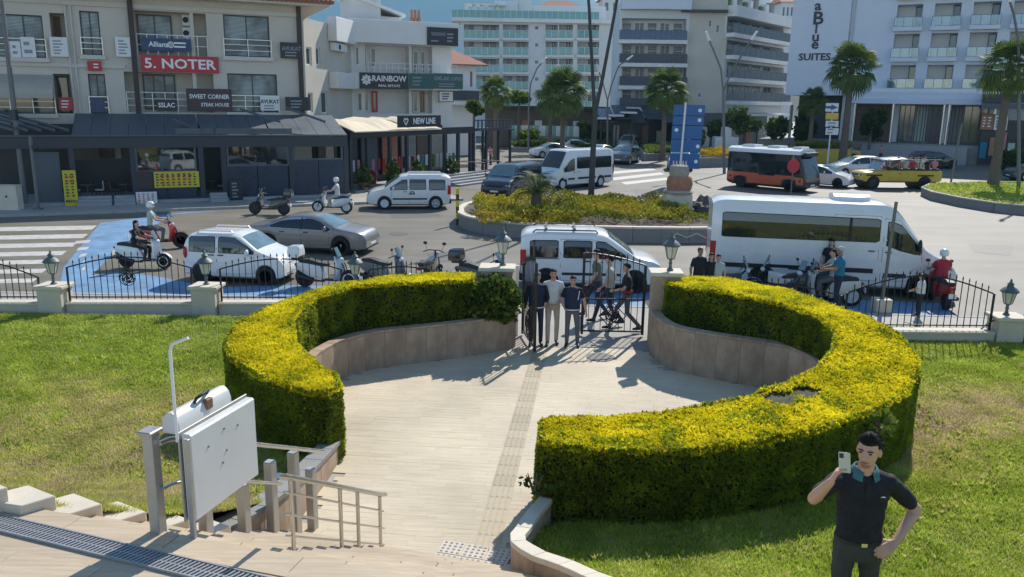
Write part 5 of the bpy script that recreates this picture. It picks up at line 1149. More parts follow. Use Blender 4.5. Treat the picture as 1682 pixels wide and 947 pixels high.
x, y, _ = gp_(1518, 524); person("small child in a white shirt with brown hair standing by the right fence", (x, y+.35, 0), rad(50), dict(elbow_r=(.24, .0, 1.16), wrist_r=(.14, .2, 1.02), elbow_l=(-.26, .08, 1.18), wrist_l=(-.28, .3, 1.06)), "cloth_white", "cloth_black", hair="hair_brown", hairstyle="long", H=1.15, build=1.3, voxel=.018)
ride("rider in a red top and white helmet on the red scooter by the minibus nose", SC5, -.05, 0, top="cloth_red", legs="cloth_black", helmet="paint_white", H=1.70, sleeve=.5)
# passengers of the jeep
cols = ["cloth_white", "cloth_pink", "cloth_pale", "cloth_black", "cloth_teal", "cloth_cream", "cloth_white", "cloth_red", "cloth_grey", "cloth_print"]
base = person("passenger seated in the open back of the yellow jeep", (0, 0, 0), 0, dict(sit(), hip=(0, 0, .50), neck=(0, .0, 1.03), knee_r=(.14, .40, .50), ankle_r=(.14, .38, .10), toe_r=(.14, .54, .06), knee_l=(-.14, .40, .50), ankle_l=(-.14, .38, .10), toe_l=(-.14, .54, .06), elbow_r=(.26, .12, .78), wrist_r=(.2, .34, .62), elbow_l=(-.26, .12, .78), wrist_l=(-.2, .34, .62)), "cloth_white", "cloth_navy", voxel=.022, group="passengers in the yellow jeep", sleeve=.5)[0]
jl = JEEP.t; n_ = 0; seats = [(-2.4+.52*i, sy) for i in range(6) for sy in (-.62, .62)]
for i, (sx, sy) in enumerate(seats):
    o = base if i == 0 else copy_tree(base)
    yw = jl.rotation_euler[2]; p = Vector((jl.location.x+math.cos(yw)*sx-math.sin(yw)*sy, jl.location.y+math.sin(yw)*sx+math.cos(yw)*sy, ROAD+.90)); o.location = p; o.rotation_euler = (0, 0, yw+(-math.pi/2 if sx > .1 else (0 if sy < 0 else math.pi))+random.uniform(-.4, .4))
    nm_ = dict(cloth_white="white", cloth_pink="pink", cloth_pale="pale green", cloth_black="black", cloth_teal="teal", cloth_cream="cream", cloth_red="red", cloth_grey="grey", cloth_print="pale patterned")[cols[i % len(cols)] if i else "cloth_white"]
    o["label"] = "passenger in %s on the jeep's %s bench, %s from the tail" % (nm_, "near" if sy > 0 else "far", ["first", "second", "third", "fourth", "fifth", "sixth"][i//2])
    for ch in o.children:
        if ch.name.startswith("body"):
            if i: ch.data = ch.data.copy()
            for q, mm in enumerate(ch.data.materials):
                if mm.name == "cloth_white" and q: ch.data.materials[q] = MATS[cols[i % len(cols)]]
# ------------------------------------------------------------------ the man with the phone in the foreground
my = 5.42; gx = float(GY(1420, 800, my)[0]); gz = float(GY(1421, 711, my)[2])-1.80
t, part, hp = person("man in black polo with teal collar taking a picture with his phone on the lawn", (gx, my, gz), rad(180-4), dict(
    hip=(0, 0, .93), neck=(.012, .0, 1.475), head=(.018, .045, 1.640), sright=(1, -.06, 0),
    elbow_r=(.395, .17, 1.325), wrist_r=(.345, .32, 1.525), hdir_r=(-.32, .10, .85), hnrm_r=(-.75, .30, -.2),
    elbow_l=(-.40, -.07, 1.16), wrist_l=(-.215, .10, .985), hdir_l=(.75, .30, -.40), hnrm_l=(.35, -.3, -.7)),
    "cloth_polo", "cloth_olive", "skin", hair="hair_black", H=1.80, sleeve=.72, voxel=.0062, hairstyle="quiff", build=.98, headyaw=rad(-34), headpitch=rad(-6), curl=(.55, .62), finger_scale=1.05)
k = 1.80/1.75
from mathutils import noise as mn
for ch in t.children:
    if ch.name.startswith("body"):
        me = ch.data; cl = {i for i, q in enumerate(me.materials) if q.name.startswith("cloth")}; vs = set()
        for p in me.polygons:
            if p.material_index in cl: vs.update(p.vertices)
        N_ = np.empty(len(me.vertices)*3, np.float32); C_ = N_.copy(); me.vertices.foreach_get("co", C_); me.vertex_normals.foreach_get("vector", N_); N_ = N_.reshape(-1, 3); C_ = C_.reshape(-1, 3)
        for i in vs:
            x, y, z = (float(q) for q in C_[i])
            C_[i] += N_[i]*(.010*mn.noise(Vector((x*5+z*7, y*6, z*13-x*6)))+.005*mn.noise(Vector((x*16, y*16, z*24+x*9))))
        me.vertices.foreach_set("co", C_.ravel()); me.update()
foliage("hair_strand", [(0, (.006, .005, .004)), (1, (.022, .016, .012))], .0, rough=.5)
hd = RNG.normal(0, 1, (1500, 3)); hd /= np.linalg.norm(hd, axis=1)[:, None]; hd = hd[hd[:, 2] > np.where(hd[:, 1] > .35, .32, np.where(hd[:, 1] > -.25, .02, -.45))]
hw = np.array([t.matrix_basis @ (hp(x*.078, y*.100-.010+(.006 if y > .2 else 0), z*.092+.038+(.020 if y > .2 and z > .3 else 0))*k) for x, y, z in hd]); hn_ = np.array([(t.matrix_basis.to_3x3() @ Vector((x*.6, y+.5, z*.6))) for x, y, z in hd])
sprays(hw, hn_, .015, RNG.uniform(0, 1, len(hw)), "hair_strand", "hair_strands", t, k=2, spread=.35, wid=.09)
col_ = MB(); R_ = []
for rr, z, dz in ((.060, 1.492, 0), (.064, 1.512, 0), (.071, 1.512, 0), (.088, 1.482, .0), (.101, 1.462, .006), (.097, 1.456, .006)):
    R_.append([(.012+rr*1.10*math.cos(a), .004+rr*(1.0 if math.sin(a) < 0 else .95)*math.sin(a), z-.03*max(0, math.sin(a))-dz) for a in [rad(112+q*316/24) for q in range(25)]])
part("collar", col_.loft(R_, closed=False, cap=False), "cloth_collar")
part("placket", MB().box(-.004, .028, .104, .113, 1.30, 1.42), "cloth_polo")
part("chest_logo", MB().tube([(-.10, .128, 1.335), (-.085, .130, 1.341), (-.068, .127, 1.335)], [.003, .006, .002], 5), "sign_white")
part("belt", MB().loft([[(.168*math.cos(a), .119*math.sin(a), z) for a in [2*math.pi*q/28 for q in range(28)]] for z in (.948, .978)], cap=False), "seat_black")
part("belt_buckle", MB().box(-.02, .02, .112, .124, .95, .977), "chrome")
part("stubble", MB().ell(hp(0, .048, -.082), (.037, .034, .028), 14, 8), "skin_dark")
wr = Vector((.345, .32, 1.525))
ph = T("phone", "silver smartphone held up in the man's raised hand", "phone", (gx, my, gz), rad(180-4))
Rp = Matrix.Rotation(rad(-24), 3, 'Z') @ Matrix.Rotation(rad(-8), 3, 'X') @ Matrix.Rotation(rad(6), 3, 'Y'); pc = (wr+Vector((-.055, .055, .165)))*k
def pm(x0, x1, y0, y1, z0, z1): return MB().box(x0, x1, y0, y1, z0, z1, R=Rp, c=pc)
pm(-.037, .037, -.0045, .0045, -.076, .076).ob("case", "paint_lightsilver", ph, bevel=.004)
pm(-.034, .034, -.0056, -.0046, -.072, .072).ob("screen", "sign_black", ph); pm(.004, .032, .0046, .0075, .036, .07).ob("camera_bump", "rim_dark", ph, bevel=.002)
# ------------------------------------------------------------------ buildings
def blind_mat(name, c0, c1, scale=14, rough=.25):
    m = mat(name, c0, rough, var=0, spec=.6); t = m.node_tree; L = t.links.new; b = t.nodes["Principled BSDF"]
    g = t.nodes.new("ShaderNodeNewGeometry"); wv = t.nodes.new("ShaderNodeTexWave"); wv.bands_direction = 'Z'; wv.inputs["Scale"].default_value = scale/6.283*2; wv.inputs["Distortion"].default_value = .6; L(g.outputs["Position"], wv.inputs["Vector"])
    n = node(t, "ShaderNodeTexNoise"); n.inputs["Scale"].default_value = .9; L(g.outputs["Position"], n.inputs["Vector"])
    a = node(t, "ShaderNodeMath", operation='MULTIPLY'); L(wv.outputs["Fac"], a.inputs[0]); mr = node(t, "ShaderNodeMapRange", i1=.42, i2=.6, i3=.15, i4=1.0); L(n.outputs[0], mr.inputs[0]); L(mr.outputs[0], a.inputs[1])
    r = ramp(t, [(0, c0), (1, c1)]); L(a.outputs[0], r.inputs[0]); L(r.outputs[0], b.inputs["Base Color"])
blind_mat("pane_blinds", (.05, .07, .075), (.42, .50, .50))
blind_mat("pane_hotel", (.05, .055, .06), (.20, .21, .21), 3)
m = bpy.data.materials.new("pane_clear"); MATS["pane_clear"] = m; m.use_nodes = True; t = m.node_tree; t.nodes.clear()
a = t.nodes.new("ShaderNodeBsdfTransparent"); a.inputs[0].default_value = (.72, .78, .8, 1); g = t.nodes.new("ShaderNodeBsdfGlossy"); g.inputs["Roughness"].default_value = .03; g.inputs[0].default_value = (.9, .95, 1, 1)
lw = t.nodes.new("ShaderNodeFresnel"); lw.inputs[0].default_value = 1.9; x = t.nodes.new("ShaderNodeMixShader"); t.links.new(lw.outputs[0], x.inputs[0]); t.links.new(a.outputs[0], x.inputs[1]); t.links.new(g.outputs[0], x.inputs[2]); o = t.nodes.new("ShaderNodeOutputMaterial"); t.links.new(x.outputs[0], o.inputs[0])
class Fac:
    def __init__(s, o, d, flip=False):
        s.o = np.array([o[0], o[1], 0.]); d = np.array([d[0], d[1], 0.]); s.d = d/np.linalg.norm(d); s.n = np.array([s.d[1], -s.d[0], 0])
        if s.n @ (_C-s.o) < 0: s.n = -s.n
    def uv(s, x, y):
        r = ray(x, y); t = ((s.o-_C) @ s.n)/(r @ s.n); p = _C+r*t; return float((p-s.o) @ s.d), float(p[2])
    def pt(s, u, v, d=0.): p = s.o+s.d*u+s.n*d; return (float(p[0]), float(p[1]), float(v))
    def rect(s, x0, y0, x1, y1):
        um, v1 = s.uv((x0+x1)/2, y0); _, v0 = s.uv((x0+x1)/2, y1); u0, _ = s.uv(x0, (y0+y1)/2); u1, _ = s.uv(x1, (y0+y1)/2); return min(u0, u1), max(u0, u1), v0, v1
    def box(s, mb, u0, u1, v0, v1, d0, d1, m=0):
        return mb.add([s.pt(u, v, d) for u in (u0, u1) for d in (d0, d1) for v in (v0, v1)], [(0, 1, 3, 2), (4, 6, 7, 5), (0, 4, 5, 1), (2, 3, 7, 6), (0, 2, 6, 4), (1, 5, 7, 3)], m)
    def mx(s, u, v, d): return frame_mx(s.pt(u, v, d), s.d, s.n)
    def thing(s, name, label, cat, u, v=0., group=None): return T(name, label, cat, s.pt(u, v), math.atan2(s.d[1], s.d[0]), group)
    def shell(s, parent, u0, u1, v0, v1, holes, m, back, name="wall", top=True):
        """front wall with openings cut through, closed by a solid body behind"""
        us = sorted({u0, u1, *[h[0] for h in holes], *[h[1] for h in holes]}); vs = sorted({v0, v1, *[h[2] for h in holes], *[h[3] for h in holes]})
        us = [u for u in us if u0 <= u <= u1]; vs = [v for v in vs if v0 <= v <= v1]; mb = MB()
        for a, b in zip(us[:-1], us[1:]):
            for c, d in zip(vs[:-1], vs[1:]):
                mu, mv = (a+b)/2, (c+d)/2
                if not any(h[0] < mu < h[1] and h[2] < mv < h[3] for h in holes): mb.quad(s.pt(a, c), s.pt(b, c), s.pt(b, d), s.pt(a, d))
        D = max([h[4] for h in holes]+[.2])+.03
        for h in holes:
            a, b, c, d, q = h[:5]; q = q+.02
            for A, B in (((a, c), (b, c)), ((b, c), (b, d)), ((b, d), (a, d)), ((a, d), (a, c))): mb.quad(s.pt(*A, 0), s.pt(*B, 0), s.pt(*B, -q), s.pt(*A, -q))
            mb.quad(s.pt(a, c, -q), s.pt(b, c, -q), s.pt(b, d, -q), s.pt(a, d, -q))
        for A, B in (((u0, v0), (u0, v1)), ((u0, v1), (u1, v1)), ((u1, v1), (u1, v0))): mb.quad(s.pt(*A, 0), s.pt(*B, 0), s.pt(*B, -back), s.pt(*A, -back))
        mb.quad(s.pt(u0, v0, -back), s.pt(u0, v1, -back), s.pt(u1, v1, -back), s.pt(u1, v0, -back))
        return mb.ob(name, m, parent, world=True)
    def window(s, parent, u0, u1, v0, v1, d, nm=2, frame="frame_dark", pane="pane_dark", fw=.06, hm=0, name="window"):
        f = MB(); w = fw
        s.box(f, u0, u0+w, v0, v1, d, d+.06); s.box(f, u1-w, u1, v0, v1, d, d+.06); s.box(f, u0+w, u1-w, v0, v0+w, d, d+.058); s.box(f, u0+w, u1-w, v1-w, v1, d, d+.058)
        for k in range(1, nm): u = u0+(u1-u0)*k/nm; s.box(f, u-w*.4, u+w*.4, v0+w, v1-w, d, d+.05)
        for k in range(1, hm+1): v = v0+(v1-v0)*k/(hm+1); s.box(f, u0+w, u1-w, v-w*.3, v+w*.3, d, d+.045)
        o = f.ob(name, frame, parent, world=True); p = MB(); s.box(p, u0+w*.6, u1-w*.6, v0+w*.6, v1-w*.6, d-.01, d+.015); p.ob("pane", pane, o, world=True); return o
    def railing(s, parent, u0, u1, v0, h, d, m="frame_white", n=None, r=.02, glass=None, wrap=0., mid=1):
        f = MB()
        s.box(f, u0, u1, v0+h-.04, v0+h, d-.02, d+.02)
        for k in range(mid): s.box(f, u0, u1, v0+h*(k+1)/(mid+1)-.015, v0+h*(k+1)/(mid+1)+.015, d-.012, d+.012)
        n = n or max(2, int((u1-u0)/.9)+1)
        for k in range(n): u = u0+(u1-u0)*k/(n-1); s.box(f, u-r, u+r, v0, v0+h-.04, d-.021, d+.021)
        o = f.ob("railing", m, parent, world=True)
        if glass: g = MB(); s.box(g, u0+.02, u1-.02, v0+.05, v0+h-.05, d-.008, d+.008); g.ob("glass_panel", glass, o, world=True)
        return o
    def sign(s, name, label, px, m, d=.06, lines=(), th=.06, tm="text_white", frame=None, cat="sign", group=None, border=None):
        u0, u1, v0, v1 = s.rect(*px); t = s.thing(name, label, cat, (u0+u1)/2, v0, group); b = MB(); s.box(b, u0, u1, v0, v1, d, d+th); b.ob("board", m, t, world=True)
        if border:
            f = MB(); w = .05
            s.box(f, u0-w, u1+w, v1, v1+w, d-.01, d+th+.01); s.box(f, u0-w, u1+w, v0-w, v0, d-.01, d+th+.01); s.box(f, u0-w, u0, v0, v1, d-.01, d+th+.01); s.box(f, u1, u1+w, v0, v1, d-.01, d+th+.01); f.ob("frame", border, t, world=True)
        for tx, fu, fv, size, mm, sx in lines:
            text("lettering", tx, size*(v1-v0), mm or tm, t, s.mx(u0+(u1-u0)*fu, v0+(v1-v0)*fv, d+th+.006), sx=sx)
        return t
    def strips(s, t, px, rows, m, d=.13, cols=1, fill=.7, seed=0):
        """small printed lines on a sign that are too far off to read"""
        r = random.Random(seed); u0, u1, v0, v1 = s.rect(*px); mb = MB()
        for i in range(rows):
            for j in range(cols):
                a = u0+(u1-u0)*(j+.12)/cols; b = a+(u1-u0)/cols*fill*r.uniform(.55, 1); v = v1-(v1-v0)*(i+.5)/rows; h = (v1-v0)/rows*.22; s.box(mb, a, b, v-h, v+h, d, d+.006)
        return mb.ob("printed_lines", m, t, world=True, kind='stuff')

# ---- the beige office building on the left
FA = Fac((-13.0, 50.3), (.913, .407)); uE, vE = FA.uv(497, 11); U0 = -26.
bA = FA.thing("office_building", "beige three storey office building with dark framed windows above the dark restaurant terrace", "building", -10)
holes = []; W_ = []
def addw(px, nm, d=.22, pane="pane_blinds", rail=None, fw=.07): r = FA.rect(*px); holes.append((*r, d)); W_.append((r, nm, d, pane, rail, fw))
addw((368, 25, 443, 93), 2, rail=.95); addw((375, 121, 456, 184), 2, rail=.95); addw((133, 18, 165, 90), 2, rail=.9); addw((147, 121, 175, 186), 2, rail=.9); addw((-60, 22, 72, 93), 4, rail=.95); addw((-60, 126, 88, 186), 4, pane="pane_dark", rail=.95)
rec = [FA.rect(222, 19, 340, 92), FA.rect(206, 119, 352, 184), FA.rect(84, 21, 110, 93), FA.rect(90, 121, 118, 186), FA.rect(196, 14, 218, 92), FA.rect(192, 119, 203, 184)]
for r in rec[:4]: holes.append((*r, 1.2))
FA.shell(bA, U0, uE, 0, vE, holes, "cream_wall", 9.0)
for r, nm, d, pane, rail, fw in W_:
    FA.window(bA, *r, -d, nm, "frame_dark", pane, fw)
    if rail: FA.railing(bA, r[0]-.05, r[1]+.05, r[2]+.02, rail, .10, "steel", mid=2); sl = MB(); FA.box(sl, r[0]-.15, r[1]+.15, r[2]-.22, r[2]-.002, .003, .22); sl.ob("sill", "pale_sill", bA, world=True)
for px, dpt, nm in (((226, 21, 284, 82), -1.18, 2), ((236, 121, 290, 180), -1.18, 3)): FA.window(bA, *FA.rect(*px), dpt, nm, "frame_dark", "pane_blinds", .08)
FA.window(bA, *FA.rect(86, 24, 98, 90), -1.18, 1, "wood", "wood", .08, name="door"); FA.window(bA, *FA.rect(92, 124, 112, 186), -1.18, 1, "frame_dark", "pane_dark", .08)
r = rec[0]; FA.railing(bA, r[0]+.05, r[1]-.02, r[2], 1.15, .05, "frame_white", mid=1, n=8); r2 = rec[1]; FA.railing(bA, r2[0]+.05, r2[1]-.02, r2[2], 1.1, .05, "frame_white", mid=2, n=8)
for px in ((313, 19, 319, 92), (318, 119, 324, 184)): c_ = MB(); q = FA.rect(*px); FA.box(c_, q[0], q[1], q[2], q[3], -.45, -.05); c_.ob("column", "cream_wall", bA, world=True)
a, b_ = FA.uv(213, 60)[0], FA.uv(222, 60)[0]; c_ = MB(); FA.box(c_, a, b_, 3.5, vE-.1, .01, .28); c_.ob("cladding_post", "brown_post", bA, world=True)
a = FA.uv(493, 90)[0]; c_ = MB(); FA.box(c_, a-.14, a+.10, 3.5, vE, .01, .26); c_.ob("cladding_post", "brown_post", bA, world=True)
for px in (113, 122): u = FA.uv(px, 80)[0]; MB().tube([FA.pt(u, 4.0, .08), FA.pt(u, vE, .08)], .05, 6).ob("downpipe", "pale_sill", bA, world=True)
for py in (111, 12): b2 = MB(); v = FA.uv(260, py)[1]; FA.box(b2, U0, uE-.4, v-.12, v+.12, .004, .12) if py != 111 else FA.box(b2, U0, FA.uv(205, 100)[0], v-.10, v+.10, .004, .10); b2.ob("string_course", "cream_wall", bA, world=True)
# tiled eaves
ev = MB(); FA.box(ev, U0, uE+1.35, vE+.0, vE+.16, -9, 1.1); ev.ob("eaves", "cream_wall", bA, world=True)
nt_ = 90
tl = MB(); u = uE+1.5
while u > U0:
    tl.tube([FA.pt(u, vE+.20, 1.25), FA.pt(u, vE+2.3, -3.8)], .13, 6); u -= .26
tl.ob("tile_course", "roof_tile", bA, world=True, kind='stuff'); rf = MB(); rf.add([FA.pt(U0, vE+.17, 1.2), FA.pt(uE+1.55, vE+.17, 1.2), FA.pt(uE+1.55, vE+2.25, -3.9), FA.pt(U0, vE+2.25, -3.9), FA.pt(U0, vE+.17, -9.4), FA.pt(uE+1.55, vE+.17, -9.4)], [(0, 1, 2, 3), (3, 2, 5, 4), (1, 5, 2), (0, 3, 4)]); rf.ob("roof", "roof_tile", bA, world=True)
# air conditioners
def aircon(fac, label, px, d, group=None):
    u0, u1, v0, v1 = fac.rect(*px); t = fac.thing("air_conditioner", label, "air conditioner", (u0+u1)/2, v0, group); b = MB(); fac.box(b, u0, u1, v0, v1, d, d+.35); b.ob("casing", "frame_white", t, world=True, bevel=.02)
    R = min(u1-u0, v1-v0)*.36; c = fac.pt((u0*.6+u1*.4), (v0+v1)/2, d+.36); n = Vector(fac.n); uu = Vector(fac.d); mb = MB(); mb.loft([[Vector(c)+uu*R*k*math.cos(a)+Vector((0, 0, 1))*R*k*math.sin(a)+n*e for a in [2*math.pi*q/14 for q in range(14)]] for k, e in ((.2, .0), (1, .0), (1, .01), (.2, .01))]); mb.ob("fan_grille", "rubber_trim", t, world=True)
aircon(FA, "upper white air conditioner in the balcony beside the insurance banner", (300, 21, 314, 40), -1.1); aircon(FA, "lower white air conditioner in the balcony beside the insurance banner", (301, 43, 315, 62), -1.1)
# signs on it
t = FA.sign("notary_sign", "long red sign with white letters 5. NOTER on the beige building", (233, 93, 357, 117), "sign_red", .14, [("5. NOTER", .5, .47, .92, None, 1.18)], border="sign_red")
t = FA.sign("balcony_banner", "navy banner with white wording on the balcony above the red sign", (232, 63, 314, 84), "sign_navy", .12, [("Allianz", .34, .5, .55, None, 1.0)]); FA.strips(t, (282, 68, 312, 80), 2, "text_white", .19)
q = FA.uv(270, 73); MB().lathe((0, 0, 0), [(.17, 0), (.17, .012), (.13, .012), (.13, 0)], 16).ob("emblem", "text_white", t).data.transform(root_of(t).matrix_basis.inverted() @ FA.mx(q[0]+.32, q[1], .19))
t = FA.sign("restaurant_sign", "dark sign reading SWEET CORNER on the lower balcony", (308, 147, 379, 181), "sign_maroon", .14, [("SWEET CORNER", .5, .66, .29, None, .86), ("STEAK HOUSE", .62, .27, .24, None, .85)], border="sign_black")
t = FA.sign("balcony_sign", "small dark sign with white letters left of the SWEET CORNER board", (258, 163, 289, 182), "sign_black", .14, [("SSLAC", .5, .5, .55, None, .9)])
t = FA.sign("lawyer_sign", "white sign with dark wording AVUKAT on the lower window rail", (427, 158, 458, 181), "sign_white", .16, [("AVUKAT", .5, .62, .38, "text_dark", .88)]); FA.strips(t, (430, 171, 455, 180), 2, "text_grey", .23)
t = FA.sign("lawyer_sign", "dark sign with pale wording AVUKAT at the building's upper right corner", (459, 70, 495, 96), "sign_black", .30, [("AVUKAT", .5, .6, .36, "text_grey", .85)]); FA.strips(t, (463, 84, 492, 94), 2, "text_grey", .38)
t = FA.sign("dark_board", "dark board on the lower terrace rail right of the white AVUKAT sign", (467, 159, 505, 181), "sign_black", .4, []); FA.strips(t, (472, 163, 500, 178), 3, "text_grey", .47)
for px, lab, m in (((190, 61, 217, 93), "white notice board with blue lines beside the brown post", "sign_white"), ((83, 61, 112, 93), "white notice board with grey lines in front of the upper brown door", "sign_white"), ((36, 61, 59, 94), "white plain panel hanging on the upper left window rail", "sign_white"), ((18, 68, 35, 94), "smaller white panel left of the plain one on the upper left rail", "sign_white")):
    t = FA.sign("notice_board", lab, px, m, .18); FA.strips(t, (px[0]+2, px[1]+4, px[2]-2, px[3]-3), 5 if "lines" in lab else 2, "text_grey", .25, seed=px[0])
t = FA.sign("red_board", "small red board under the narrow upper window", (144, 100, 167, 116), "sign_red", .14); FA.strips(t, (152, 103, 165, 113), 2, "text_white", .21)
t = FA.sign("red_board", "red and white board on the lower left balcony", (97, 160, 120, 180), "sign_red", .14); FA.strips(t, (99, 163, 118, 178), 3, "text_white", .21)
t = FA.sign("blue_board", "dark blue board below the narrow lower window", (150, 160, 172, 184), "sign_navy", .2)
# beige awning lower left
u0, u1, v0, v1 = FA.rect(-70, 121, 90, 160); t = FA.thing("awning", "beige rounded awning over the lower left balcony", "awning", u0, v0)
MB().loft([[FA.pt(u, v0+(v1-v0)*f, 1.5*math.cos(math.pi/2*f**1.4)+.03) for f in (0, .2, .4, .6, .8, 1)]+[FA.pt(u, v0+(v1-v0)*f, 1.42*math.cos(math.pi/2*f**1.4)) for f in (1, .8, .6, .4, .2, 0)] for u in np.linspace(u0, u1, 9)]).ob("canvas", "awning_beige", t, world=True)

# ---- the dark restaurant terrace in front of it
FT = Fac((-9.6, 46.9), (.913, .407)); UT = -24.0
tr = FT.thing("restaurant_terrace", "long dark glazed restaurant terrace with grey pergola roof under the beige building", "terrace", -8)
vb = FT.uv(400, 241)[1]; vt = FT.uv(400, 224)[1]; vtop = FT.uv(400, 198)[1]
b = MB(); FT.box(b, UT, 0.2, -.12, .16, -5.5, .35); b.ob("floor", "step_grey", tr, world=True)
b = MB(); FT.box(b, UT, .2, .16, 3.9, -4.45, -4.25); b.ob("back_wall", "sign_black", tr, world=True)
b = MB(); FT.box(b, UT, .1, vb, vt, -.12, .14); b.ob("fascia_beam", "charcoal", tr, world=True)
b = MB(); FT.box(b, UT, .1, vt+.03, vt+.10, .0, .22); b.ob("gutter", "charcoal_light", tr, world=True)
for x0, x1 in ((118, 330), (332, 445), (447, 570)):
    a, c = FT.uv(x0, 230)[0], FT.uv(x1, 230)[0]; n = max(3, int((c-a)/.8))
    for k in range(n):
        p, q = a+(c-a)*k/n+.01, a+(c-a)*(k+1)/n-.01
        MB().add([FT.pt(p, vt+.11, .05), FT.pt(q, vt+.11, .05), FT.pt(q, vtop+.25, -3.9), FT.pt(p, vtop+.25, -3.9), FT.pt(p, vt+.05, .05), FT.pt(q, vt+.05, .05), FT.pt(q, vtop+.19, -3.9), FT.pt(p, vtop+.19, -3.9)], [(0, 1, 2, 3), (4, 7, 6, 5), (0, 4, 5, 1), (3, 2, 6, 7), (1, 5, 6, 2), (0, 3, 7, 4)]).ob("roof_panel", "charcoal_light", tr, world=True)
for px, m in ((118, 0), (218, 0), (330, 0), (367, 0), (478, 0), (568, 0)):
    u = FT.uv(px, 260)[0]; b = MB(); FT.box(b, u-.13, u+.13, .16, vb, -.09, .10); b.ob("post", "charcoal", tr, world=True)
for px, y0, y1 in ((340, 203, 226), (452, 186, 200), (527, 184, 200)):
    u = FT.uv(px, 210)[0]; MB().tube([FT.pt(u-1.6, FT.uv(px, y0)[1]+.2, -1.5), FT.pt(u+.3, FT.uv(px, y1)[1], -.2)], .07, 6).ob("roof_arm", "charcoal_light", tr, world=True)
for i in range(9):
    u = FT.uv(300+i*21, 218)[0]; b = MB(); FT.box(b, u-.35, u+.35, vt+.14, vt+.44, .12, .15); b.ob("valance_panel", "charcoal_light", tr, world=True)
# glazing frames, balustrades, menus
for x0, x1, y0, y1 in ((222, 322, 236, 282), (372, 474, 230, 272), (483, 562, 226, 262)):
    u0, u1, v0, v1 = FT.rect(x0, y0, x1, y1); f = MB()
    for a, c, e, g_ in ((u0, u1, v1-.09, v1), (u0, u1, v0, v0+.08), (u0, u0+.09, v0+.08, v1-.09), (u1-.09, u1, v0+.08, v1-.09)): FT.box(f, a, c, e, g_, .0, .08)
    fo = f.ob("window_frame", "charcoal_light", tr, world=True); p = MB()
    if x0 > 480: continue
    FT.box(p, u0+.08, u1-.08, v0+.07, v1-.08, .03, .042); p.ob("pane", "pane_clear", fo, world=True)
for x0, x1, y0, y1 in ((225, 324, 283, 334), (372, 474, 272, 326), (480, 566, 262, 318)):
    u0, u1, v0, v1 = FT.rect(x0, y0, x1, y1); n = max(2, int((u1-u0)/1.4))
    for k in range(n): b = MB(); FT.box(b, u0+(u1-u0)*k/n+.02, u0+(u1-u0)*(k+1)/n-.02, .17, v1, .02, .07); b.ob("balustrade_panel", "navy_panel", tr, world=True)
for x0, x1, y0 in ((128, 184, 310), (188, 222, 306), (344, 372, 300)):
    u0, u1, v0, v1 = FT.rect(x0, y0, x1, 334)
    for k in range(3): b = MB(); FT.box(b, u0, u1, 0, .06+.16*(3-k)*.8, .05+.3*k, .05+.3*(k+1)-.005); b.ob("entry_step", "step_grey", tr, world=True)
u0, u1, v0, v1 = FT.rect(58, 250, 100, 335); b = MB(); FT.box(b, u0, u1, .1, v1, -.3, -.22); b.ob("glass_screen", "charcoal_light", tr, world=True)
# inside: tables, chairs, plain wall panels in mixed colours
for i, (px_, lab) in enumerate(((140, "nearest the tall yellow menu board"), (172, "in the middle of the open terrace bay"), (205, "left of the brown wall board"), (350, "in the narrow bay right of the yellow banner"))):
    u = FT.uv(px_, 300)[0]; d = -(1.3+.5*(i % 2))
    t = FT.thing("cafe_table", "round dark cafe table "+lab, "table", u, .16, "cafe tables inside the terrace"); b = MB(); p = FT.pt(u, 0, d); b.lathe((p[0], p[1], .16), [(.2, 0), (.2, .03), (.03, .05), (.03, .70), (.38, .71), (.38, .74)], 10); b.ob("pedestal_top", "wood", t, world=True)
    for sgn in (-1, 1):
        t = FT.thing("cafe_chair", ("left" if sgn < 0 else "right")+" cafe chair at the table "+lab, "chair", u+sgn*.55, .16, "cafe chairs inside the terrace"); b = MB(); FT.box(b, u+sgn*.55-.2, u+sgn*.55+.2, .58, .64, d-.2, d+.2); b.ob("seat", "rim_dark" if i % 3 else "cloth_pale", t, world=True); b = MB(); FT.box(b, u+sgn*.75-.025, u+sgn*.75+.025, .62, 1.08, d-.2, d+.2); b.ob("backrest", "rim_dark" if i % 3 else "cloth_pale", t, world=True)
        for e in (-.17, .17):
            for e2 in (-.17, .17): b = MB(); FT.box(b, u+sgn*.55+e-.015, u+sgn*.55+e+.015, .16, .58, d+e2-.015, d+e2+.015); b.ob("leg", "iron", t, world=True)
for k, (px, py, w_, h_, m) in enumerate(((145, 255, 2.2, 1.0, "bark"), (175, 250, 1.1, 1.2, "stone_rough"), (255, 262, 1.6, .8, "glass_smoke"), (420, 248, 2.0, .9, "bark"), (455, 250, 1.2, 1.6, "glass_smoke"), (535, 248, 2.6, 1.8, "cream_wall"), (400, 252, .8, 1.2, "wood"))):
    u, v = FT.uv(px, py); b = MB(); FT.box(b, u-w_/2, u+w_/2, max(.3, v-h_/2), v+h_/2, -4.2, -4.14); b.ob("wall_panel", m, tr, world=True)
t = FT.sign("menu_board", "tall yellow menu board leaning by the terrace entrance post", (106, 278, 128, 341), "menu_yellow", .45, [("MENU", .5, .2, .10, "text_dark", 1.0)])
FT.strips(t, (108, 282, 126, 322), 8, "text_dark", .52, 2, .6, 1); FT.strips(t, (109, 284, 125, 300), 2, "sign_red", .521, 3, .7, 4)
t = FT.sign("menu_board", "wide yellow menu banner on the terrace balustrade", (253, 281, 327, 307), "menu_yellow", .10); FT.strips(t, (255, 283, 325, 305), 5, "text_dark", .17, 8, .6, 2); FT.strips(t, (262, 285, 318, 302), 3, "sign_red", .172, 6, .6, 5)
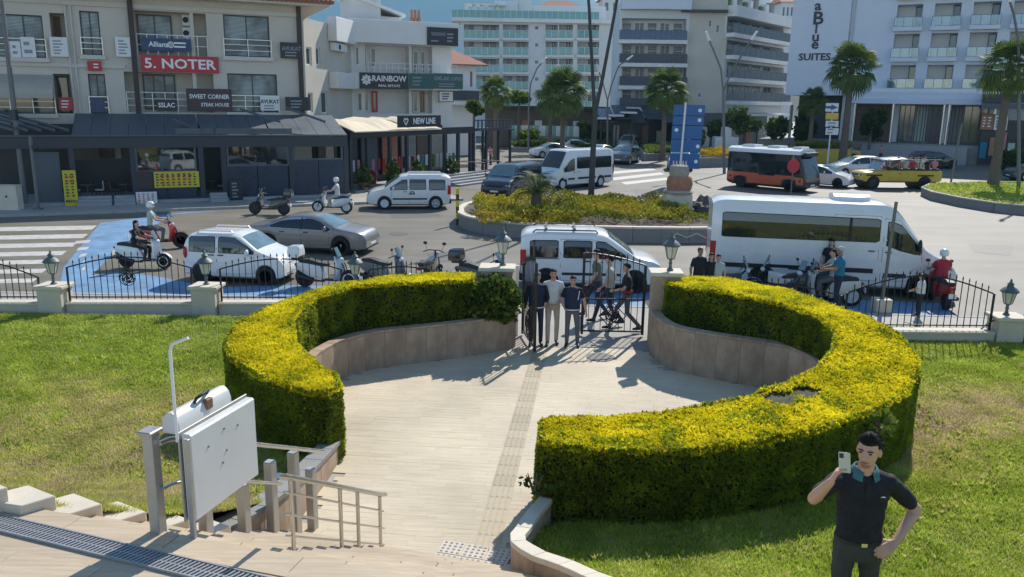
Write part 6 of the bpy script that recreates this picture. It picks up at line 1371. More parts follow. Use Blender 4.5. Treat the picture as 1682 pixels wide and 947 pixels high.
t = FT.sign("menu_board", "low white menu board with grid on the terrace below the wide yellow banner", (224, 313, 258, 336), "sign_white", .5); FT.strips(t, (226, 315, 256, 334), 6, "sign_red", .57, 4, .6, 3)
t = FT.sign("wall_board", "plain brown board on the terrace left of the wide yellow banner", (224, 281, 250, 308), "brown_post", .09)
t = FT.sign("chalkboard", "black chalkboard stand on the terrace by the right entrance steps", (376, 294, 397, 327), "sign_black", .35); FT.strips(t, (378, 297, 395, 324), 5, "text_grey", .42, 1, .7, 7)
# kerb and pavement in front of it
pv = [FT.pt(UT-10, .02, 3.0), FT.pt(6, .02, 3.0), FT.pt(6, .02, -6), FT.pt(UT-10, .02, -6)]
MB().add(pv, [(0, 1, 2, 3)]).ob("far_pavement", "paving", kind='structure'); kb = MB()
for k in range(40): FT.box(kb, UT-10+k, UT-10+k+.985, -.2, .03, 3.0, 3.16)
kb.ob("far_kerb", "kerb", kind='structure')

# ---- white RAINBOW building
FS = Fac((-14.4, 56.0), (.15, .989)); FR = Fac((-12.86, 66.15), (.927, .375))
bR = FR.thing("white_building", "white low building with RAINBOW sign board across its balcony", "building", 3)
vtop = FR.uv(640, 40)[1]; uR = FR.uv(742, 80)[0]
sh = []
for px in ((503, 77, 512, 107), (519, 77, 526, 107), (506, 152, 514, 184), (528, 150, 538, 186)): sh.append((*FS.rect(*px), .15))
vS = FS.uv(545, 40)[1]; FS.shell(bR, 0, 10.25, 0, vS, sh, "cream_wall", 6)
for h in sh: FS.window(bR, *h[:4], -.15, 1, "frame_white", "pane_dark", .1); 
rh = []
for px in ((600, 74, 672, 128), (676, 76, 710, 128), (600, 147, 672, 186), (676, 148, 710, 186)): rh.append((*FR.rect(*px), 1.1))
FR.shell(bR, 0, uR, 0, vtop, rh, "white_wall", 8)
for px in ((583, 76, 590, 107), (598, 77, 607, 109), (613, 77, 622, 109), (684, 82, 693, 120), (696, 82, 704, 120), (587, 151, 595, 182), (601, 151, 610, 183), (684, 150, 692, 184)):
    FR.window(bR, *FR.rect(*px), -1.09 if px[0] > 596 else .01, 1, "frame_white", "pane_dark", .08)
FR.window(bR, *FR.rect(615, 149, 625, 184), -1.09, 1, "sign_red", "pane_dark", .14, name="door"); FR.window(bR, *FR.rect(696, 150, 703, 184), -1.09, 1, "terracotta", "pane_dark", .14, name="door")
for k, (y0, y1) in enumerate(((34, 72), (120, 146))):
    _, _, v0, v1 = FR.rect(600, y0, 640, y1); b = MB(); FR.box(b, -.3, uR+.2, v0, v1, .05, 1.25); b.ob("parapet", "white_wall", bR, world=True, bevel=.03)
    _, _, a, c = FS.rect(560, y0, 570, y1); b = MB(); FS.box(b, 5.4, 9.9, a, c, .02, .7); b.ob("parapet", "white_wall", bR, world=True, bevel=.03)
r_ = FR.rect(600, 112, 740, 121); FR.railing(bR, r_[0], uR+.1, r_[2], .75, 1.1, "frame_white", n=16, mid=1)
u0, u1, v0, v1 = FS.rect(545, -18, 590, 40); ph_ = MB(); FR.box(ph_, .2, FR.uv(628, 20)[0], vtop, FR.uv(600, -8)[1], -5, -.6); ph_.ob("penthouse", "white_wall", bR, world=True)
uu = FR.uv(628, 20)[0]; u2 = FR.uv(664, 20)[0]; va, vb_ = FR.uv(600, -12)[1], FR.uv(660, 22)[1]; b = MB(); b.loft([[FR.pt(.0, va, d), FR.pt(u2+.2, vb_, d), FR.pt(u2+.2, vb_-.22, d), FR.pt(.0, va-.22, d)] for d in (-.3, -5.2)]); b.ob("penthouse_roof", "frame_white", bR, world=True); b = MB(); FR.box(b, uu, u2, vtop, vb_-.2, -5, -.9); b.ob("penthouse", "white_wall", bR, world=True)
for k in range(3):
    u, v = FR.uv(684+6*k, 38); b = MB(); FR.box(b, u-.13, u+.13, vtop, vtop+.75, -1.6, -1.3); FR.box(b, u-.08, u+.08, vtop+.75, vtop+1.35, -1.55, -1.35); b.ob("chimney_pot", "terracotta", bR, world=True)
t = FR.sign("rainbow_sign", "long black sign with flower emblem and white RAINBOW letters", (585, 120, 664, 146), "sign_black", 1.27, [("RAINBOW", .60, .63, .50, None, .95), ("REAL ESTATE", .60, .2, .2, None, 1.2)])
q = FR.uv(593, 131); mb = MB(); mb.lathe((0, 0, 0), [(.24, 0), (.24, .02), (.13, .02), (.13, 0)], 14)
for k in range(8): a = k*math.pi/4; mb.ell((.3*math.cos(a), .3*math.sin(a), .01), (.1, .1, .012), 8, 4)
mb.ob("flower_emblem", "text_white", t).data.transform(root_of(t).matrix_basis.inverted() @ FR.mx(q[0]+.15, q[1], 1.335))
t = FR.sign("shop_board", "dark teal sign board right of the RAINBOW board", (665, 121, 704, 146), "sign_teal", 1.27); FR.strips(t, (668, 125, 690, 142), 3, "text_grey", 1.34)
t = FR.sign("estate_board", "dark green sign board with pale wording at the right end of the balcony", (704, 121, 752, 146), "sign_teal", 1.27, [("EMLAK OFISI", .5, .66, .34, "text_grey", 1.0)]); FR.strips(t, (708, 136, 748, 144), 2, "text_grey", 1.34)
t = FR.sign("roof_board", "dark sign board standing at the roof edge of the white building", (694, 47, 744, 76), "sign_black", 1.3, [("RESIDENCE", .36, .62, .24, "text_grey", .7)]); FR.strips(t, (724, 55, 740, 72), 3, "text_grey", 1.37); FR.strips(t, (698, 66, 716, 71), 1, "text_grey", 1.37)
t = FR.sign("grey_board", "small framed grey board under the balcony signs", (718, 150, 740, 166), "sign_white", .6, border="sign_black"); FR.strips(t, (720, 152, 738, 164), 3, "text_dark", .67)
aircon(FS, "white air conditioner on the cream side wall", (541, 71, 562, 84), .05)

# ---- NEW LINE shop row
FN = Fac((-9.9, 48.6), (.50, .866)); sN = FN.thing("shop_row", "row of dark fronted shops with cream canopy below the white building", "shop", 6)
uE2 = FN.uv(775, 240)[0]; vC = FN.uv(620, 212)[1]; vF = FN.uv(620, 222)[1]
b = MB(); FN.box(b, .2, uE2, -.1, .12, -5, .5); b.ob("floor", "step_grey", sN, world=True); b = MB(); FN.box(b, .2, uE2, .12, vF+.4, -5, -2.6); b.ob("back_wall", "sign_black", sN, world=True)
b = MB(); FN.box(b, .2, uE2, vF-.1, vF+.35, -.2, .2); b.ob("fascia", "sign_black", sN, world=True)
for x0, x1 in ((572, 668), (668, 716)):
    a, c = FN.uv(x0, 215)[0], FN.uv(x1, 215)[0]; n = 4; rings = []
    for k in range(9): u = a+(c-a)*k/8; rings.append([FN.pt(u, vF+.30+.0, .5), FN.pt(u, vF+.85+.12*math.sin(k*1.3), -1.2), FN.pt(u, vF+.95+.1*math.sin(k*1.3), -3.2), FN.pt(u, vF+.9, -3.2), FN.pt(u, vF+.80+.12*math.sin(k*1.3), -1.2), FN.pt(u, vF+.24, .5)])
    MB().loft(rings).ob("canopy", "canvas_cream", sN, world=True)
for px in (575, 603, 640, 668, 706, 730, 752, 772): u = FN.uv(px, 250)[0]; b = MB(); FN.box(b, u-.1, u+.1, .12, vF, -.1, .1); b.ob("post", "charcoal", sN, world=True)
for i, px in enumerate((588, 622, 655, 688, 718, 742, 762)):
    u, v = FN.uv(px, 250); b = MB(); FN.box(b, u-.8, u+.8, .5, 3.0, -2.5, -2.4); b.ob("wall_panel", ["bark", "glass_smoke", "charcoal_light", "terracotta", "wall_grey", "bark", "stone_rough"][i], sN, world=True)
    for k in range(5):
        t = FN.thing("hanging_garment", "garments on a rack in the dark shop front", "clothing", u-.8+.35*k, .9, "garments on the shop racks"); b = MB(); du = u-.8+.35*k; FN.box(b, du-.12, du+.12, .8+.3*random.random(), 1.75, -1.4+.1*k, -1.34+.1*k); gm = random.choice(["cloth_pink", "cloth_teal", "cloth_white", "cloth_red", "cloth_black", "cloth_pale", "green_leaf"]); b.ob("cloth", gm, t, world=True); t["label"] = "%s garment on rack %s of the dark shop front, hanger %s" % (gm.split("_")[-1 if gm[0] == "c" else 0], ["one", "two", "three", "four", "five", "six", "seven"][i], ["one", "two", "three", "four", "five"][k])
t = FN.sign("shop_sign", "black sign with heart emblem and white NEW LINE letters over the shop", (645, 189, 716, 208), "sign_black", .35, [("NEW LINE", .60, .5, .72, None, 1.0)])
q = FN.uv(658, 199); MB().tube([(0, -.22, 0), (.22, .08, 0), (.15, .2, 0), (0, .1, 0), (-.15, .2, 0), (-.22, .08, 0), (0, -.22, 0)], .035, 5).ob("heart_emblem", "text_white", t).data.transform(root_of(t).matrix_basis.inverted() @ FN.mx(q[0], q[1], .42))
p = G(614, 304, 0); t = T("fire_point", "red post of the fire point beside the dark shop wall", "post", (p[0], p[1], 0), 0); MB().box(-.19, .19, -.15, .15, 0, .95).ob("cabinet", "paint_red", t, bevel=.03); MB().lathe((0, 0, .95), [(.13, 0), (.12, .12), (.04, .18)], 10).ob("cap", "paint_red", t)
# dark open kiosk and steps right of the shops
FK = Fac((-4.3, 59.5), (.62, .785)); sK = FK.thing("street_kiosk", "open dark steel kiosk with slatted sign band at the end of the shop row", "kiosk", 3)
vk0, vk1 = FK.uv(800, 214)[1], FK.uv(800, 196)[1]; uk0, uk1 = FK.uv(778, 230)[0], FK.uv(838, 230)[0]
b = MB(); FK.box(b, uk0, uk1, vk0, vk0+.1, -3, .4); b.ob("roof", "charcoal", sK, world=True); f = MB()
FK.box(f, uk0, uk1, vk1-.08, vk1, .0, .12); FK.box(f, uk0, uk1, vk0+.1, vk0+.18, .0, .12); f.ob("sign_frame", "charcoal", sK, world=True)
for k in range(11): u = uk0+(uk1-uk0)*k/10; b = MB(); FK.box(b, u-.06, u+.06, vk0+.18, vk1-.08, .02, .1); b.ob("slat", "charcoal_light", sK, world=True)
for k in range(4):
    for d in (0, -2.8): u = uk0+(uk1-uk0)*k/3; b = MB(); FK.box(b, u-.08, u+.08, 0, vk0, d-.08, d+.08); b.ob("post", "charcoal", sK, world=True)
for i in range(5):
    b = MB(); FN.box(b, 8+i*.0, uE2+2, -.1, .5-.12*i, .5+.45*i, .5+.45*(i+1)-.01); b.ob("step", "step_grey", sN, world=True)
for k in range(2):
    b = MB(); uu = FN.uv(735+k*28, 265)[0]; b.tube([FN.pt(uu, .4, .9), FN.pt(uu, 1.35, .9), FN.pt(uu+1.8, 1.2, 2.0), FN.pt(uu+1.8, .2, 2.0)], .035, 6); b.ob("stair_rail", "charcoal", sN, world=True)
# small house with red tiles between
FH = Fac((-6.6, 84), (.94, .34)); bH = FH.thing("tiled_house", "small white house with red tiled roof behind the signs of the white building", "house", 2)
a, c = FH.uv(738, 120)[0], FH.uv(782, 120)[0]; ve = FH.uv(760, 108)[1]; vr = FH.uv(750, 78)[1]
FH.shell(bH, a-4, c, 0, ve, [(*FH.rect(744, 122, 752, 142), .1), (*FH.rect(772, 117, 776, 142), .1)], "far_white", 8)
FH.window(bH, *FH.rect(744, 122, 752, 142), -.1, 2, "frame_dark", "pane_dark", .08); FH.window(bH, *FH.rect(772, 117, 776, 142), -.1, 1, "frame_dark", "pane_dark", .05)
b = MB(); b.loft([[FH.pt(a-4.2, ve, .8), FH.pt(c+1.0, ve, .8), FH.pt(c+1.0, ve+.15, .8), FH.pt(a-4.2, ve+.15, .8)], [FH.pt(a-4.2, vr, -4), FH.pt(c-1.6, vr, -4), FH.pt(c-1.6, vr+.15, -4), FH.pt(a-4.2, vr+.15, -4)]]); b.ob("roof", "roof_tile", bH, world=True)
FH.railing(bH, a, c, FH.uv(760, 165)[1], 1.0, 1.0, "frame_dark", glass="glass_smoke"); b = MB(); v = FH.uv(760, 166)[1]; FH.box(b, a-1, c+.3, v-.35, v, .0, 1.2); b.ob("balcony_slab", "far_white", bH, world=True)

# ---- hotel with green glass balconies, far centre
F4 = Fac((-9.5, 132), (1, .02)); b4 = F4.thing("balcony_hotel", "white hotel with green glass balconies at the back left of centre", "hotel", 12)
rows = [(40, 62), (68, 90), (96, 118), (124, 146), (151, 178)]; bays = [(762, 820, 2), (826, 868, 2), (896, 916, 1), (918, 941, 1), (948, 984, 2)]
H4 = []
for y0, y1 in rows:
    for x0, x1, n in bays: H4.append((*F4.rect(x0, y0, x1, y1), 1.6))
u0, u1 = F4.uv(757, 100)[0], F4.uv(1012, 100)[0]; vT = F4.uv(860, 36)[1]
sq = [(*F4.rect(879, y, 884, y+5), .1) for y in (43, 71, 99, 127)]
F4.shell(b4, u0, u1, 0, vT, H4+sq, "far_white", 14)
for k, h in enumerate(H4):
    F4.window(b4, h[0]+(h[1]-h[0])*.5, h[1]-(h[1]-h[0])*.06, h[2]+.05, h[2]+2.2, -1.58, 2, "frame_white", "pane_hotel", .1, name="balcony_door")
    if h[1]-h[0] > 4: F4.window(b4, h[0]+.5, h[0]+1.6, h[2]+1.2, h[2]+2.1, -1.58, 1, "frame_white", "pane_hotel", .1)
    F4.railing(b4, h[0]+.03, h[1]-.03, h[2], 1.15, .12, "frame_white", glass="glass_green", mid=0, r=.03); b = MB(); F4.box(b, h[0]-.1, h[1]+.1, h[2]-.35, h[2]-.005, .01, .5); b.ob("balcony_slab", "white_wall", b4, world=True)
for h in sq: F4.window(b4, *h[:4], -.1, 1, "frame_dark", "pane_dark", .06)
b = MB(); v0 = F4.uv(860, 37)[1]; v1 = F4.uv(860, 31)[1]; F4.box(b, u0-1.5, u1, v0, v1, -6, 1.0); b.ob("cornice", "white_wall", b4, world=True); F4.railing(b4, u0-1.4, u1-3, v1, 1.2, .8, "frame_white", glass="glass_green", mid=0)
for k in range(5): u = F4.uv(763+13*k, 25)[0]; b = MB(); F4.box(b, u, u+.5, v1, v1+2.2, -2, -1.4); F4.box(b, u, u+1.4, v1+2.0, v1+2.25, -2.2, -.6); b.ob("roof_frame", "white_wall", b4, world=True)
b = MB(); F4.box(b, F4.uv(812, 20)[0], F4.uv(850, 20)[0], v1, v1+2.8, -6, -2); b.ob("roof_house", "far_white", b4, world=True); b = MB(); F4.box(b, F4.uv(853, 5)[0], F4.uv(874, 5)[0], v1, v1+5.2, -7, -3); b.ob("lift_tower", "far_white", b4, world=True)
b = MB(); F4.box(b, F4.uv(876, 5)[0], F4.uv(1000, 5)[0], v1, v1+2.4, -9, -3); b.ob("roof_house", "far_white", b4, world=True)
# ---- white apartment hotel, centre right
F5 = Fac((14.4, 106), (1, -.03)); uL, uM, uP = F5.uv(1016, 90)[0], F5.uv(1129, 90)[0], F5.uv(1191, 90)[0]
b5 = F5.thing("apartment_hotel", "white apartment hotel with dark balconies and a blank corner wall right of centre", "hotel", 12)
H5 = [(*F5.rect(1021, y0, 1127, y1), 1.8) for y0, y1 in ((30, 66), (72, 104), (110, 141), (148, 176))]
vT = F5.uv(1100, 4)[1]; F5.shell(b5, uL, uM, 0, vT, H5, "far_white", 10)
for k, h in enumerate(H5):
    n = 5
    for q in range(n):
        a = h[0]+(h[1]-h[0])*(q+.1)/n; c = h[0]+(h[1]-h[0])*(q+.9)/n
        F5.window(b5, a, c, h[2]+(.05 if q % 2 else .9), h[2]+2.3, -1.78, 2 if q % 2 else 1, "frame_white", "pane_hotel", .09, hm=1)
    F5.railing(b5, h[0]-.3, h[1], h[2], 1.15, .9, "frame_dark", glass=["glass_blue", "glass_smoke", "glass_smoke", "glass_smoke"][k], mid=0, n=14)
    b = MB(); b.loft([[F5.pt(h[0]-.4+(h[1]-h[0]+.5)*f, z, -.01+0) for z in (h[2]-.45, h[2]-.005)]+[F5.pt(h[0]-.4+(h[1]-h[0]+.5)*f, z, .75+.5*math.sin(math.pi*(f*.7+.1))) for z in (h[2]-.005, h[2]-.45)] for f in np.linspace(0, 1, 9)]); b.ob("balcony_slab", "white_wall", b5, world=True)
b = MB(); b.loft([[F5.pt(uL+(uM-uL)*f, z, .0) for z in (vT-.9, vT+.3)]+[F5.pt(uL+(uM-uL)*f, z, .75+.6*math.sin(math.pi*(f*.7+.1))) for z in (vT+.3, vT-.9)] for f in np.linspace(0, 1, 9)]); b.ob("cornice", "blue_white_wall", b5, world=True)
F5.railing(b5, uL, uM, vT+.3, 1.1, .7, "frame_dark", glass="glass_smoke", mid=0)
F5.shell(b5, uM, uP, 0, F5.uv(1160, -12)[1], [(*F5.rect(1164, 32, 1169, 44), .1), (*F5.rect(1176, 40, 1182, 54), .1), (*F5.rect(1146, 152, 1152, 160), .1)], "cream_wall", 10, name="corner_wall")
for px in ((1164, 32, 1169, 44), (1176, 40, 1182, 54), (1146, 152, 1152, 160)): F5.window(b5, *F5.rect(*px), -.1, 1, "frame_white", "pane_hotel", .06)
b = MB(); v = F5.uv(1155, 17)[1]; F5.box(b, F5.uv(1119, 17)[0], F5.uv(1194, 22)[0], v-.25, v+.05, .02, .8); b.ob("roof_lip", "frame_dark", b5, world=True)
pR = F5.pt(uP, 0); F6 = Fac((pR[0], pR[1]), (.62, .785)); uQ = F6.uv(1291, 90)[0]
H6 = [(*F6.rect(1193, y0, 1287, y1), 1.8) for y0, y1 in ((36, 62), (72, 96), (106, 131), (141, 166))]
vT6 = F6.uv(1240, 22)[1]; F6.shell(b5, .0, uQ, 0, vT6, H6, "far_white", 9, name="side_wall")
for k, h in enumerate(H6):
    n = 5
    for q in range(n): a = h[0]+(h[1]-h[0])*(q+.12)/n; c = h[0]+(h[1]-h[0])*(q+.88)/n; F6.window(b5, a, c, h[2]+(.05 if q % 2 == 0 else .9), h[2]+2.3, -1.78, 2, "frame_white", "pane_hotel", .09, hm=1)
    F6.railing(b5, h[0], h[1]+.4, h[2], 1.2, .9, "frame_dark", glass="glass_smoke", mid=0, n=12); b = MB(); F6.box(b, h[0]-.1, h[1]+.6, h[2]-.5, h[2]-.005, .01, 1.2); b.ob("balcony_slab", "white_wall", b5, world=True)
b = MB(); F6.box(b, .0, uQ+.8, F6.uv(1240, 36)[1], vT6+.25, .01, 1.2); b.ob("cornice", "white_wall", b5, world=True)
for k in range(9): u = F6.uv(1196+9*k, 15)[0]; b = MB(); F6.box(b, u, u+.9, vT6+.25, vT6+1.1+.4*(k % 3), -.9, .0); b.ob("roof_planter", ["green_leaf", "far_white", "wall_grey"][k % 3], b5, world=True)
b = MB(); F6.box(b, -1, uQ-2.5, vT6, vT6+3.0, -8, -2); b.ob("roof_house", "far_white", b5, world=True)
# ---- pale blue white hotel, right
F7 = Fac((43.6, 90), (.88, -.47)); b7 = F7.thing("suite_hotel", "large pale hotel with deep square balconies and vertical lettering on its blank wall", "hotel", 0)
POD = 1.8; cols = [(1477, 1516), (1528, 1571), (1591, 1637), (1656, 1702)]; rws = [(-52, -10), (5, 43), (54, 94), (106, 145)]
H7 = []; uA, uB = F7.uv(1400, 80)[0], F7.uv(1790, 80)[0]
cu = [F7.rect(c0, 54, c1, 94)[:2] for c0, c1 in cols]; step_ = cu[2][0]-cu[1][0]; cu = [(cu[1][0]+step_*(k-1), cu[1][1]+step_*(k-1)) for k in range(6)]
for r0, r1 in rws:
    v1, v0 = F7.uv(1545, r0)[1], F7.uv(1545, r1)[1]
    for a, c in cu: H7.append((a, c, v0, v1, 1.8))
vTop = F7.uv(1545, -75)[1]; F7.shell(b7, uA, uB, 0, vTop, H7, "blue_white_wall", 14)
for h in H7:
    wd = h[1]-h[0]; b = MB(); F7.box(b, h[0], h[1], h[2], h[3], -1.80, -1.78); b.ob("balcony_back", "white_wall", b7, world=True); F7.window(b7, h[1]-wd*.30, h[1]-.02, h[2]+.02, h[3]-.06, -1.765, 1, "frame_dark", "pane_dark", .08, name="balcony_door")
    F7.railing(b7, h[0]-.1, h[1]+.1, h[2], 1.0, .62, "charcoal_light", glass="pane_clear", mid=0, n=4)
    b = MB(); F7.box(b, h[0]-.15, h[1]+.15, h[2]-.42, h[2]-.004, .003, .75); b.ob("balcony_slab", "blue_white_wall", b7, world=True)
uT0, uT1 = F7.uv(1297, 90)[0], F7.uv(1391, 90)[0]; b = MB(); F7.box(b, uT0, uT1, F7.uv(1345, 156)[1], vTop+3, -10, .5); b.ob("tower_wall", "blue_white_wall", b7, world=True); b = MB(); F7.box(b, uT1+.02, uA-.01, 0, vTop, -9, -.25); b.ob("tower_joint", "far_white", b7, world=True)
b = MB(); F7.box(b, uT0+1, uT1-.5, 0, F7.uv(1345, 156)[1], -10, -3.0); b.ob("entrance_wall", "charcoal", b7, world=True)
for y in (10, 58): a = F7.uv(1394, y)[0]; F7.window(b7, a-.35, a+.05, F7.uv(1394, y+28)[1], F7.uv(1394, y-8)[1], -.24, 1, "frame_dark", "pane_dark", .05)
for tx, px, py, sz_, sx in (("a", 1345, 10, 1.5, 1.1), ("B", 1345, 31, 1.9, 1.1), ("l", 1342, 48, 1.4, 1.0), ("u", 1341, 61, 1.5, 1.1), ("e", 1340, 73, 1.5, 1.1), ("SUITES", 1339, 94, 1.05, 1.1)):
    u, v = F7.uv(px, py); text("lettering", tx, sz_, "text_dark", b7, F7.mx(u, v, .52), .05, sx=sx)
u0 = F7.uv(1300, 160)[0]; v0, v1 = F7.uv(1500, 171)[1], F7.uv(1500, 150)[1]; u1 = F7.uv(1655, 160)[0]; uc = F7.uv(1398, 160)[0]
b = MB(); F7.box(b, uc, u1, v0, v0+.5, .01, 3.4); F7.box(b, uc, u1, v0+.5, v1-.1, .01, 2.9); b.ob("entrance_canopy", "blue_white_wall", b7, world=True, bevel=.04); b = MB(); F7.box(b, uc-.2, u1, v1-.09, v1+.25, .01, 2.2); b.ob("canopy_ledge", "white_wall", b7, world=True)
b = MB(); F7.box(b, uc-9, u1+8, -.2, POD, -3, 3.6); b.ob("podium", "wall_grey", b7, world=True)
for k in range(6): b = MB(); F7.box(b, uc+2, u1-3, -.1, POD-.3*(k+1)+.15, 3.61+.36*k, 3.61+.36*(k+1)-.01); b.ob("podium_step", "step_grey", b7, world=True)
for px in (1407, 1468, 1549, 1557, 1630): u = F7.uv(px, 200)[0]; MB().tube([F7.pt(u, POD, 3.1), F7.pt(u, v0, 3.1)], .13, 8).ob("column", "steel", b7, world=True)
for k, (x0, x1, m) in enumerate(((1404, 1466, "bark"), (1476, 1502, "pane_dark"), (1503, 1520, "cloth_pale"), (1522, 1548, "navy_panel"), (1560, 1580, "wall_grey"), (1581, 1622, "pane_dark"))):
    a, c = F7.uv(x0, 200)[0], F7.uv(x1, 200)[0]; F7.window(b7, a, c, POD+.02, v0-.05, .03, 3, "frame_dark", m if m.startswith("pane") or m == "navy_panel" else m, .1, name="shop_window")
t = F7.sign("advert_screen", "lit advert screen with reddish picture at the hotel's corner shop", (1610, 187, 1630, 211), "terracotta", 4.2, border="sign_black"); F7.strips(t, (1612, 190, 1628, 208), 4, "text_white", 4.27, 2, .7, 3)
t = F7.sign("advert_screen", "lit white advert screen with purple print at the corner shop", (1631, 188, 1652, 212), "sign_white", 4.2, border="sign_black"); F7.strips(t, (1633, 191, 1650, 209), 4, "sign_navy", 4.27, 2, .7, 5)
kk = F7.thing("corner_shop", "dark awninged corner shop with goods at the right edge below the hotel", "shop", F7.uv(1640, 200)[0]); a, c = F7.uv(1612, 200)[0], F7.uv(1720, 200)[0]
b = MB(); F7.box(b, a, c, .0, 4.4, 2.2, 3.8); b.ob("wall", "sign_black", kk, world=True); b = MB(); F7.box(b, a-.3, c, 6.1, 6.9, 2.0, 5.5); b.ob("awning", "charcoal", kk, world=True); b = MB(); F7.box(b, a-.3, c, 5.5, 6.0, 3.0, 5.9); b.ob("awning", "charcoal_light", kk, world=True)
for i in range(8):
    u = a+.4+i*.8; b = MB(); F7.box(b, u-.3, u+.3, .6+.3*(i % 2), 2.2+.5*(i % 3), 3.85, 4.2); b.ob("goods_stack", ["cloth_teal", "terracotta", "cloth_pink", "cloth_pale", "cloth_navy"][i % 5], kk, world=True)
t = F7.sign("yellow_board", "small yellow direction board on a post before the corner shop", (1626, 239, 1642, 248), "menu_yellow", 8.0, [("CAFE", .5, .5, .6, "text_dark", 1)]); u, v = F7.uv(1634, 248); MB().tube([F7.pt(u, 0, 8.02), F7.pt(u, v, 8.02)], .05, 6).ob("post", "pole_grey", t, world=True)
# ---- far houses and hill behind
for x0, y0, x1, Yd, lab, m in ((1285, 3, 1312, 160, "small far house with brown roof between the two hotels", "far_white"), (990, -4, 1045, 170, "far white villa on the slope above the green glass hotel", "far_white"), (880, 14, 960, 165, "far pale villa row behind the green glass hotel's roof", "far_white")):
    p0, p1 = GY(x0, y0, Yd), GY(x1, y0, Yd); t = T("far_house", lab, "house", (float(p0[0]), Yd, 0)); wd = float(p1[0]-p0[0]); h = float(p0[2])
    MB().box(0, wd, 0, 8, 0, h).ob("wall", m, t); MB().loft([[(-.6, -.6, h), (wd+.6, -.6, h), (wd+.6, 8.6, h), (-.6, 8.6, h)], [(wd*.3, 4, h+2), (wd*.7, 4, h+2), (wd*.7, 4.2, h+2), (wd*.3, 4.2, h+2)]]).ob("roof", "roof_tile", t)
    for k in range(4): MB().box(wd*(k+.3)/4, wd*(k+.7)/4, -.06, .04, h-2.4, h-.9).ob("window", "pane_dark", t)
V = []; nx, ny = 60, 14
for j in range(ny+1):
    for i in range(nx+1):
        x = -120+520*i/nx; y = 300+260*j/ny; hh = 22+48*math.exp(-((x-95)/150)**2)+8*(float(vnoise(x, y, 40, 2))-.5)+5*(float(vnoise(x, y, 12, 7))-.5)
        hh *= min(1, max(0, (x+10)/90)) if x < 80 else 1
        V.append((x, y, -3+hh*math.sin(math.pi/2*min(1, j/(ny*.7)))))
link("hill", npmesh("hill", V, [(j*(nx+1)+i, j*(nx+1)+i+1, (j+1)*(nx+1)+i+1, (j+1)*(nx+1)+i) for j in range(ny) for i in range(nx)], "hill_rock", smooth=True), kind='structure')
# ------------------------------------------------------------------ traffic islands and planted beds
def island(name, label, poly, h, m_top, wall_m="wall_grey", cop_m="stone_light", piece=1.0):
    t = T(name, label, "planter", (poly[0][0], poly[0][1], ROAD)); P = [Vector((*p, 0)) for p in poly]; n = len(P)
    area = sum(P[i-1].x*P[i].y-P[i].x*P[i-1].y for i in range(n))
    if area < 0: P.reverse()
    MB().prism([(p.x, p.y) for p in P], ROAD-.05, h-.06).ob("soil_bed", m_top, t, world=True)
    for i in range(n):
        a, b = P[i], P[(i+1) % n]; d = (b-a); l = d.length; d /= l; nn = Vector((d.y, -d.x, 0)); k = max(1, round(l/piece))
        for q in range(k):
            p0, p1 = a+d*(l*q/k+.004), a+d*(l*(q+1)/k-.004)
            MB().prism([p0, p1, p1+nn*.10, p0+nn*.10], ROAD-.02, h-.05).ob("wall_block", wall_m, t, world=True); MB().prism([p0-nn*.16, p1-nn*.16, p1+nn*.14, p0+nn*.14], h-.05, h+.03).ob("coping", cop_m, t, world=True)
    return t
def sell(cx, cy, rx, ry, e=2.6, n=28): return [(cx+rx*math.copysign(abs(math.cos(a))**(2/e), math.cos(a)), cy+ry*math.copysign(abs(math.sin(a))**(2/e), math.sin(a))) for a in [2*math.pi*k/n for k in range(n)]]
def bed(name, poly, n, z0, hmin, hmax, leaf, tint, m, parent, clump=1.2, lo=.35):
    xs = [p[0] for p in poly]; ys = [p[1] for p in poly]; C = np.stack([RNG.uniform(min(xs), max(xs), n*2), RNG.uniform(min(ys), max(ys), n*2)], 1); C = C[inpoly(C, poly)][:n]
    c = vnoise(C[:, 0], C[:, 1], clump, 5); c2 = vnoise(C[:, 0], C[:, 1], clump*2.3, 9); k = c > lo*RNG.uniform(.2, 1, len(C)); C, c, c2 = C[k], c[k], c2[k]
    z = z0+(hmin+(hmax-hmin)*c)*RNG.uniform(.3, 1, len(C))**.6; N = np.column_stack([RNG.normal(0, .5, (len(C), 2)), np.ones(len(C))])
    tt = np.clip(tint[0]+(tint[1]-tint[0])*c2+RNG.normal(0, .1, len(C)), 0, 1); return sprays(np.column_stack([C, z]), N, leaf, tt, m, name, parent, kind='stuff')
RI = sell(4.9, 38.3, 7.4, 5.2)
ri = island("roundabout_island", "raised roundabout bed with curved grey wall and yellow green planting behind the gate van", RI, .52, "soil", piece=.95)
MB().tube([(6.4, 33.0, .10), (6.7, 33.0, .30), (7.1, 33.0, .14), (7.5, 33.0, .32), (7.9, 33.0, .14), (8.3, 33.0, .30), (8.6, 33.0, .10)], .03, 5).ob("relief_motif", "stone_light", ri, world=True)
bed("bed_planting", [(p[0]*.97+.14, p[1]*.97+1.1) for p in sell(3.0, 37.8, 5.1, 4.2)], 9000, .45, .25, .8, .10, (.25, 1.05), "bed_leaf", ri, 1.1, .3)
bed("low_planting", sell(9.0, 36.2, 2.9, 2.3), 2600, .45, .08, .35, .09, (.1, .6), "bed_leaf", ri, .9, .5); bed("edge_planting", sell(.6, 34.6, 2.3, 1.1), 1500, .3, .2, .6, .10, (.5, 1.1), "bed_leaf", ri, .6, .4)
